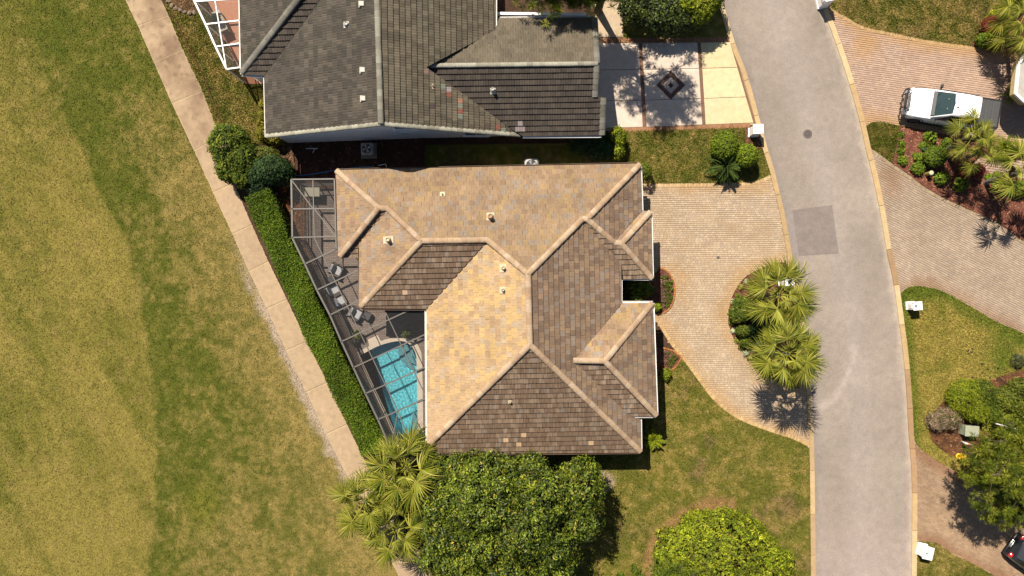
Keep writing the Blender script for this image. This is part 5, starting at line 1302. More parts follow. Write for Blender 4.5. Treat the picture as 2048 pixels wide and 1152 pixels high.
for a, b in seg_: mb.bar(Vector((a.x, a.y, .75)), Vector((b.x, b.y, .75)), 1.15, 1.4)
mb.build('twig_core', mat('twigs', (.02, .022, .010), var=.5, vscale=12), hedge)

# ---- the broad dark tree below the house
mg = W(1015, 1040, 4.2); tree = thing('broadleaf_tree', 'broad dark glossy leaved tree below the tan house', 'tree', (mg.x, mg.y, 0))
def ML(px, py, z, rx, ry, rz): v = W(px, py, z); return (v.x, v.y, v.z, rx, ry, rz)
LB = [ML(975, 1010, 5.4, 1.9, 1.7, 1.7), ML(1045, 1060, 5.2, 1.8, 1.7, 1.7), ML(1085, 1000, 5.0, 1.7, 1.6, 1.7), ML(915, 1000, 4.2, 1.5, 1.5, 1.7), ML(1150, 985, 4.2, 1.5, 1.5, 1.9), ML(1155, 1035, 3.6, 1.4, 1.3, 1.8), ML(990, 950, 4.2, 1.7, 1.2, 1.7), ML(1060, 955, 3.8, 1.5, 1.2, 1.7), ML(895, 1062, 3.9, 1.5, 1.6, 1.7), ML(880, 1010, 3.4, 1.3, 1.4, 1.6), ML(885, 1110, 3.2, 1.3, 1.3, 1.6), ML(935, 945, 3.4, 1.4, 1.1, 1.6), ML(1165, 960, 3.2, 1.2, 1.1, 1.7), ML(965, 1085, 4.6, 1.5, 1.4, 1.7), ML(925, 1130, 3.6, 1.6, 1.4, 1.7), ML(1020, 1135, 4.2, 1.6, 1.5, 1.8), ML(1100, 1090, 4.0, 1.5, 1.4, 1.8), ML(890, 945, 3.0, 1.1, .9, 1.5), ML(1100, 1145, 3.4, 1.4, 1.2, 1.6), ML(1010, 1030, 3.2, 3.6, 3.0, 2.0)]
foliage('crown', LB, 7600, 10, .27, .18, .46, [tuple(np.array(c) * 1.2) for c in MAGN], M_leaf_gloss, tree, up=.45, rnd=.9, amp=.20, freq=2.1, bright=.32, yel=(.26, .20, .02), yf=.03, zmin=-.6, shell=(.66, 1.06), inner=.72)
woody(tree, (mg.x, mg.y, .02), (mg.x, mg.y, 5.0), .3, .1, [(s, (l[0], l[1], l[2]), .1) for s, l in zip((.25, .3, .35, .4, .45, .5, .55, .3, .4), LB)])

# ---- large pale green dome shrub
bush('dome_shrub', 'large yellow green dome shaped shrub on the front lawn', 'shrub', (1445, 1120), 1.2, 1, YELG, n=5200, L=.15, wr=.5, per=7, rc=.17, up=.6, rnd=.8,
     lobes=lambda c: [ML(1445, 1115, 1.2, 3.2, 2.9, 2.0), ML(1390, 1110, 1.0, 2.4, 2.2, 1.7), ML(1510, 1135, 1.0, 2.2, 2.2, 1.7), ML(1440, 1070, 1.0, 2.0, 1.6, 1.6), ML(1470, 1180, 1.2, 3.2, 2.2, 1.8), ML(1370, 1160, .9, 1.8, 1.8, 1.5), ML(1340, 1110, .7, 1.0, .9, 1.0), ML(1400, 1050, .7, 1.1, .9, 1.1), ML(1500, 1075, .8, 1.2, 1.0, 1.1), ML(1545, 1120, .7, 1.0, 1.0, 1.0)], amp=.13, bright=.34, freq=2.3, yel=(.10, .085, .02), yf=.06, shell=(.70, 1.05))

# ---- shrubs beside the cart path at the grey house
bush('green_shrub', 'bright green shrub overhanging the cart path', 'shrub', (462, 300), 1.5, 1, SHRB, n=1500, L=.17, per=8, rc=.2, lobes=lambda c: [ML(455, 290, 1.6, 1.15, 1.15, 1.1), ML(478, 320, 1.4, 1.1, 1.1, 1.1), ML(465, 340, 1.2, .8, .8, .9), ML(490, 345, 1.1, .9, .9, 1.0)], amp=.18, up=.6)
bush('dark_shrub', 'dark bluish green shrub at the corner of the pool screen', 'shrub', (538, 345), 1.3, 1, DARK, n=1300, L=.13, per=8, rc=.18, lobes=lambda c: [ML(545, 342, 1.3, 1.05, .9, 1.0), ML(515, 350, 1.1, .8, .8, .9), ML(565, 350, 1.0, .7, .7, .8), ML(525, 375, .8, .9, .6, .8)], amp=.16)
bush('green_shrub', 'loose olive green shrub between the bright and the dark shrub', 'shrub', (532, 312), .9, (.75, .55, .7), [(.075, .085, .012), (.10, .105, .014), (.05, .06, .010)], n=420, L=.14, per=7, rc=.16)
bush('golden_shrub', 'golden green shrub at the grey house corner', 'shrub', (540, 272), .8, 1, [(.16, .14, .012), (.12, .12, .012), (.20, .16, .015)], n=520, L=.13, per=7, rc=.14, lobes=lambda c: [ML(532, 268, .8, .55, .55, .7), ML(548, 277, .7, .55, .4, .6), ML(560, 275, .6, .4, .35, .5)])
bush('golden_shrub', 'narrow golden shrub against the left wall of the grey house', 'shrub', (527, 235), .8, 1, [(.18, .15, .012), (.14, .13, .012)], n=420, L=.12, per=7, rc=.12, lobes=lambda c: [ML(528, 213, .8, .25, .35, .6), ML(527, 235, .8, .28, .5, .6), ML(526, 252, .8, .3, .35, .6)])
bush('dark_shrub', 'low dark green shrub ending the clipped hedge', 'shrub', (757, 893), .8, 1, DARK, n=420, L=.10, per=7, rc=.12, lobes=lambda c: [ML(748, 900, .7, .6, .45, .6), ML(765, 888, .7, .55, .45, .6)])
bush('yellow_green_shrub', 'yellow green shrub at the side of the cream driveway', 'shrub', (1238, 285), .9, 1, YELG, n=420, L=.2, wr=.3, per=6, rc=.2, lobes=lambda c: [ML(1236, 275, .9, .35, .6, .7), ML(1234, 300, .7, .3, .5, .6)])
bush('dark_shrub', 'dark leafy shrub in the shade behind the cycad', 'shrub', (1180, 290), .9, 1, DARK, n=520, L=.16, per=7, rc=.2, lobes=lambda c: [ML(1168, 288, .9, .8, .6, .7), ML(1200, 300, .8, .9, .6, .7)])
bush('round_shrub', 'small round shrub at the top right corner of the tan roof', 'shrub', (1289, 344), .9, (.42, .55, .75), SHRB, n=320, L=.08, per=7, rc=.08)
# clipped balls
def ball(label, px, z, r, rz, n, group=None, pal=BALL):
    c = W(*px, z); t = thing('clipped_shrub', label, 'shrub', (c.x, c.y, 0), group)
    foliage('foliage', [(c.x, c.y, z, r, r, rz)], n, 8, .05, .085, .55, pal, M_leaf, t, up=.4, rnd=.75, amp=.03, freq=3, bright=.22, zmin=-.75, shell=(.90, 1.02))
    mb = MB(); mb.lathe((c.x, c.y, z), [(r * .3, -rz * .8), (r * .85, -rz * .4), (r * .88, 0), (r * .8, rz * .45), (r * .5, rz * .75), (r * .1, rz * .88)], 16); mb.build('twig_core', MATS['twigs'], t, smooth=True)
    m_ = MB(); m_.tube([(c.x, c.y, .02), (c.x, c.y, z)], .05, 6); m_.build('stem', M_bark, t)
ball('larger clipped round shrub left of its pair beside the letter box', (1449, 291), 1.15, .88, .85, 1500)
ball('smaller clipped round shrub right of its pair nearest the road', (1493, 311), 1.1, .72, .78, 1150)
ball('clipped round shrub in the red mulch bed', (1870, 313), .75, .68, .6, 950, pal=[(.085, .125, .008), (.11, .15, .010), (.065, .10, .008)])

# ---- trees at the top
dk = W(1335, -10, 1.6); t = thing('broadleaf_tree', 'dense dark tree above the cream driveway', 'tree', (dk.x, dk.y, 0))
foliage('crown', [ML(1315, 10, 1.6, 1.7, 1.5, 1.1), ML(1362, 5, 1.5, 1.6, 1.5, 1.0), ML(1280, 0, 1.4, 1.3, 1.4, 1.0), ML(1330, 42, 1.2, 1.3, .9, .9), ML(1385, 25, 1.2, 1.2, 1.0, .9), ML(1350, -50, 1.8, 2.6, 1.8, 1.2)], 3000, 8, .26, .16, .5, [(.035, .05, .010), (.05, .07, .012), (.025, .038, .008), (.075, .095, .012)], M_leaf_gloss, t, up=.5, rnd=.8, amp=.14, freq=1.6, bright=.3, zmin=-.6, shell=(.74, 1.04))
woody(t, (dk.x, dk.y, .02), (dk.x, dk.y, 1.8), .16, .08, [(.4, (dk.x + 1, dk.y - .8, 1.7), .08), (.5, (dk.x - 1, dk.y - .7, 1.7), .08)])
bush('broadleaf_tree', 'bright yellow green tree next to the road at the top', 'tree', (1403, 12), 1.6, 1, YELG, n=1000, L=.17, per=8, rc=.22, lobes=lambda c: [ML(1402, 12, 1.9, .95, .85, .8), ML(1416, -10, 2.0, .95, 1.0, .9), ML(1392, 34, 1.6, .6, .45, .6), ML(1376, 8, 2.1, .6, .6, .7)], amp=.16, up=.6, fol='crown')

def needles(parent, centers, per, L, pal, rad=.0, name='needles', up=.35, wid=.017):
    m = len(centers); n = m * per; c = np.repeat(centers, per, 0); d = nrm(unit(n) + np.array([0, 0, up])); l = L * rng.uniform(.7, 1.15, n)
    s = nrm(np.cross(d, unit(n))) * wid; V = np.empty((n, 4, 3)); V[:, 0] = c + d * .02; V[:, 1] = c + d * (l * .55)[:, None] + s; V[:, 2] = c + d * l[:, None]; V[:, 3] = c + d * (l * .55)[:, None] - s
    pal = np.array(pal); cc = np.repeat(pal[rng.integers(0, len(pal), m)] * rng.uniform(.7, 1.35, (m, 1)), per, 0) * rng.uniform(.75, 1.3, (n, 1))
    return obj(name, np_mesh(name, V.reshape(-1, 3), np.arange(n * 4).reshape(-1, 4), np.repeat(cc, 4, 0)), M_needle, parent)
def pine(label, base, top_z, branches, pal=PINE, per=34, L=.30, seed=0, trunk_r=.2, group=None, top=None, dens=2.4, low=()):
    random.seed(500 + seed); b = Vector(base); t = thing('pine_tree', label, 'pine tree', (b.x, b.y, 0), group); tp = Vector(top) if top else Vector((b.x, b.y, top_z))
    woody(t, (b.x, b.y, .02), tp, trunk_r, trunk_r * .35, [], bend=.2)
    cs = []
    branches = list(branches) + [((b.x + dx, b.y + dy, z), .7, int(20 / dens * 1.6)) for dx, dy, z in low]
    for (e, spread, nt) in branches:
        nt = int(nt * dens)
        e = Vector(e); s = min(.95, max(.2, (e.z - .5) / tp.z)); p = Vector((b.x, b.y, .02)).lerp(tp, s)
        mid = p.lerp(e, .55) + Vector((0, 0, .15)); mb = MB(); mb.tube([p, mid, e], [.06, .04, .015], 6)
        for i in range(nt):
            u = random.uniform(.35, 1.0); q = p.lerp(mid, u / .55) if u < .55 else mid.lerp(e, (u - .55) / .45)
            o = Vector((random.gauss(0, 1), random.gauss(0, 1), random.gauss(0, .5))) * spread * .5; g = q + o; cs.append(g)
            if i % 2 == 0: mb.tube([q, g], [.015, .008], 4, cap=False)
        mb.build('limb', M_bark, t, smooth=True)
    needles(t, np.array(cs), per, L, pal); return t
# pine at the lower right
def br(px, py, z, sp, n): return (W(px, py, z), sp, n)
pb = W(2010, 900)
pine('shaggy pine tree at the right edge above the brown driveway', (W(1995, 905).x, W(1995, 905).y, 0), 6.5,
     [br(1945, 925, 4.4, .75, 26), br(1940, 965, 4.2, .75, 26), br(1965, 1000, 4.0, .8, 28), br(2000, 1030, 4.0, .8, 28), br(2030, 1020, 4.5, .9, 28), br(1985, 950, 6.0, .9, 30), br(2020, 970, 6.2, .9, 30), br(2040, 920, 5.5, .9, 28), br(1960, 895, 4.8, .75, 24), br(2000, 880, 5.0, .85, 28), br(1985, 865, 4.2, .6, 18), br(2030, 870, 4.5, .9, 26), br(2060, 950, 5.8, 1.0, 28), br(2060, 1010, 5, 1.0, 26), br(1930, 945, 3.6, .5, 12), br(2015, 1045, 3.4, .5, 14), br(2050, 860, 4, .8, 20), br(1935, 905, 4.0, .7, 18), br(1955, 868, 4.2, .7, 18), br(2015, 842, 4.4, .8, 20), br(2035, 990, 5.4, .9, 22), br(1975, 1035, 3.6, .6, 16), br(1955, 985, 4.8, .8, 22)], seed=1, per=46, L=.33)
# tall pine at the top, mostly outside the frame
tb = W(1196, 22); pine('tall pine at the top whose shadow falls on the grey roof and cream driveway', (tb.x, tb.y, 0), 11.5,
     [((tb.x + dx, tb.y + dy, z), .85, n_) for dx, dy, z, n_ in ((-3.2, .4, 4.2, 24), (-2.2, -.3, 4.6, 22), (-1.2, .5, 4.4, 18), (-3.9, 1.2, 4.8, 22), (1.2, .2, 5.0, 14), (.6, -.6, 5.4, 12), (2.6, .6, 8.5, 34), (1.2, -1.0, 9.0, 36), (2.0, -.2, 9.6, 30), (.4, -.6, 8.2, 30), (3.0, -.8, 8.8, 28), (-1.6, -.6, 8.6, 22), (-2.4, .8, 9.2, 22), (0.2, 1.6, 9.6, 22), (1.8, 1.6, 9.8, 20), (-.4, -.3, 11.2, 24), (.9, .4, 10.8, 22), (-1.2, 1.2, 10.6, 20), (3.3, 1.6, 7.5, 18), (2.4, -.6, 7.2, 16), (-3.0, 2.0, 8.0, 18))], seed=2, per=40, L=.36, trunk_r=.22, dens=1.15, low=[(-5.0, -.9, 4.5), (-4.4, -1.2, 4.3), (-2.9, -.9, 4.9), (-1.9, -.8, 5.0), (-3.4, -1.5, 4.5), (-2.5, -1.2, 4.4), (-1.4, -1.5, 4.6), (-.6, -1.1, 4.3), (-3.9, -.7, 4.8), (.3, -1.0, 4.6)])
tc = W(1100, -8); pine('pine beside the tall one, branches over the grey roof eave', (tc.x, tc.y, 0), 8.5, [((tc.x + dx, tc.y + dy, z), .8, n_) for dx, dy, z, n_ in ((-1.8, -.6, 6.6, 20), (-.6, -1.2, 6.2, 20), (.8, -.9, 6.4, 20), (2.0, -.6, 6.8, 22), (2.8, .4, 6.5, 18), (-2.4, .6, 7.0, 18), (0, 0, 8.2, 22), (1.2, .6, 7.8, 20), (-1.0, .8, 7.6, 18))], seed=7, per=44, L=.40, trunk_r=.18)
pine('small pine sapling tucked into the left side of the dome shrub', (W(1330, 1150).x, W(1330, 1150).y, 0), 2.8, [br(1310, 1135, 2.2, .5, 14), br(1335, 1125, 2.6, .5, 16), br(1365, 1132, 2.8, .5, 16), br(1395, 1145, 2.8, .6, 16), br(1350, 1165, 1.8, .6, 14), br(1315, 1165, 1.4, .6, 14)], pal=[(.10, .14, .012), (.13, .16, .014), (.08, .11, .012)], L=.24, seed=3, trunk_r=.07)
for i, (px, py) in enumerate(((1235, 1146), (1268, 1132), (1280, 1150), (1306, 1135))):
    g = W(px, py); pine(['pine seedling nearest the broad dark tree', 'pine seedling second from the broad dark tree', 'pine seedling third from the broad dark tree', 'pine seedling nearest the dome shrub'][i], (g.x, g.y, 0), .5, [((g.x + random.uniform(-.15, .15), g.y + random.uniform(-.15, .15), .5), .25, 5)], pal=[(.10, .14, .012), (.08, .12, .012)], L=.2, seed=10 + i, trunk_r=.02, group='pine seedlings in the lawn')

# ---- beds on the right
bush('fine_leaved_shrub', 'yellow green fine leaved dome shrub in the brown mulch bed', 'shrub', (1938, 800), .8, 1, YELG, n=1500, L=.13, wr=.3, per=7, rc=.15, lobes=lambda c: [ML(1928, 795, .8, 1.0, 1.1, .9), ML(1950, 815, .8, .9, .9, .9), ML(1945, 780, .7, .7, .6, .7)], amp=.06)
bush('fine_leaved_shrub', 'deep green fine leaved shrub touching the yellow green dome', 'shrub', (1968, 800), .9, 1, SHRB, n=900, L=.12, wr=.3, per=7, rc=.15, lobes=lambda c: [ML(1965, 790, .9, .7, 1.0, .9), ML(1975, 820, .9, .7, .8, .9)], amp=.08)
bush('leafy_shrub', 'broad leafed yellow green shrub at the right edge above the pine', 'shrub', (2022, 810), 1.2, 1, [(.085, .10, .010), (.12, .13, .012), (.06, .075, .008)], n=1300, L=.17, per=8, rc=.2, lobes=lambda c: [ML(2010, 800, 1.2, .9, .8, .9), ML(2040, 815, 1.2, .9, 1.1, 1.0), ML(2045, 780, 1.1, .7, .7, .8), ML(2005, 835, 1.0, .8, .6, .8)], amp=.18)
bush('dry_shrub', 'withered grey brown shrub in the brown mulch bed', 'shrub', (1888, 838), .5, 1, [(.26, .18, .11), (.20, .14, .09), (.30, .22, .14), (.10, .10, .03)], n=420, L=.26, wr=.13, per=6, rc=.2, lobes=lambda c: [ML(1895, 835, .45, .75, .7, .6), ML(1872, 842, .4, .5, .5, .5)], amp=.2)
bush('green_shrub', 'small spiky plant at the right edge of the straw coloured lawn', 'shrub', (2036, 722), .3, (.4, .4, .35), [(.12, .13, .05), (.09, .10, .04)], n=90, L=.25, wr=.15, per=5, rc=.1)
for i, (px, py, r, lab) in enumerate(((1860, 275, .40, 'leafy bed plant nearest the pickup shadow'), (1894, 286, .30, 'leafy bed plant right of the one by the pickup shadow'), (1848, 291, .26, 'leafy bed plant above the blue green pot'), (1834, 313, .24, 'leafy bed plant left of the clipped ball'), (1845, 318, .30, 'leafy bed plant touching the clipped ball'), (1805, 322, .26, 'leafy bed plant at the grass wedge corner'), (1836, 337, .38, 'leafy bed plant next to the round bollard'), (1882, 357, .46, 'leafy bed plant below the clipped ball'), (1921, 287, .28, 'leafy bed plant under the leaning palm'), (1922, 370, .45, 'leafy bed plant in the palm shadow'), (1803, 288, .20, 'middle plant of the three at the grass wedge edge'), (1801, 303, .20, 'lowest plant of the three at the grass wedge edge'), (1803, 270, .16, 'topmost plant of the three at the grass wedge edge'), (1977, 355, .22, 'leafy plant at the foot of the right palm'), (1995, 352, .26, 'leafy plant just right of the right palm foot'))):
    bush('bed_plant', lab, 'plant', (px, py), r * .7, (r, r, r * .8), [(.11, .165, .010), (.14, .19, .012), (.085, .13, .010)], n=int(260 * r), L=.13, per=6, rc=.09, group='young plants in the red mulch bed')
bush('bed_plant', 'wide green plant at the lower right of the red mulch bed', 'plant', (2004, 372), .4, (.55, .35, .4), [(.12, .16, .012), (.09, .13, .012)], n=160, L=.22, wr=.25, per=6, rc=.14)
bush('bed_plant', 'wide green plant at the right frame edge of the red mulch bed', 'plant', (2036, 378), .4, (.6, .5, .45), [(.11, .15, .012), (.08, .12, .012)], n=200, L=.24, wr=.25, per=6, rc=.14)
bush('red_shrub', 'dark red leaved shrub in the red mulch bed beside the palm shadow', 'shrub', (1950, 345), .5, 1, [(.17, .018, .016), (.11, .014, .016), (.22, .03, .02)], n=260, L=.15, wr=.3, per=6, rc=.16, lobes=lambda c: [ML(1930, 347, .45, .3, .3, .35), ML(1955, 341, .55, .42, .4, .45)])
bush('red_shrub', 'dark red leaved shrub in the top right corner bed', 'shrub', (1985, 52), .7, (.65, .55, .6), [(.16, .022, .018), (.11, .018, .016), (.20, .035, .02)], n=300, L=.15, wr=.3, per=6, rc=.16)
bush('bed_plant', 'yellow green plant above the red shrub in the top right corner', 'plant', (1988, 33), .5, (.35, .32, .4), YELG, n=130, L=.16, per=6, rc=.12)
bush('bed_plant', 'large green plant below the red shrub in the top right corner', 'plant', (1972, 80), .5, (.55, .45, .5), [(.11, .16, .010), (.14, .185, .012), (.08, .12, .010)], n=300, L=.17, per=6, rc=.14)
bush('bed_plant', 'small green plant nearest the walkway in the top right corner', 'plant', (1996, 92), .4, (.24, .24, .32), [(.11, .16, .010), (.08, .12, .010)], n=90, L=.14, per=6, rc=.1)
for i, (px, py, r) in enumerate(((2020, 310, .32), (2040, 304, .2), (2005, 312, .22), (1992, 312, .2))):
    bush('bed_plant', ['leafy plant in the middle of the bed above the walkway', 'leafy plant at the frame edge above the walkway', 'leafy plant left of the middle above the walkway', 'leftmost leafy plant above the walkway'][i], 'plant', (px, py), r * .7, (r, r, r * .8), SHRB, n=int(260 * r), L=.13, per=6, rc=.09, group='plants above the walkway')
# ---- island bed
ORD = ['first', 'second', 'third', 'fourth', 'fifth', 'sixth', 'seventh', 'eighth', 'ninth', 'tenth', 'eleventh', 'twelfth', 'thirteenth']
bush('leafy_shrub', 'larger bright green shrub in the island bed', 'shrub', (1483, 622), .8, 1, SHRB, n=700, L=.13, per=7, rc=.16, lobes=lambda c: [ML(1478, 630, .8, .55, .5, .6), ML(1495, 615, .8, .5, .5, .6), ML(1482, 608, .7, .4, .4, .5)], amp=.18)
bush('leafy_shrub', 'smaller bright green shrub below the larger one in the island bed', 'shrub', (1486, 662), .7, (.45, .4, .5), SHRB, n=330, L=.13, per=7, rc=.14, amp=.18)
bush('leafy_shrub', 'dark green shrub between the two palms of the island bed', 'shrub', (1515, 655), .8, 1, DARK, n=500, L=.14, per=7, rc=.18, lobes=lambda c: [ML(1510, 660, .7, .45, .45, .5), ML(1522, 640, .8, .6, .6, .6)])
bush('leafy_shrub', 'feathery shrub at the lower left of the island bed', 'shrub', (1492, 683), .5, (.42, .36, .4), SHRB, n=200, L=.16, wr=.3, per=6, rc=.14)
for i, (px, py) in enumerate(((1492, 563), (1482, 575), (1475, 590), (1468, 606), (1463, 625), (1463, 645), (1467, 662), (1474, 681), (1482, 694), (1492, 706), (1502, 716), (1512, 724))):
    r = random.uniform(.15, .24)
    bush('border_plant', ORD[i] + ' small edging plant from the top along the island bed curve', 'plant', (px, py), r * .6, (r, r, r * .8), [(.24, .22, .03), (.16, .18, .02), (.34, .32, .10), (.12, .15, .012)] if i % 3 else [(.34, .36, .22), (.28, .30, .16)], n=34, L=.13, wr=.3, per=5, rc=.08, group='edging plants of the island bed', stem=False)
# ---- beds at the entrance
for i, (px, py) in enumerate([(1325 + dx * 7 + (dy % 2) * 3, 556 + dy * 8) for dy in range(8) for dx in range(3) if not (dx == 2 and dy in (0, 7))]):
    r = random.uniform(.09, .15)
    bush('bedding_plant', ORD[int(round((py - 556) / 8))] + ' row bedding plant of the half round bed, ' + ('left', 'middle', 'right')[int((px - 1325) // 7 if (px - 1325) % 7 != 3 else (px - 1328) // 7)] + ' column', 'plant', (px, py), r * .7, (r, r, r * .8), [(.06, .10, .010), (.09, .12, .012)] if i % 3 != 2 else [(.16, .10, .07), (.12, .08, .05)], n=18, L=.09, wr=.5, per=5, rc=.05, group='bedding plants in the half round bed', stem=False)
for i, (px, py) in enumerate(((1329, 706), (1337, 706), (1345, 711), (1333, 715), (1342, 719), (1350, 716), (1331, 725), (1339, 730), (1346, 725))):
    r = random.uniform(.09, .15)
    bush('bedding_plant', ORD[i] + ' small bedding plant of the wedge bed, counted in rows from the top', 'plant', (px, py), r * .7, (r, r, r * .8), [(.06, .10, .010), (.09, .12, .012)] if i % 3 else [(.16, .10, .07), (.12, .08, .05)], n=18, L=.09, wr=.5, per=5, rc=.05, group='bedding plants in the wedge bed', stem=False)
bush('yellow_green_shrub', 'yellow green shrub at the lower corner of the half round bed', 'shrub', (1313, 614), .35, (.27, .27, .3), YELG, n=110, L=.15, wr=.35, per=6, rc=.1)
bush('yellow_green_shrub', 'yellow green shrub just below the wedge flower bed', 'shrub', (1332, 749), .35, (.27, .34, .3), YELG, n=120, L=.15, wr=.35, per=6, rc=.1)
for i, (px, py, r) in enumerate(((1268, 572, .5), (1292, 580, .45), (1272, 598, .4))):
    bush('courtyard_shrub', ['shaded shrub at the back of the entrance court', 'shaded shrub nearest the half round bed', 'shaded shrub at the lower wall of the entrance court'][i], 'shrub', (px, py), r, (r, r, r), SHRB, n=160, L=.14, per=6, rc=.12, group='shrubs in the entrance court')
random.seed(77)
# ------------------------------------------------------------------ vehicles
def loft(mb, stations, col=(1, 1, 1), cap=True):
    """stations: (x, [(y, z) ...half profile from the middle of the top to the sill]) ; mirrored"""
    rings = []
    for x, hp in stations: rings.append([(x, y, z) for y, z in hp] + [(x, -y, z) for y, z in reversed(hp) if y > 1e-6])
    n = len(rings[0]); V = [p for r in rings for p in r]; F = []
    for i in range(len(rings) - 1):
        for k in range(n): F.append([i * n + k, i * n + (k + 1) % n, (i + 1) * n + (k + 1) % n, (i + 1) * n + k])
    if cap: F += [list(range(n)), list(range((len(rings) - 1) * n, len(rings) * n))[::-1]]
    return mb.add(V, F, col)
def fix(me, smooth=True, ang=35):
    bm = bmesh.new(); bm.from_mesh(me); bmesh.ops.recalc_face_normals(bm, faces=bm.faces); bm.to_mesh(me); bm.free()
    if smooth:
        me.polygons.foreach_set('use_smooth', np.ones(len(me.polygons), bool))
        try: me.set_sharp_from_angle(angle=math.radians(ang))
        except Exception: pass
    return me
M_carwhite = mat('white_car_paint', (.80, .80, .80), rough=.25, var=.02, vscale=2, coat=.6)
M_cardark = mat('dark_car_paint', (.012, .012, .014), rough=.2, var=.02, vscale=2, coat=.8)
M_tonneau = mat('bed_cover_vinyl', (.055, .055, .056), rough=.6, var=.08, vscale=6)
M_wind = mat('windscreen_glass', (.012, .030, .030), rough=.05, var=0, spec=.7)
M_chrome = mat('chrome', (.6, .6, .6), rough=.15, metal=1, var=0)
M_lamp = mat('headlamp_lens', (.65, .65, .62), rough=.1, var=0, spec=.7)
M_tail = mat('tail_lamp_lens', (.45, .012, .010), rough=.15, var=0, spec=.6)

def vehicle_root(name, label, cat, px, ang):
    p = W(*px); o = bpy.data.objects.new(name, None); M = Matrix.Translation(Vector((p.x, p.y, .045))) @ Matrix.Rotation(ang, 4, 'Z')
    link(o, None, M); return tag(o, label, cat), M
truck, TM = vehicle_root('pickup_truck', 'white crew cab pickup truck with black bed cover and grille guard', 'pickup truck', (1881, 224.5), math.atan2(.165, -.986))
def tp(name, mb, m, parent=None, smooth=True, ang=35):
    return obj(name, fix(mb.mesh(name), smooth, ang), m, parent or truck, TM)
def prof(w, zt, zb=.42, crown=.03):
    return [(0, zt + crown), (w * .55, zt + crown * .7), (w * .80, zt - .01), (w * .93, zt - .07), (w, zt - .24), (w * 1.0, zt - .5), (w * .98, zb)]
mb = MB(); loft(mb, [(2.62, prof(.62, .80, .50)), (2.56, prof(.80, .98, .46)), (2.38, prof(.93, 1.06)), (2.0, prof(.98, 1.12)), (1.45, prof(.99, 1.18)), (1.0, prof(.99, 1.20, crown=.0)), (-1.40, prof(.99, 1.20, crown=0))]); body = tp('body', mb, M_carwhite)
mb = MB(); loft(mb, [(-1.44, prof(.97, 1.18, crown=0)), (-2.2, prof(.98, 1.18, crown=0)), (-2.9, prof(.96, 1.16, crown=0)), (-2.97, prof(.90, 1.10, .5, 0))]); bedp = tp('cargo_bed', mb, M_carwhite)
# hood with a raised middle and panel gaps
mb = MB(); loft(mb, [(2.44, [(0, 1.10), (.5, 1.095), (.66, 1.07), (.70, 1.03)]), (2.0, [(0, 1.19), (.56, 1.18), (.76, 1.145), (.80, 1.09)]), (1.42, [(0, 1.255), (.58, 1.245), (.80, 1.21), (.84, 1.14)])]); tp('bonnet', mb, M_carwhite)
# cab: pillars and roof
mb = MB()
def cabp(wb, wt, zt): return [(0, zt + .03), (wt * .6, zt + .02), (wt * .93, zt - .02), (wt, zt - .07), (wb, 1.19)]
loft(mb, [(1.28, [(0, 1.24), (.5, 1.235), (.80, 1.225), (.86, 1.215), (.92, 1.19)]), (.30, cabp(.93, .70, 1.87)), (-.5, cabp(.94, .70, 1.92)), (-1.30, cabp(.93, .68, 1.88)), (-1.42, [(0, 1.72), (.40, 1.715), (.62, 1.70), (.70, 1.66), (.90, 1.19)])]); cab = tp('cab', mb, M_carwhite)
for y in (-.42, -.14, .14, .42):
    mb = MB(); mb.bar((.15, y, 1.925 - abs(y) * .02), (-1.2, y, 1.925 - abs(y) * .02), .05, .014); tp('roof_rib', mb, M_carwhite, cab)
mb = MB(); mb.box((.12, .22, 1.935), .14, .04, .03); tp('antenna_base', mb, M_black, cab)
def pane(name, pts, m, off=.012, parent=None):
    a, b, c = (Vector(p) for p in pts[:3]); n_ = (b - a).cross(c - a).normalized()
    if n_.dot(Vector((0, 0, 1))) < 0 and abs(n_.z) > .3: n_ = -n_
    ctr = sum((Vector(p) for p in pts), Vector()) / len(pts)
    if abs(n_.z) <= .3 and n_.dot(Vector((0, ctr.y, 0))) < 0 and abs(n_.y) > .5: n_ = -n_
    mb = MB(); k = len(pts); mb.add([Vector(p) + n_ * off for p in pts] + [Vector(p) - n_ * .02 for p in pts], [list(range(k))] + [[i, k + i, k + (i + 1) % k, (i + 1) % k] for i in range(k)]); return tp(name, mb, m, parent, False)
ws = pane('windscreen', [(1.30, .80, 1.235), (1.30, 0, 1.26), (1.30, -.80, 1.235), (.36, -.62, 1.86), (.30, 0, 1.905), (.36, .62, 1.86)], M_wind, .02)
pane('dash_shade', [(1.34, .74, 1.245), (1.34, -.74, 1.245), (1.16, -.78, 1.345), (1.16, .78, 1.345)], M_black, .035, ws)
for y in (.45, -.3):
    mb = MB(); mb.bar((1.22, y, 1.33), (.98, y - .45, 1.48), .025, .02); tp('wiper', mb, M_black, ws)
for sx, y in ((1, .33), (-1, -.28)):
    mb = MB(); mb.box((.62, y, 1.66 + .045), .05, .05, .02, bev=.005); tp('sticker', mb, mat('sticker', (.35, .42, .06), var=0), ws)
pane('rear_window', [(-1.40, .60, 1.66), (-1.40, -.60, 1.66), (-1.44, -.74, 1.30), (-1.44, .74, 1.30)], M_glass, .03)
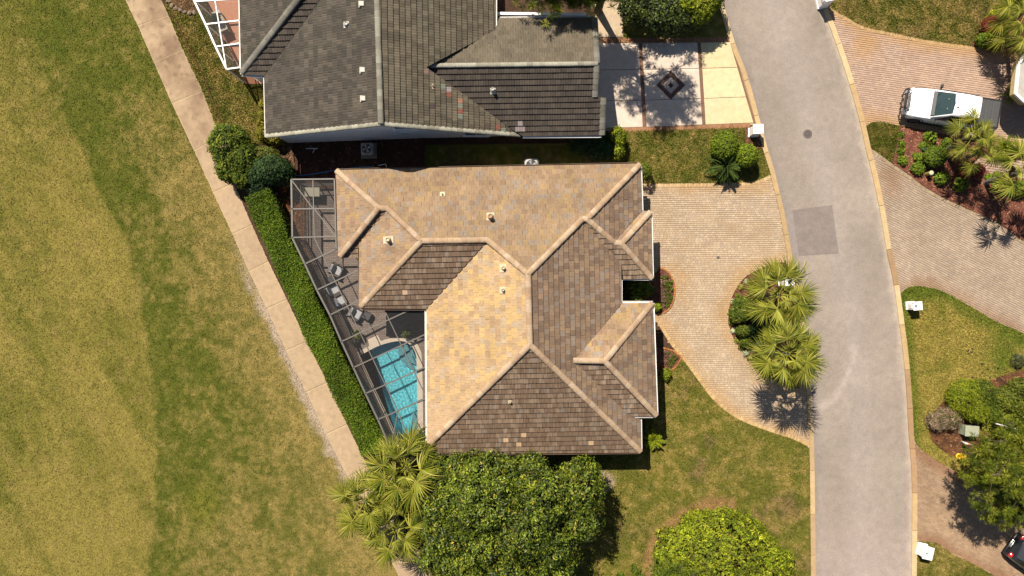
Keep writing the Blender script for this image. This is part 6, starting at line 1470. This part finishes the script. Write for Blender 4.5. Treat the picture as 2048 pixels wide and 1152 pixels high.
for s in (-1, 1):
    def sp(x, t): return (x, s * (.945 - t * .225), 1.20 + t * .64)
    pane('side_window', [sp(1.05, .04), sp(.34, .86), sp(-.42, .90), sp(-.42, .05)], M_glass, .022); pane('side_window', [sp(-.50, .05), sp(-.50, .90), sp(-1.22, .84), sp(-1.30, .06)], M_glass, .022)
    for x in (-.30, -1.22):
        mb = MB(); mb.box((x, s * 1.0, 1.02), .18, .05, .035, bev=.01); tp('door_handle', mb, M_black)
    for x in (1.10, -.46, -1.40):
        mb = MB(); mb.bar((x, s * .992, .55), (x, s * .992, 1.14), .012, .012); tp('door_gap', mb, M_black)
    mb = MB(); mb.box((.92, s * 1.16, 1.25), .12, .24, .20, bev=.04); mb.bar((.95, s * .95, 1.2), (.92, s * 1.1, 1.22), .08, .05); tp('wing_mirror', mb, M_black if s > 0 else M_black)
    mb = MB(); mb.bar((1.5, s * 1.02, .40), (-1.3, s * 1.02, .40), .14, .05); tp('side_step', mb, M_black)
    mb = MB(); mb.box((2.50, s * .76, .93), .22, .26, .17, s * -.35, bev=.05); tp('headlight', mb, M_lamp)
    mb = MB(); mb.box((-2.96, s * .86, .95), .08, .12, .34, bev=.03); tp('tail_light', mb, M_tail)
    for x in (1.85, -1.85):
        mb = MB(); c0 = (x, s * .88, .40)
        rings = [(.24, -.13), (.385, -.12), (.41, -.06), (.41, .06), (.385, .12), (.24, .13)]
        V = []; n = 22
        for r, o_ in rings: V += [(x + r * math.cos(2 * math.pi * k / n), s * .88 + o_, .40 + r * math.sin(2 * math.pi * k / n)) for k in range(n)]
        F = [[i * n + k, i * n + (k + 1) % n, (i + 1) * n + (k + 1) % n, (i + 1) * n + k] for i in range(5) for k in range(n)]
        mb.add(V, F); w_ = tp('wheel', mb, M_tyre)
        mb = MB(); V = [(x, s * (.88 + .09), .40)] + [(x + r * math.cos(2 * math.pi * k / n), s * (.88 + o_), .40 + r * math.sin(2 * math.pi * k / n)) for r, o_ in ((.10, .11), (.24, .12)) for k in range(n)]
        mb.add(V, [[0, 1 + k, 1 + (k + 1) % n] for k in range(n)] + [[1 + k, 1 + n + k, 1 + n + (k + 1) % n, 1 + (k + 1) % n] for k in range(n)]); tp('rim', mb, M_chrome, w_)
        mb = MB(); V = []
        for k in range(13): t_ = math.pi * k / 12; V += [(x + .47 * math.cos(t_), s * 1.005, .42 + .47 * math.sin(t_)), (x + .53 * math.cos(t_), s * 1.012, .42 + .53 * math.sin(t_))]
        mb.add(V, [[2 * k, 2 * k + 1, 2 * k + 3, 2 * k + 2] for k in range(12)]); tp('wheel_arch', mb, M_black, None, False)
# bed cover in three folding panels, rails and tailgate
for i, (x0, x1) in enumerate(((-1.50, -1.98), (-2.00, -2.42), (-2.44, -2.88))):
    mb = MB(); mb.box(((x0 + x1) / 2, 0, 1.215), abs(x1 - x0), 1.62, .05, bev=.012); tp('bed_cover_panel', mb, M_tonneau)
mb = MB(); mb.bar((-1.5, .86, 1.20), (-2.92, .86, 1.19), .10, .05); mb.bar((-1.5, -.86, 1.20), (-2.92, -.86, 1.19), .10, .05); mb.bar((-2.93, -.84, 1.19), (-2.93, .84, 1.19), .10, .06); tp('bed_rail', mb, M_black)
mb = MB(); mb.box((-3.02, 0, .55), .16, 1.7, .16, bev=.04); tp('rear_bumper', mb, M_chrome)
mb = MB(); mb.box((2.66, 0, .60), .22, 1.75, .26, bev=.07); tp('front_bumper', mb, M_chrome)
mb = MB(); mb.box((2.60, 0, .90), .06, 1.15, .28, bev=.02); gr_ = tp('grille', mb, M_black)
for z in (.82, .90, .98):
    mb = MB(); mb.bar((2.64, -.52, z), (2.64, .52, z), .02, .03); tp('grille_bar', mb, M_chrome, gr_)
mb = MB()
for z, w_ in ((.62, .85), (1.0, .60), (1.12, .56)): mb.tube([(2.80, -w_, z), (2.92, -w_ * .6, z), (2.92, w_ * .6, z), (2.80, w_, z)], .035, 7)
for y in (-.42, .42): mb.tube([(2.92, y, .45), (2.95, y, .8), (2.90, y, 1.15)], .035, 7)
for y in (-.85, .85): mb.tube([(2.80, y, .62), (2.72, y * 1.0, .85), (2.72, y * .85, 1.0), (2.85, y * .65, 1.0)], .035, 7)
tp('grille_guard', mb, M_black)

# dark car at the lower right, rear towards the street
carroot, CM = vehicle_root('parked_car', 'dark car with red tail lights in the pine shadow at lower right', 'car', (2068, 1120), math.atan2(-.57, .82))
def cpart(name, mb, m, smooth=True, parent=None): return obj(name, fix(mb.mesh(name), smooth), m, parent or carroot, CM)
def cp_(w, zt, zb=.30): return [(0, zt + .03), (w * .6, zt + .02), (w * .86, zt - .02), (w * .97, zt - .12), (w, zt - .35), (w * .96, zb)]
mb = MB(); loft(mb, [(-2.30, cp_(.72, .80, .40)), (-2.22, cp_(.84, .92, .34)), (-1.7, cp_(.91, .98)), (0, cp_(.92, .96)), (1.2, cp_(.91, .92)), (2.0, cp_(.84, .80)), (2.3, cp_(.66, .62, .4))]); cpart('body', mb, M_cardark)
def gp(wb, wt, zt): return [(0, zt + .02), (wt * .7, zt + .01), (wt, zt - .05), (wb, .95)]
mb = MB(); loft(mb, [(-2.0, [(0, 1.0), (.5, .99), (.68, .97), (.78, .94)]), (-1.25, gp(.86, .60, 1.40)), (-.4, gp(.87, .62, 1.46)), (.35, gp(.86, .60, 1.40)), (1.15, [(0, .98), (.5, .97), (.68, .96), (.78, .93)])]); cab2 = cpart('cabin', mb, M_cardark)
def cpane(name, pts, m, off=.015):
    a, b, c = (Vector(p) for p in pts[:3]); n_ = (b - a).cross(c - a).normalized(); n_ = -n_ if n_.z < 0 else n_
    mb = MB(); k = len(pts); mb.add([Vector(p) + n_ * off for p in pts], [list(range(k))]); return cpart(name, mb, m, False)
cpane('rear_window', [(-1.93, .62, 1.02), (-1.93, -.62, 1.02), (-1.32, -.54, 1.39), (-1.32, .54, 1.39)], M_glass, .03); cpane('windscreen', [(1.08, .62, 1.0), (1.08, -.62, 1.0), (.42, -.54, 1.38), (.42, .54, 1.38)], M_glass, .03)
for s in (-1, 1):
    cpane('side_window', [(.75, s * .80, 1.02), (.30, s * .66, 1.33), (-1.15, s * .66, 1.33), (-1.55, s * .80, 1.02)], M_glass, .02)
    mb = MB(); mb.box((-2.16, s * .66, .86), .22, .30, .20, bev=.05); cpart('tail_light', mb, M_tail)
    mb = MB(); mb.box((2.12, s * .58, .66), .25, .30, .15, bev=.05); cpart('headlight', mb, M_lamp)
    mb = MB(); mb.box((.70, s * .98, 1.0), .12, .18, .12, bev=.03); cpart('wing_mirror', mb, M_cardark)
    for x in (1.4, -1.4):
        mb = MB(); n = 18; V = []
        for r, o_ in ((.2, -.10), (.32, -.10), (.32, .10), (.2, .10), (.05, .08)): V += [(x + r * math.cos(2 * math.pi * k / n), s * .82 + s * o_, .32 + r * math.sin(2 * math.pi * k / n)) for k in range(n)]
        mb.add(V, [[i * n + k, i * n + (k + 1) % n, (i + 1) * n + (k + 1) % n, (i + 1) * n + k] for i in range(4) for k in range(n)]); cpart('wheel', mb, M_tyre)
mb = MB(); mb.box((-2.31, 0, .62), .03, .5, .14, bev=.006); cpart('number_plate', mb, M_metal)
mb = MB(); mb.box((-2.30, 0, .48), .14, 1.5, .2, bev=.06); cpart('rear_bumper', mb, M_cardark)

# ------------------------------------------------------------------ letter boxes
def letter_box(label, px, z, dx, dy, rot_, door='left', roof=0.0, grp='white masonry letter boxes'):
    c = W(*px, z); t = thing('letter_box', label, 'letter box', (c.x, c.y, 0), grp)
    def b(nm, cc, sx, sy, sz, m, bev=.02):
        mb = MB(); R_ = Matrix.Rotation(rot_, 3, 'Z') @ Vector(cc); mb.box((c.x + R_.x, c.y + R_.y, R_.z), sx, sy, sz, rot_, bev=bev); return mb.build(nm, m, t)
    b('plinth', (0, 0, .1), dx * .98, dy * .98, .2, M_stucco_w); b('pillar', (0, 0, z * .5), dx * .86, dy * .86, z - .1, M_stucco_w)
    if roof:
        hx, hy = dx / 2, dy / 2; R2 = Matrix.Rotation(rot_, 3, 'Z')
        V = [(-hx, -hy, z - .12), (hx, -hy, z - .12), (hx, hy, z - .12), (-hx, hy, z - .12), (-hx * .35, -hy, z + roof), (-hx * .35, hy, z + roof), (hx, -hy, z + roof * .35), (hx, hy, z + roof * .35)]
        V = [Vector((c.x, c.y, 0)) + R2 @ Vector(v) for v in V]
        mb = MB(); mb.add(V, [[0, 4, 5, 3], [4, 6, 7, 5], [6, 1, 2, 7], [0, 1, 6, 4], [3, 5, 7, 2], [0, 3, 2, 1]]); mb.build('cap', M_white, t)
    else: b('cap', (0, 0, z - .03), dx, dy, .1, M_white, .015)
    s = -1 if door == 'left' else 1
    o = b('mailbox_door', (s * dx * .45, 0, z - .35), .05, dy * .5, .28, M_white, .01); mb = MB()
    R_ = Matrix.Rotation(rot_, 3, 'Z') @ Vector((s * dx * .48, 0, z - .35)); mb.box((c.x + R_.x, c.y + R_.y, R_.z), .04, .08, .03, rot_); mb.build('handle', M_metal, o)
    return t, c
letter_box('white letter box pillar at the corner of the cream driveway', (1517, 258), 1.1, .64, .60, .05, 'right')
t6, c6 = letter_box('white letter box standing in the straw coloured right lawn', (1836, 612), .98, .56, .54, .07)
mb = MB(); mb.lathe((c6.x - .14, c6.y - .0, 1.0), [(.10, 0), (.10, .02), (.07, .025)], 14); mb.build('emblem', M_metal, t6)
t7, c7 = letter_box('longer white letter box with metal plate in the lower right lawn', (1857, 1107), .85, .62, .80, -.22)
mb = MB(); mb.box((c7.x - .12, c7.y + .02, .88), .12, .14, .02, .2); mb.build('emblem', M_metal, t7)
letter_box('white letter box glimpsed through the island palm fronds', (1580, 563), 1.3, .62, .55, .1, 'right')
letter_box('letter box cut by the top frame edge beside the right kerb', (1661, -8), 1.3, .7, .6, .2)

# ------------------------------------------------------------------ street and garden fittings
def disc_thing(name, label, cat, px, r, z0, m, rings=True):
    c = W(*px); t = thing(name, label, cat, (c.x, c.y, z0))
    mb = MB(); mb.lathe((c.x, c.y, z0), [(r, 0), (r, .012), (r * .95, .014), (r * .86, .014)], 28); mb.build('frame_ring', M_metal if not rings else mat('cast_iron_frame', C(120, 104, 92), rough=.6), t)
    mb = MB(); mb.lathe((c.x, c.y, z0), [(r * .85, 0), (r * .85, .011), (r * .6, .011), (r * .58, .016), (r * .3, .016), (r * .28, .011)], 28); mb.build('lid', m, t)
disc_thing('manhole_cover', 'round cast iron manhole cover in the street', 'manhole cover', (1615, 268), .29, .022, mat('cast_iron', C(96, 86, 80), rough=.6, var=.2, vscale=20))
disc_thing('drain_cap', 'small round drain cap in the tan paver driveway', 'drain cap', (1436, 515), .10, .042, mat('cast_iron', None))

hy = W(1915, 911); t = thing('fire_hydrant', 'yellow fire hydrant in the brown mulch bed', 'fire hydrant', (hy.x, hy.y, .06))
M_yel = mat('yellow_paint', (.75, .42, .01), rough=.45, var=.1, vscale=8)
mb = MB(); mb.lathe((hy.x, hy.y, .05), [(.17, 0), (.17, .05), (.12, .07), (.12, .50), (.15, .52), (.15, .56)], 16); mb.build('barrel', M_yel, t, smooth=False)
mb = MB(); mb.lathe((hy.x, hy.y, .60), [(.14, 0), (.13, .07), (.08, .14), (.03, .17), (.03, .21)], 16); mb.build('bonnet', M_yel, t)
for a in (0.5, 2.1, 3.64):
    mb = MB(); d = Vector((math.cos(a), math.sin(a), 0)); p = Vector((hy.x, hy.y, .46)); mb.tube([p, p + d * .16, p + d * .162, p + d * .24], [.06, .06, .085, .085], 12); mb.build('nozzle', M_yel, t)
ub = W(1943, 862, .7); t = thing('utility_box', 'pale green utility cabinet in the brown mulch bed', 'utility box', (ub.x, ub.y, .05))
M_util = mat('utility_green', C(190, 186, 150), rough=.6, var=.12, vscale=6)
mb = MB(); mb.box((ub.x, ub.y, .40), .82, .62, .70, -.05, bev=.02); mb.build('cabinet', M_util, t)
mb = MB(); mb.box((ub.x, ub.y, .76), .88, .68, .06, -.05, bev=.015); mb.build('lid', M_util, t)
mb = MB(); mb.box((ub.x, ub.y - .32, .42), .03, .02, .5, -.05); mb.build('door_seam', M_black, t)
sg = W(1937, 888, .7); t = thing('marker_sign', 'small white marker sign with orange patch near the hydrant', 'sign', (sg.x, sg.y, .05))
mb = MB(); mb.box((sg.x, sg.y, .66), .46, .06, .22, -.2, bev=.01); mb.build('panel', M_white, t)
mb = MB(); mb.box((sg.x - .02, sg.y, .782), .16, .062, .012, -.2); mb.build('orange_patch', mat('orange_paint', (.7, .16, .02), var=.05), t)
mb = MB(); mb.bar((sg.x, sg.y + .02, .03), (sg.x, sg.y + .02, .6), .05, .05); mb.build('post', M_white, t)
lp = W(1962, 839); t = thing('lamp_post', 'thin white post poking through the pine branches', 'post', (lp.x, lp.y, .05))
mb = MB(); mb.tube([(lp.x, lp.y, .05), (lp.x, lp.y, 3.0)], [.05, .04], 10); mb.build('shaft', M_white, t)
mb = MB(); mb.lathe((lp.x, lp.y, 3.0), [(.07, 0), (.09, .06), (.04, .12)], 12); mb.build('finial', M_white, t)
bo = W(1858, 350, .7); b0 = W(1851, 349); t = thing('garden_bollard', 'cream round garden bollard in the red mulch bed', 'bollard', (b0.x, b0.y, .05))
mb = MB(); mb.lathe((b0.x, b0.y, .05), [(.13, 0), (.13, .55), (.11, .56)], 16); mb.build('shaft', mat('cream_post', C(196, 160, 78), var=.1), t)
mb = MB(); mb.lathe((b0.x, b0.y, .60), [(.14, 0), (.15, .04), (.10, .08)], 16); mb.build('cap', mat('cream_cap', C(226, 220, 170), var=.05), t)
pp = W(1849, 299); t = thing('plant_pot', 'overturned blue green pot in the red mulch bed', 'pot', (pp.x, pp.y, .06))
mb = MB(); mb.tube([(pp.x - .18, pp.y - .02, .18), (pp.x + .0, pp.y, .2), (pp.x + .14, pp.y + .02, .21)], [.09, .13, .15], 14); mb.build('bowl', mat('glazed_pot', C(90, 140, 136), rough=.3, var=.1), t)
mb = MB(); mb.tube([(pp.x - .26, pp.y - .03, .16), (pp.x - .17, pp.y - .02, .18)], [.05, .09], 12); mb.build('foot', mat('pot_foot', C(206, 170, 140), var=.1), t)
# soil heaps in the right lawn
hm = None
for i, (px, py) in enumerate(sorted(((1936, 701), (1945, 698), (1937, 707.5), (1943, 705), (1870, 728), (1964, 728), (1976, 739), (1965, 745), (1996, 737), (1945, 755), (1980, 756), (2016, 693), (2043, 683)))):
    g = W(px, py, .05)
    if hm is None:
        mb = MB(); mb.lathe((0, 0, 0), [(.075, 0), (.05, .035), (.015, .05)], 9); hm = mb.mesh('soil_heap'); hm.materials.append(mat('dark_soil', (.012, .010, .008), var=.3, vscale=30))
    o = bpy.data.objects.new('soil_heap', hm); link(o, None, Matrix.Translation(g) @ Matrix.Rotation(random.uniform(0, 6), 4, 'Z') @ Matrix.Scale(random.uniform(.7, 1.2), 4)); tag(o, ORD[i] + ' small dark soil heap from the left on the straw coloured lawn', 'soil heap', 'soil heaps in the right lawn')

def ac_unit(label, px, z, rot_, s=.85):
    c = W(*px, z); t = thing('air_conditioner', label, 'air conditioner', (c.x, c.y, .03))
    mb = MB(); mb.box((c.x, c.y, .06), s + .25, s + .25, .08, rot_); mb.build('concrete_pad', mat('pad_concrete', C(180, 160, 140), var=.1), t)
    mb = MB(); mb.box((c.x, c.y, z * .5 + .05), s, s, z - .1, rot_, bev=.10); mb.build('cabinet', mat('ac_casing', C(226, 214, 194), rough=.5, var=.06), t)
    mb = MB(); mb.lathe((c.x, c.y, z), [(s * .40, -.02), (s * .40, .012), (s * .38, .012)], 24); mb.build('fan_well', M_black, t)
    f = MB()
    for k in range(4): a = k * math.pi / 2 + .4; f.add([(c.x + r * math.cos(a + o_), c.y + r * math.sin(a + o_), z + h_) for r, o_, h_ in ((.05, 0, .018), (s * .36, -.28, .016), (s * .36, .28, .03), (.05, .6, .024))], [[0, 1, 2, 3]])
    f.build('fan', M_metal, t)
    g = MB()
    for r in (.1, .18, .26, .33): g.tube([(c.x + r * math.cos(a), c.y + r * math.sin(a), z + .045) for a in np.linspace(0, 2 * math.pi, 20)], .006, 4, cap=False)
    g.bar((c.x - .34, c.y, z + .05), (c.x + .34, c.y, z + .05), .012, .012); g.bar((c.x, c.y - .34, z + .05), (c.x, c.y + .34, z + .05), .012, .012); g.build('grille', M_metal, t)
ac_unit('white air conditioner half under the top eave of the tan house', (1063, 330), 1.35, .0)
ac_unit('air conditioner in deep shade against the white gable wall', (733, 297), .8, .02, .75)

def tube_thing(name, label, cat, pts, r, m, z=None):
    P = [W(*p[:2], p[2] if len(p) > 2 else .1) for p in pts]; t = MB(); t.tube(P, r, 7); o = t.build(name, m, None, smooth=True); return tag(o, label, cat)
tube_thing('garden_hose', 'blue hose lying in the shade between the houses', 'hose', [(*p, .1) for p in curve([(592, 352), (622, 349), (650, 344), (690, 338), (720, 334), (748, 333)], 5)], .035, mat('blue_hose', C(88, 150, 190), rough=.5, var=.05))
tube_thing('water_pipe', 'white bent pipe beside the top eave of the tan house', 'pipe', [(757, 331, .2), (771, 328, .25), (772, 329, .25), (774, 342, .2)], .022, M_white)
tube_thing('water_pipe', 'white short pipe on the shaded mulch left of the air conditioner', 'pipe', [(612, 297, .1), (636, 297, .1), (628, 299, .1), (626, 306, .1)], .025, M_white)
tube_thing('edging_cable', 'rust coloured cable lying along the narrow lawn', 'cable', [(*p, .09) for p in curve([(343, 25), (362, 62), (385, 110), (405, 150), (425, 200), (449, 262)], 6)], .028, mat('rusty_cable', C(116, 62, 40), var=.2))
for i, (px, py, r) in enumerate(((338, 4, .14), (345, 12, .16), (353, 18, .14), (362, 22, .15), (371, 25, .13), (381, 27, .16), (390, 26, .15), (396, 18, .12))):
    g = W(px, py); me = bpy.data.meshes.new('edging_stone'); bm = bmesh.new(); bmesh.ops.create_icosphere(bm, subdivisions=2, radius=r)
    for v in bm.verts: v.co = Vector((v.co.x * 1.2, v.co.y * .9, v.co.z * .6)) * random.uniform(.72, 1.15)
    bm.to_mesh(me); bm.free(); me.materials.append(mat('field_stone', C(150, 124, 96), var=.2, vscale=8))
    o = bpy.data.objects.new('edging_stone', me); link(o, None, Matrix.Translation(Vector((g.x, g.y, .10))) @ Matrix.Rotation(random.uniform(0, 3), 4, 'Z')); tag(o, ORD[i] + ' rounded pale stone from the left edging the top bed', 'stone', 'stones round the top bed')
# brick edging round the small flower beds and the island
M_edge = [C(200, 128, 66), C(188, 116, 60), C(212, 142, 78)]
border('edging_bricks', curve([(1316, 534), (1333, 542), (1345, 560), (1349, 582), (1344, 607), (1331, 623), (1309, 630)], 5), 0, .10, .16, M_edge, .10, BEDS[5][5])
border('edging_bricks', [(1325, 695), (1346, 701), (1363, 714), (1353, 731), (1339, 743)], 0, .10, .16, M_edge, .10, BEDS[6][5])
border('edging_bricks', ISLAND[:34], 0, .07, .20, [C(126, 78, 56), C(110, 68, 50)], .09, ISL)
# sand and pebbles at the path edge
strip_ = [(p[0] - w_, p[1]) for p, w_ in zip(PATH_L[9:14], (3, 13, 9, 15, 4))] + [(p[0] + 2, p[1]) for p in PATH_L[9:14]][::-1]
chips_mesh('path_gravel', strip_, 900, C(222, 196, 166), C(190, 156, 124), .0, (.03, .07), label='pale loose gravel along the left edge of the cart path')

# ------------------------------------------------------------------ garden furniture
M_wick = mat('wicker', C(120, 100, 88), rough=.8, var=.25, vscale=30); M_cush = mat('cushion', C(206, 196, 188), rough=.9, var=.06, vscale=8)
def armchair(label, px, ang, group='cushioned armchairs by the pool'):
    c = W(*px, .4); M = Matrix.Translation(Vector((c.x, c.y, .03))) @ Matrix.Rotation(ang, 4, 'Z'); o = bpy.data.objects.new('armchair', None); link(o, None, M); tag(o, label, 'armchair', group)
    def p(nm, m, *bx):
        mb = MB()
        for b in bx: mb.box(b[0], *b[1], bev=b[2] if len(b) > 2 else .03)
        obj(nm, mb.mesh(nm), m, o, M)
    p('seat_frame', M_wick, ((0, 0, .24), (.74, .72, .10)))
    for sx in (-1, 1):
        for sy in (-1, 1): p('leg', M_wick, ((sx * .33, sy * .32, .10), (.06, .06, .20), .01))
    for sy in (-1, 1): p('armrest', M_wick, ((.0, sy * .36, .42), (.70, .09, .34)))
    p('backrest', M_wick, ((-.36, 0, .50), (.10, .74, .58)))
    p('seat_cushion', M_cush, ((.06, 0, .36), (.60, .58, .16), .05))
    mb = MB(); mb.box((0, 0, 0), .16, .58, .46, bev=.06); obj('back_cushion', mb.mesh('back_cushion'), M_cush, o, M @ Matrix.Translation((-.22, 0, .62)) @ Matrix.Rotation(-.35, 4, 'Y'))
armchair('topmost cushioned armchair on the pool deck', (673, 540), math.radians(-25))
armchair('upper of the two armchairs standing side by side', (667, 580), math.radians(28))
armchair('lower of the two armchairs standing side by side', (680, 602), math.radians(28))
armchair('armchair beside the dark footstool', (712, 627), math.radians(-28))
fs = W(734, 632, .35); t = thing('footstool', 'dark woven footstool beside the lowest armchair', 'footstool', (fs.x, fs.y, .03))
M_dw = mat('dark_wicker', C(84, 76, 72), rough=.8, var=.25, vscale=30)
mb = MB(); mb.box((fs.x, fs.y, .25), .54, .50, .30, math.radians(-28), bev=.04); mb.build('base', M_dw, t)
mb = MB(); mb.box((fs.x, fs.y, .43), .50, .46, .07, math.radians(-28), bev=.03); mb.build('pad', mat('dark_cushion', C(94, 88, 84), var=.1), t)
def side_table(label, px, r, m):
    c = W(*px, .4); t = thing('side_table', label, 'side table', (c.x, c.y, .03)); mb = MB(); mb.lathe((c.x, c.y, .42), [(r, 0), (r, .03), (r * .9, .035)], 20); mb.build('top', m, t)
    for a in (0, 2.1, 4.2): mb = MB(); mb.tube([(c.x + r * .3 * math.cos(a), c.y + r * .3 * math.sin(a), .43), (c.x + r * .8 * math.cos(a), c.y + r * .8 * math.sin(a), .03)], .015, 6); mb.build('leg', m, t)
side_table('small round dark table below the topmost armchair', (662, 558), .20, M_dw); side_table('small round dark table right of the paired armchairs', (693, 617), .2, M_dw)
bl = W(677, 611, .7); t = thing('globe_lantern', 'dark glossy globe lantern by the paired armchairs', 'lantern', (bl.x, bl.y, .03))
mb = MB(); mb.lathe((bl.x, bl.y, .03), [(.12, 0), (.04, .05), (.03, .5)], 12); mb.build('stand', M_black, t)
mb = MB(); mb.lathe((bl.x, bl.y, .66), [(.17 * math.cos(a), .17 * math.sin(a)) for a in np.linspace(-1.4, 1.4, 9)], 18); mb.build('globe', mat('dark_globe', (.02, .03, .05), rough=.08, var=0, spec=.7), t, smooth=True)
def table(name, label, px, z, dx, dy, ang, m):
    c = W(*px, z); t = thing(name, label, 'table', (c.x, c.y, .03)); R_ = Matrix.Rotation(ang, 3, 'Z')
    mb = MB(); mb.box((c.x, c.y, z - .03), dx, dy, .06, ang, bev=.015); mb.build('tabletop', m, t)
    for sx in (-1, 1):
        for sy in (-1, 1):
            q = R_ @ Vector((sx * (dx / 2 - .08), sy * (dy / 2 - .08), 0)); mb = MB(); mb.bar((c.x + q.x, c.y + q.y, .03), (c.x + q.x, c.y + q.y, z - .06), .06, .06); mb.build('leg', m, t)
    return c
M_stone_t = mat('cast_stone', C(214, 196, 166), var=.1, vscale=6)
table('garden_table', 'pale rectangular table at the top end of the pool deck', (624, 384), .75, .95, .58, 0, M_stone_t)
ct = table('garden_table', 'pale long table on the terracotta patio', (438, 42), .75, 1.35, .62, math.radians(-66), M_stone_t)
def pot_plant(label, px, z, pr, ph, pal, n, r, L, name='potted_plant', wr=.3, base=.03, m=None):
    c = W(*px, z); t = thing(name, label, 'potted plant', (c.x, c.y, base))
    mb = MB(); mb.lathe((c.x, c.y, base), [(pr * .7, 0), (pr, ph * .9), (pr * 1.08, ph * .92), (pr * 1.08, ph), (pr * .85, ph), (pr * .8, ph * .85)], 16); mb.build('pot', m or mat('dark_pot', C(110, 92, 80), var=.15), t)
    foliage('foliage', [(c.x, c.y, base + ph + r * .7, r, r, r)], n, 6, r * .3, L, wr, pal, M_leaf, t, up=.5, rnd=.8, amp=.2)
pot_plant('bushy green potted plant on the pool deck', (716, 669), .5, .17, .3, YELG, 40, .3, .2)
pot_plant('potted plant with bare twigs in a round bowl on the pool deck', (708, 683), .4, .24, .3, [(.12, .10, .06), (.08, .08, .04)], 8, .2, .25, wr=.12)
pot_plant('potted plant in the roof shadow at the pool end', (815, 666), .6, .16, .35, [(.10, .12, .02), (.14, .15, .03)], 34, .3, .2)
pot_plant('dark spiky potted plant standing on the pale long table', (434, 38), 1.0, .13, .2, DARK, 34, .24, .34, wr=.14, base=.75)

# ------------------------------------------------------------------ houses at the right edge
rh = W(2060, 165); rhouse = thing('cream_house', 'corner of a cream walled house with pale flat roof edge at right', 'house', (rh.x, rh.y, 0))
RP = [(2036, 128), (2052, 104), (2200, 60), (2200, 210), (2048, 205), (2030, 188)]
ZR = 2.4
P3 = [W(*p, ZR).xy for p in RP]; Pin = offset_poly(P3, 1.75)
walls(rhouse, Pin, ZR - .3, mat('cream_stucco', C(232, 196, 130), var=.08, bump=.3, bscale=50))
mb = MB(); mb.prism(P3, ZR - .05, ZR, bottom=True); mb.build('roof_slab', mat('pale_roof', C(206, 192, 172), var=.12, vscale=3, var2=.1, vscale2=.7), rhouse)
for i in range(len(P3)):
    a, b = P3[i], P3[(i + 1) % len(P3)]; mb = MB(); mb.bar(Vector((a.x, a.y, ZR + .03)), Vector((b.x, b.y, ZR + .03)), .14, .14); mb.build('cornice', M_white, rhouse)
    mb = MB(); mb.bar(Vector((a.x, a.y, ZR - .22)), Vector((b.x, b.y, ZR - .22)), .10, .34); mb.build('fascia', MATS['cream_stucco'], rhouse)
ne = W(2100, -120); nh = thing('corner_house', 'house outside the upper right corner casting its shadow on the lawn', 'house', (ne.x, ne.y, 0))
NP = [W(*p).xy for p in ((1955, -240), (1955, -66), (2250, -50), (2250, -240))]
walls(nh, offset_poly(NP, .5), 4.3, M_stucco)
ctr_ = sum(NP, Vector((0, 0))) / 4; mb = MB(); V = [(p.x, p.y, 4.3) for p in NP] + [(ctr_.x - 2.5, ctr_.y, 6.0), (ctr_.x + 2.5, ctr_.y, 6.0)]
mb.add(V, [[0, 1, 4], [1, 2, 5, 4], [2, 3, 5], [3, 0, 4, 5], [3, 2, 1, 0]]); fix(mb.mesh('roof'), False); mb.build('roof', M_fascia, nh)
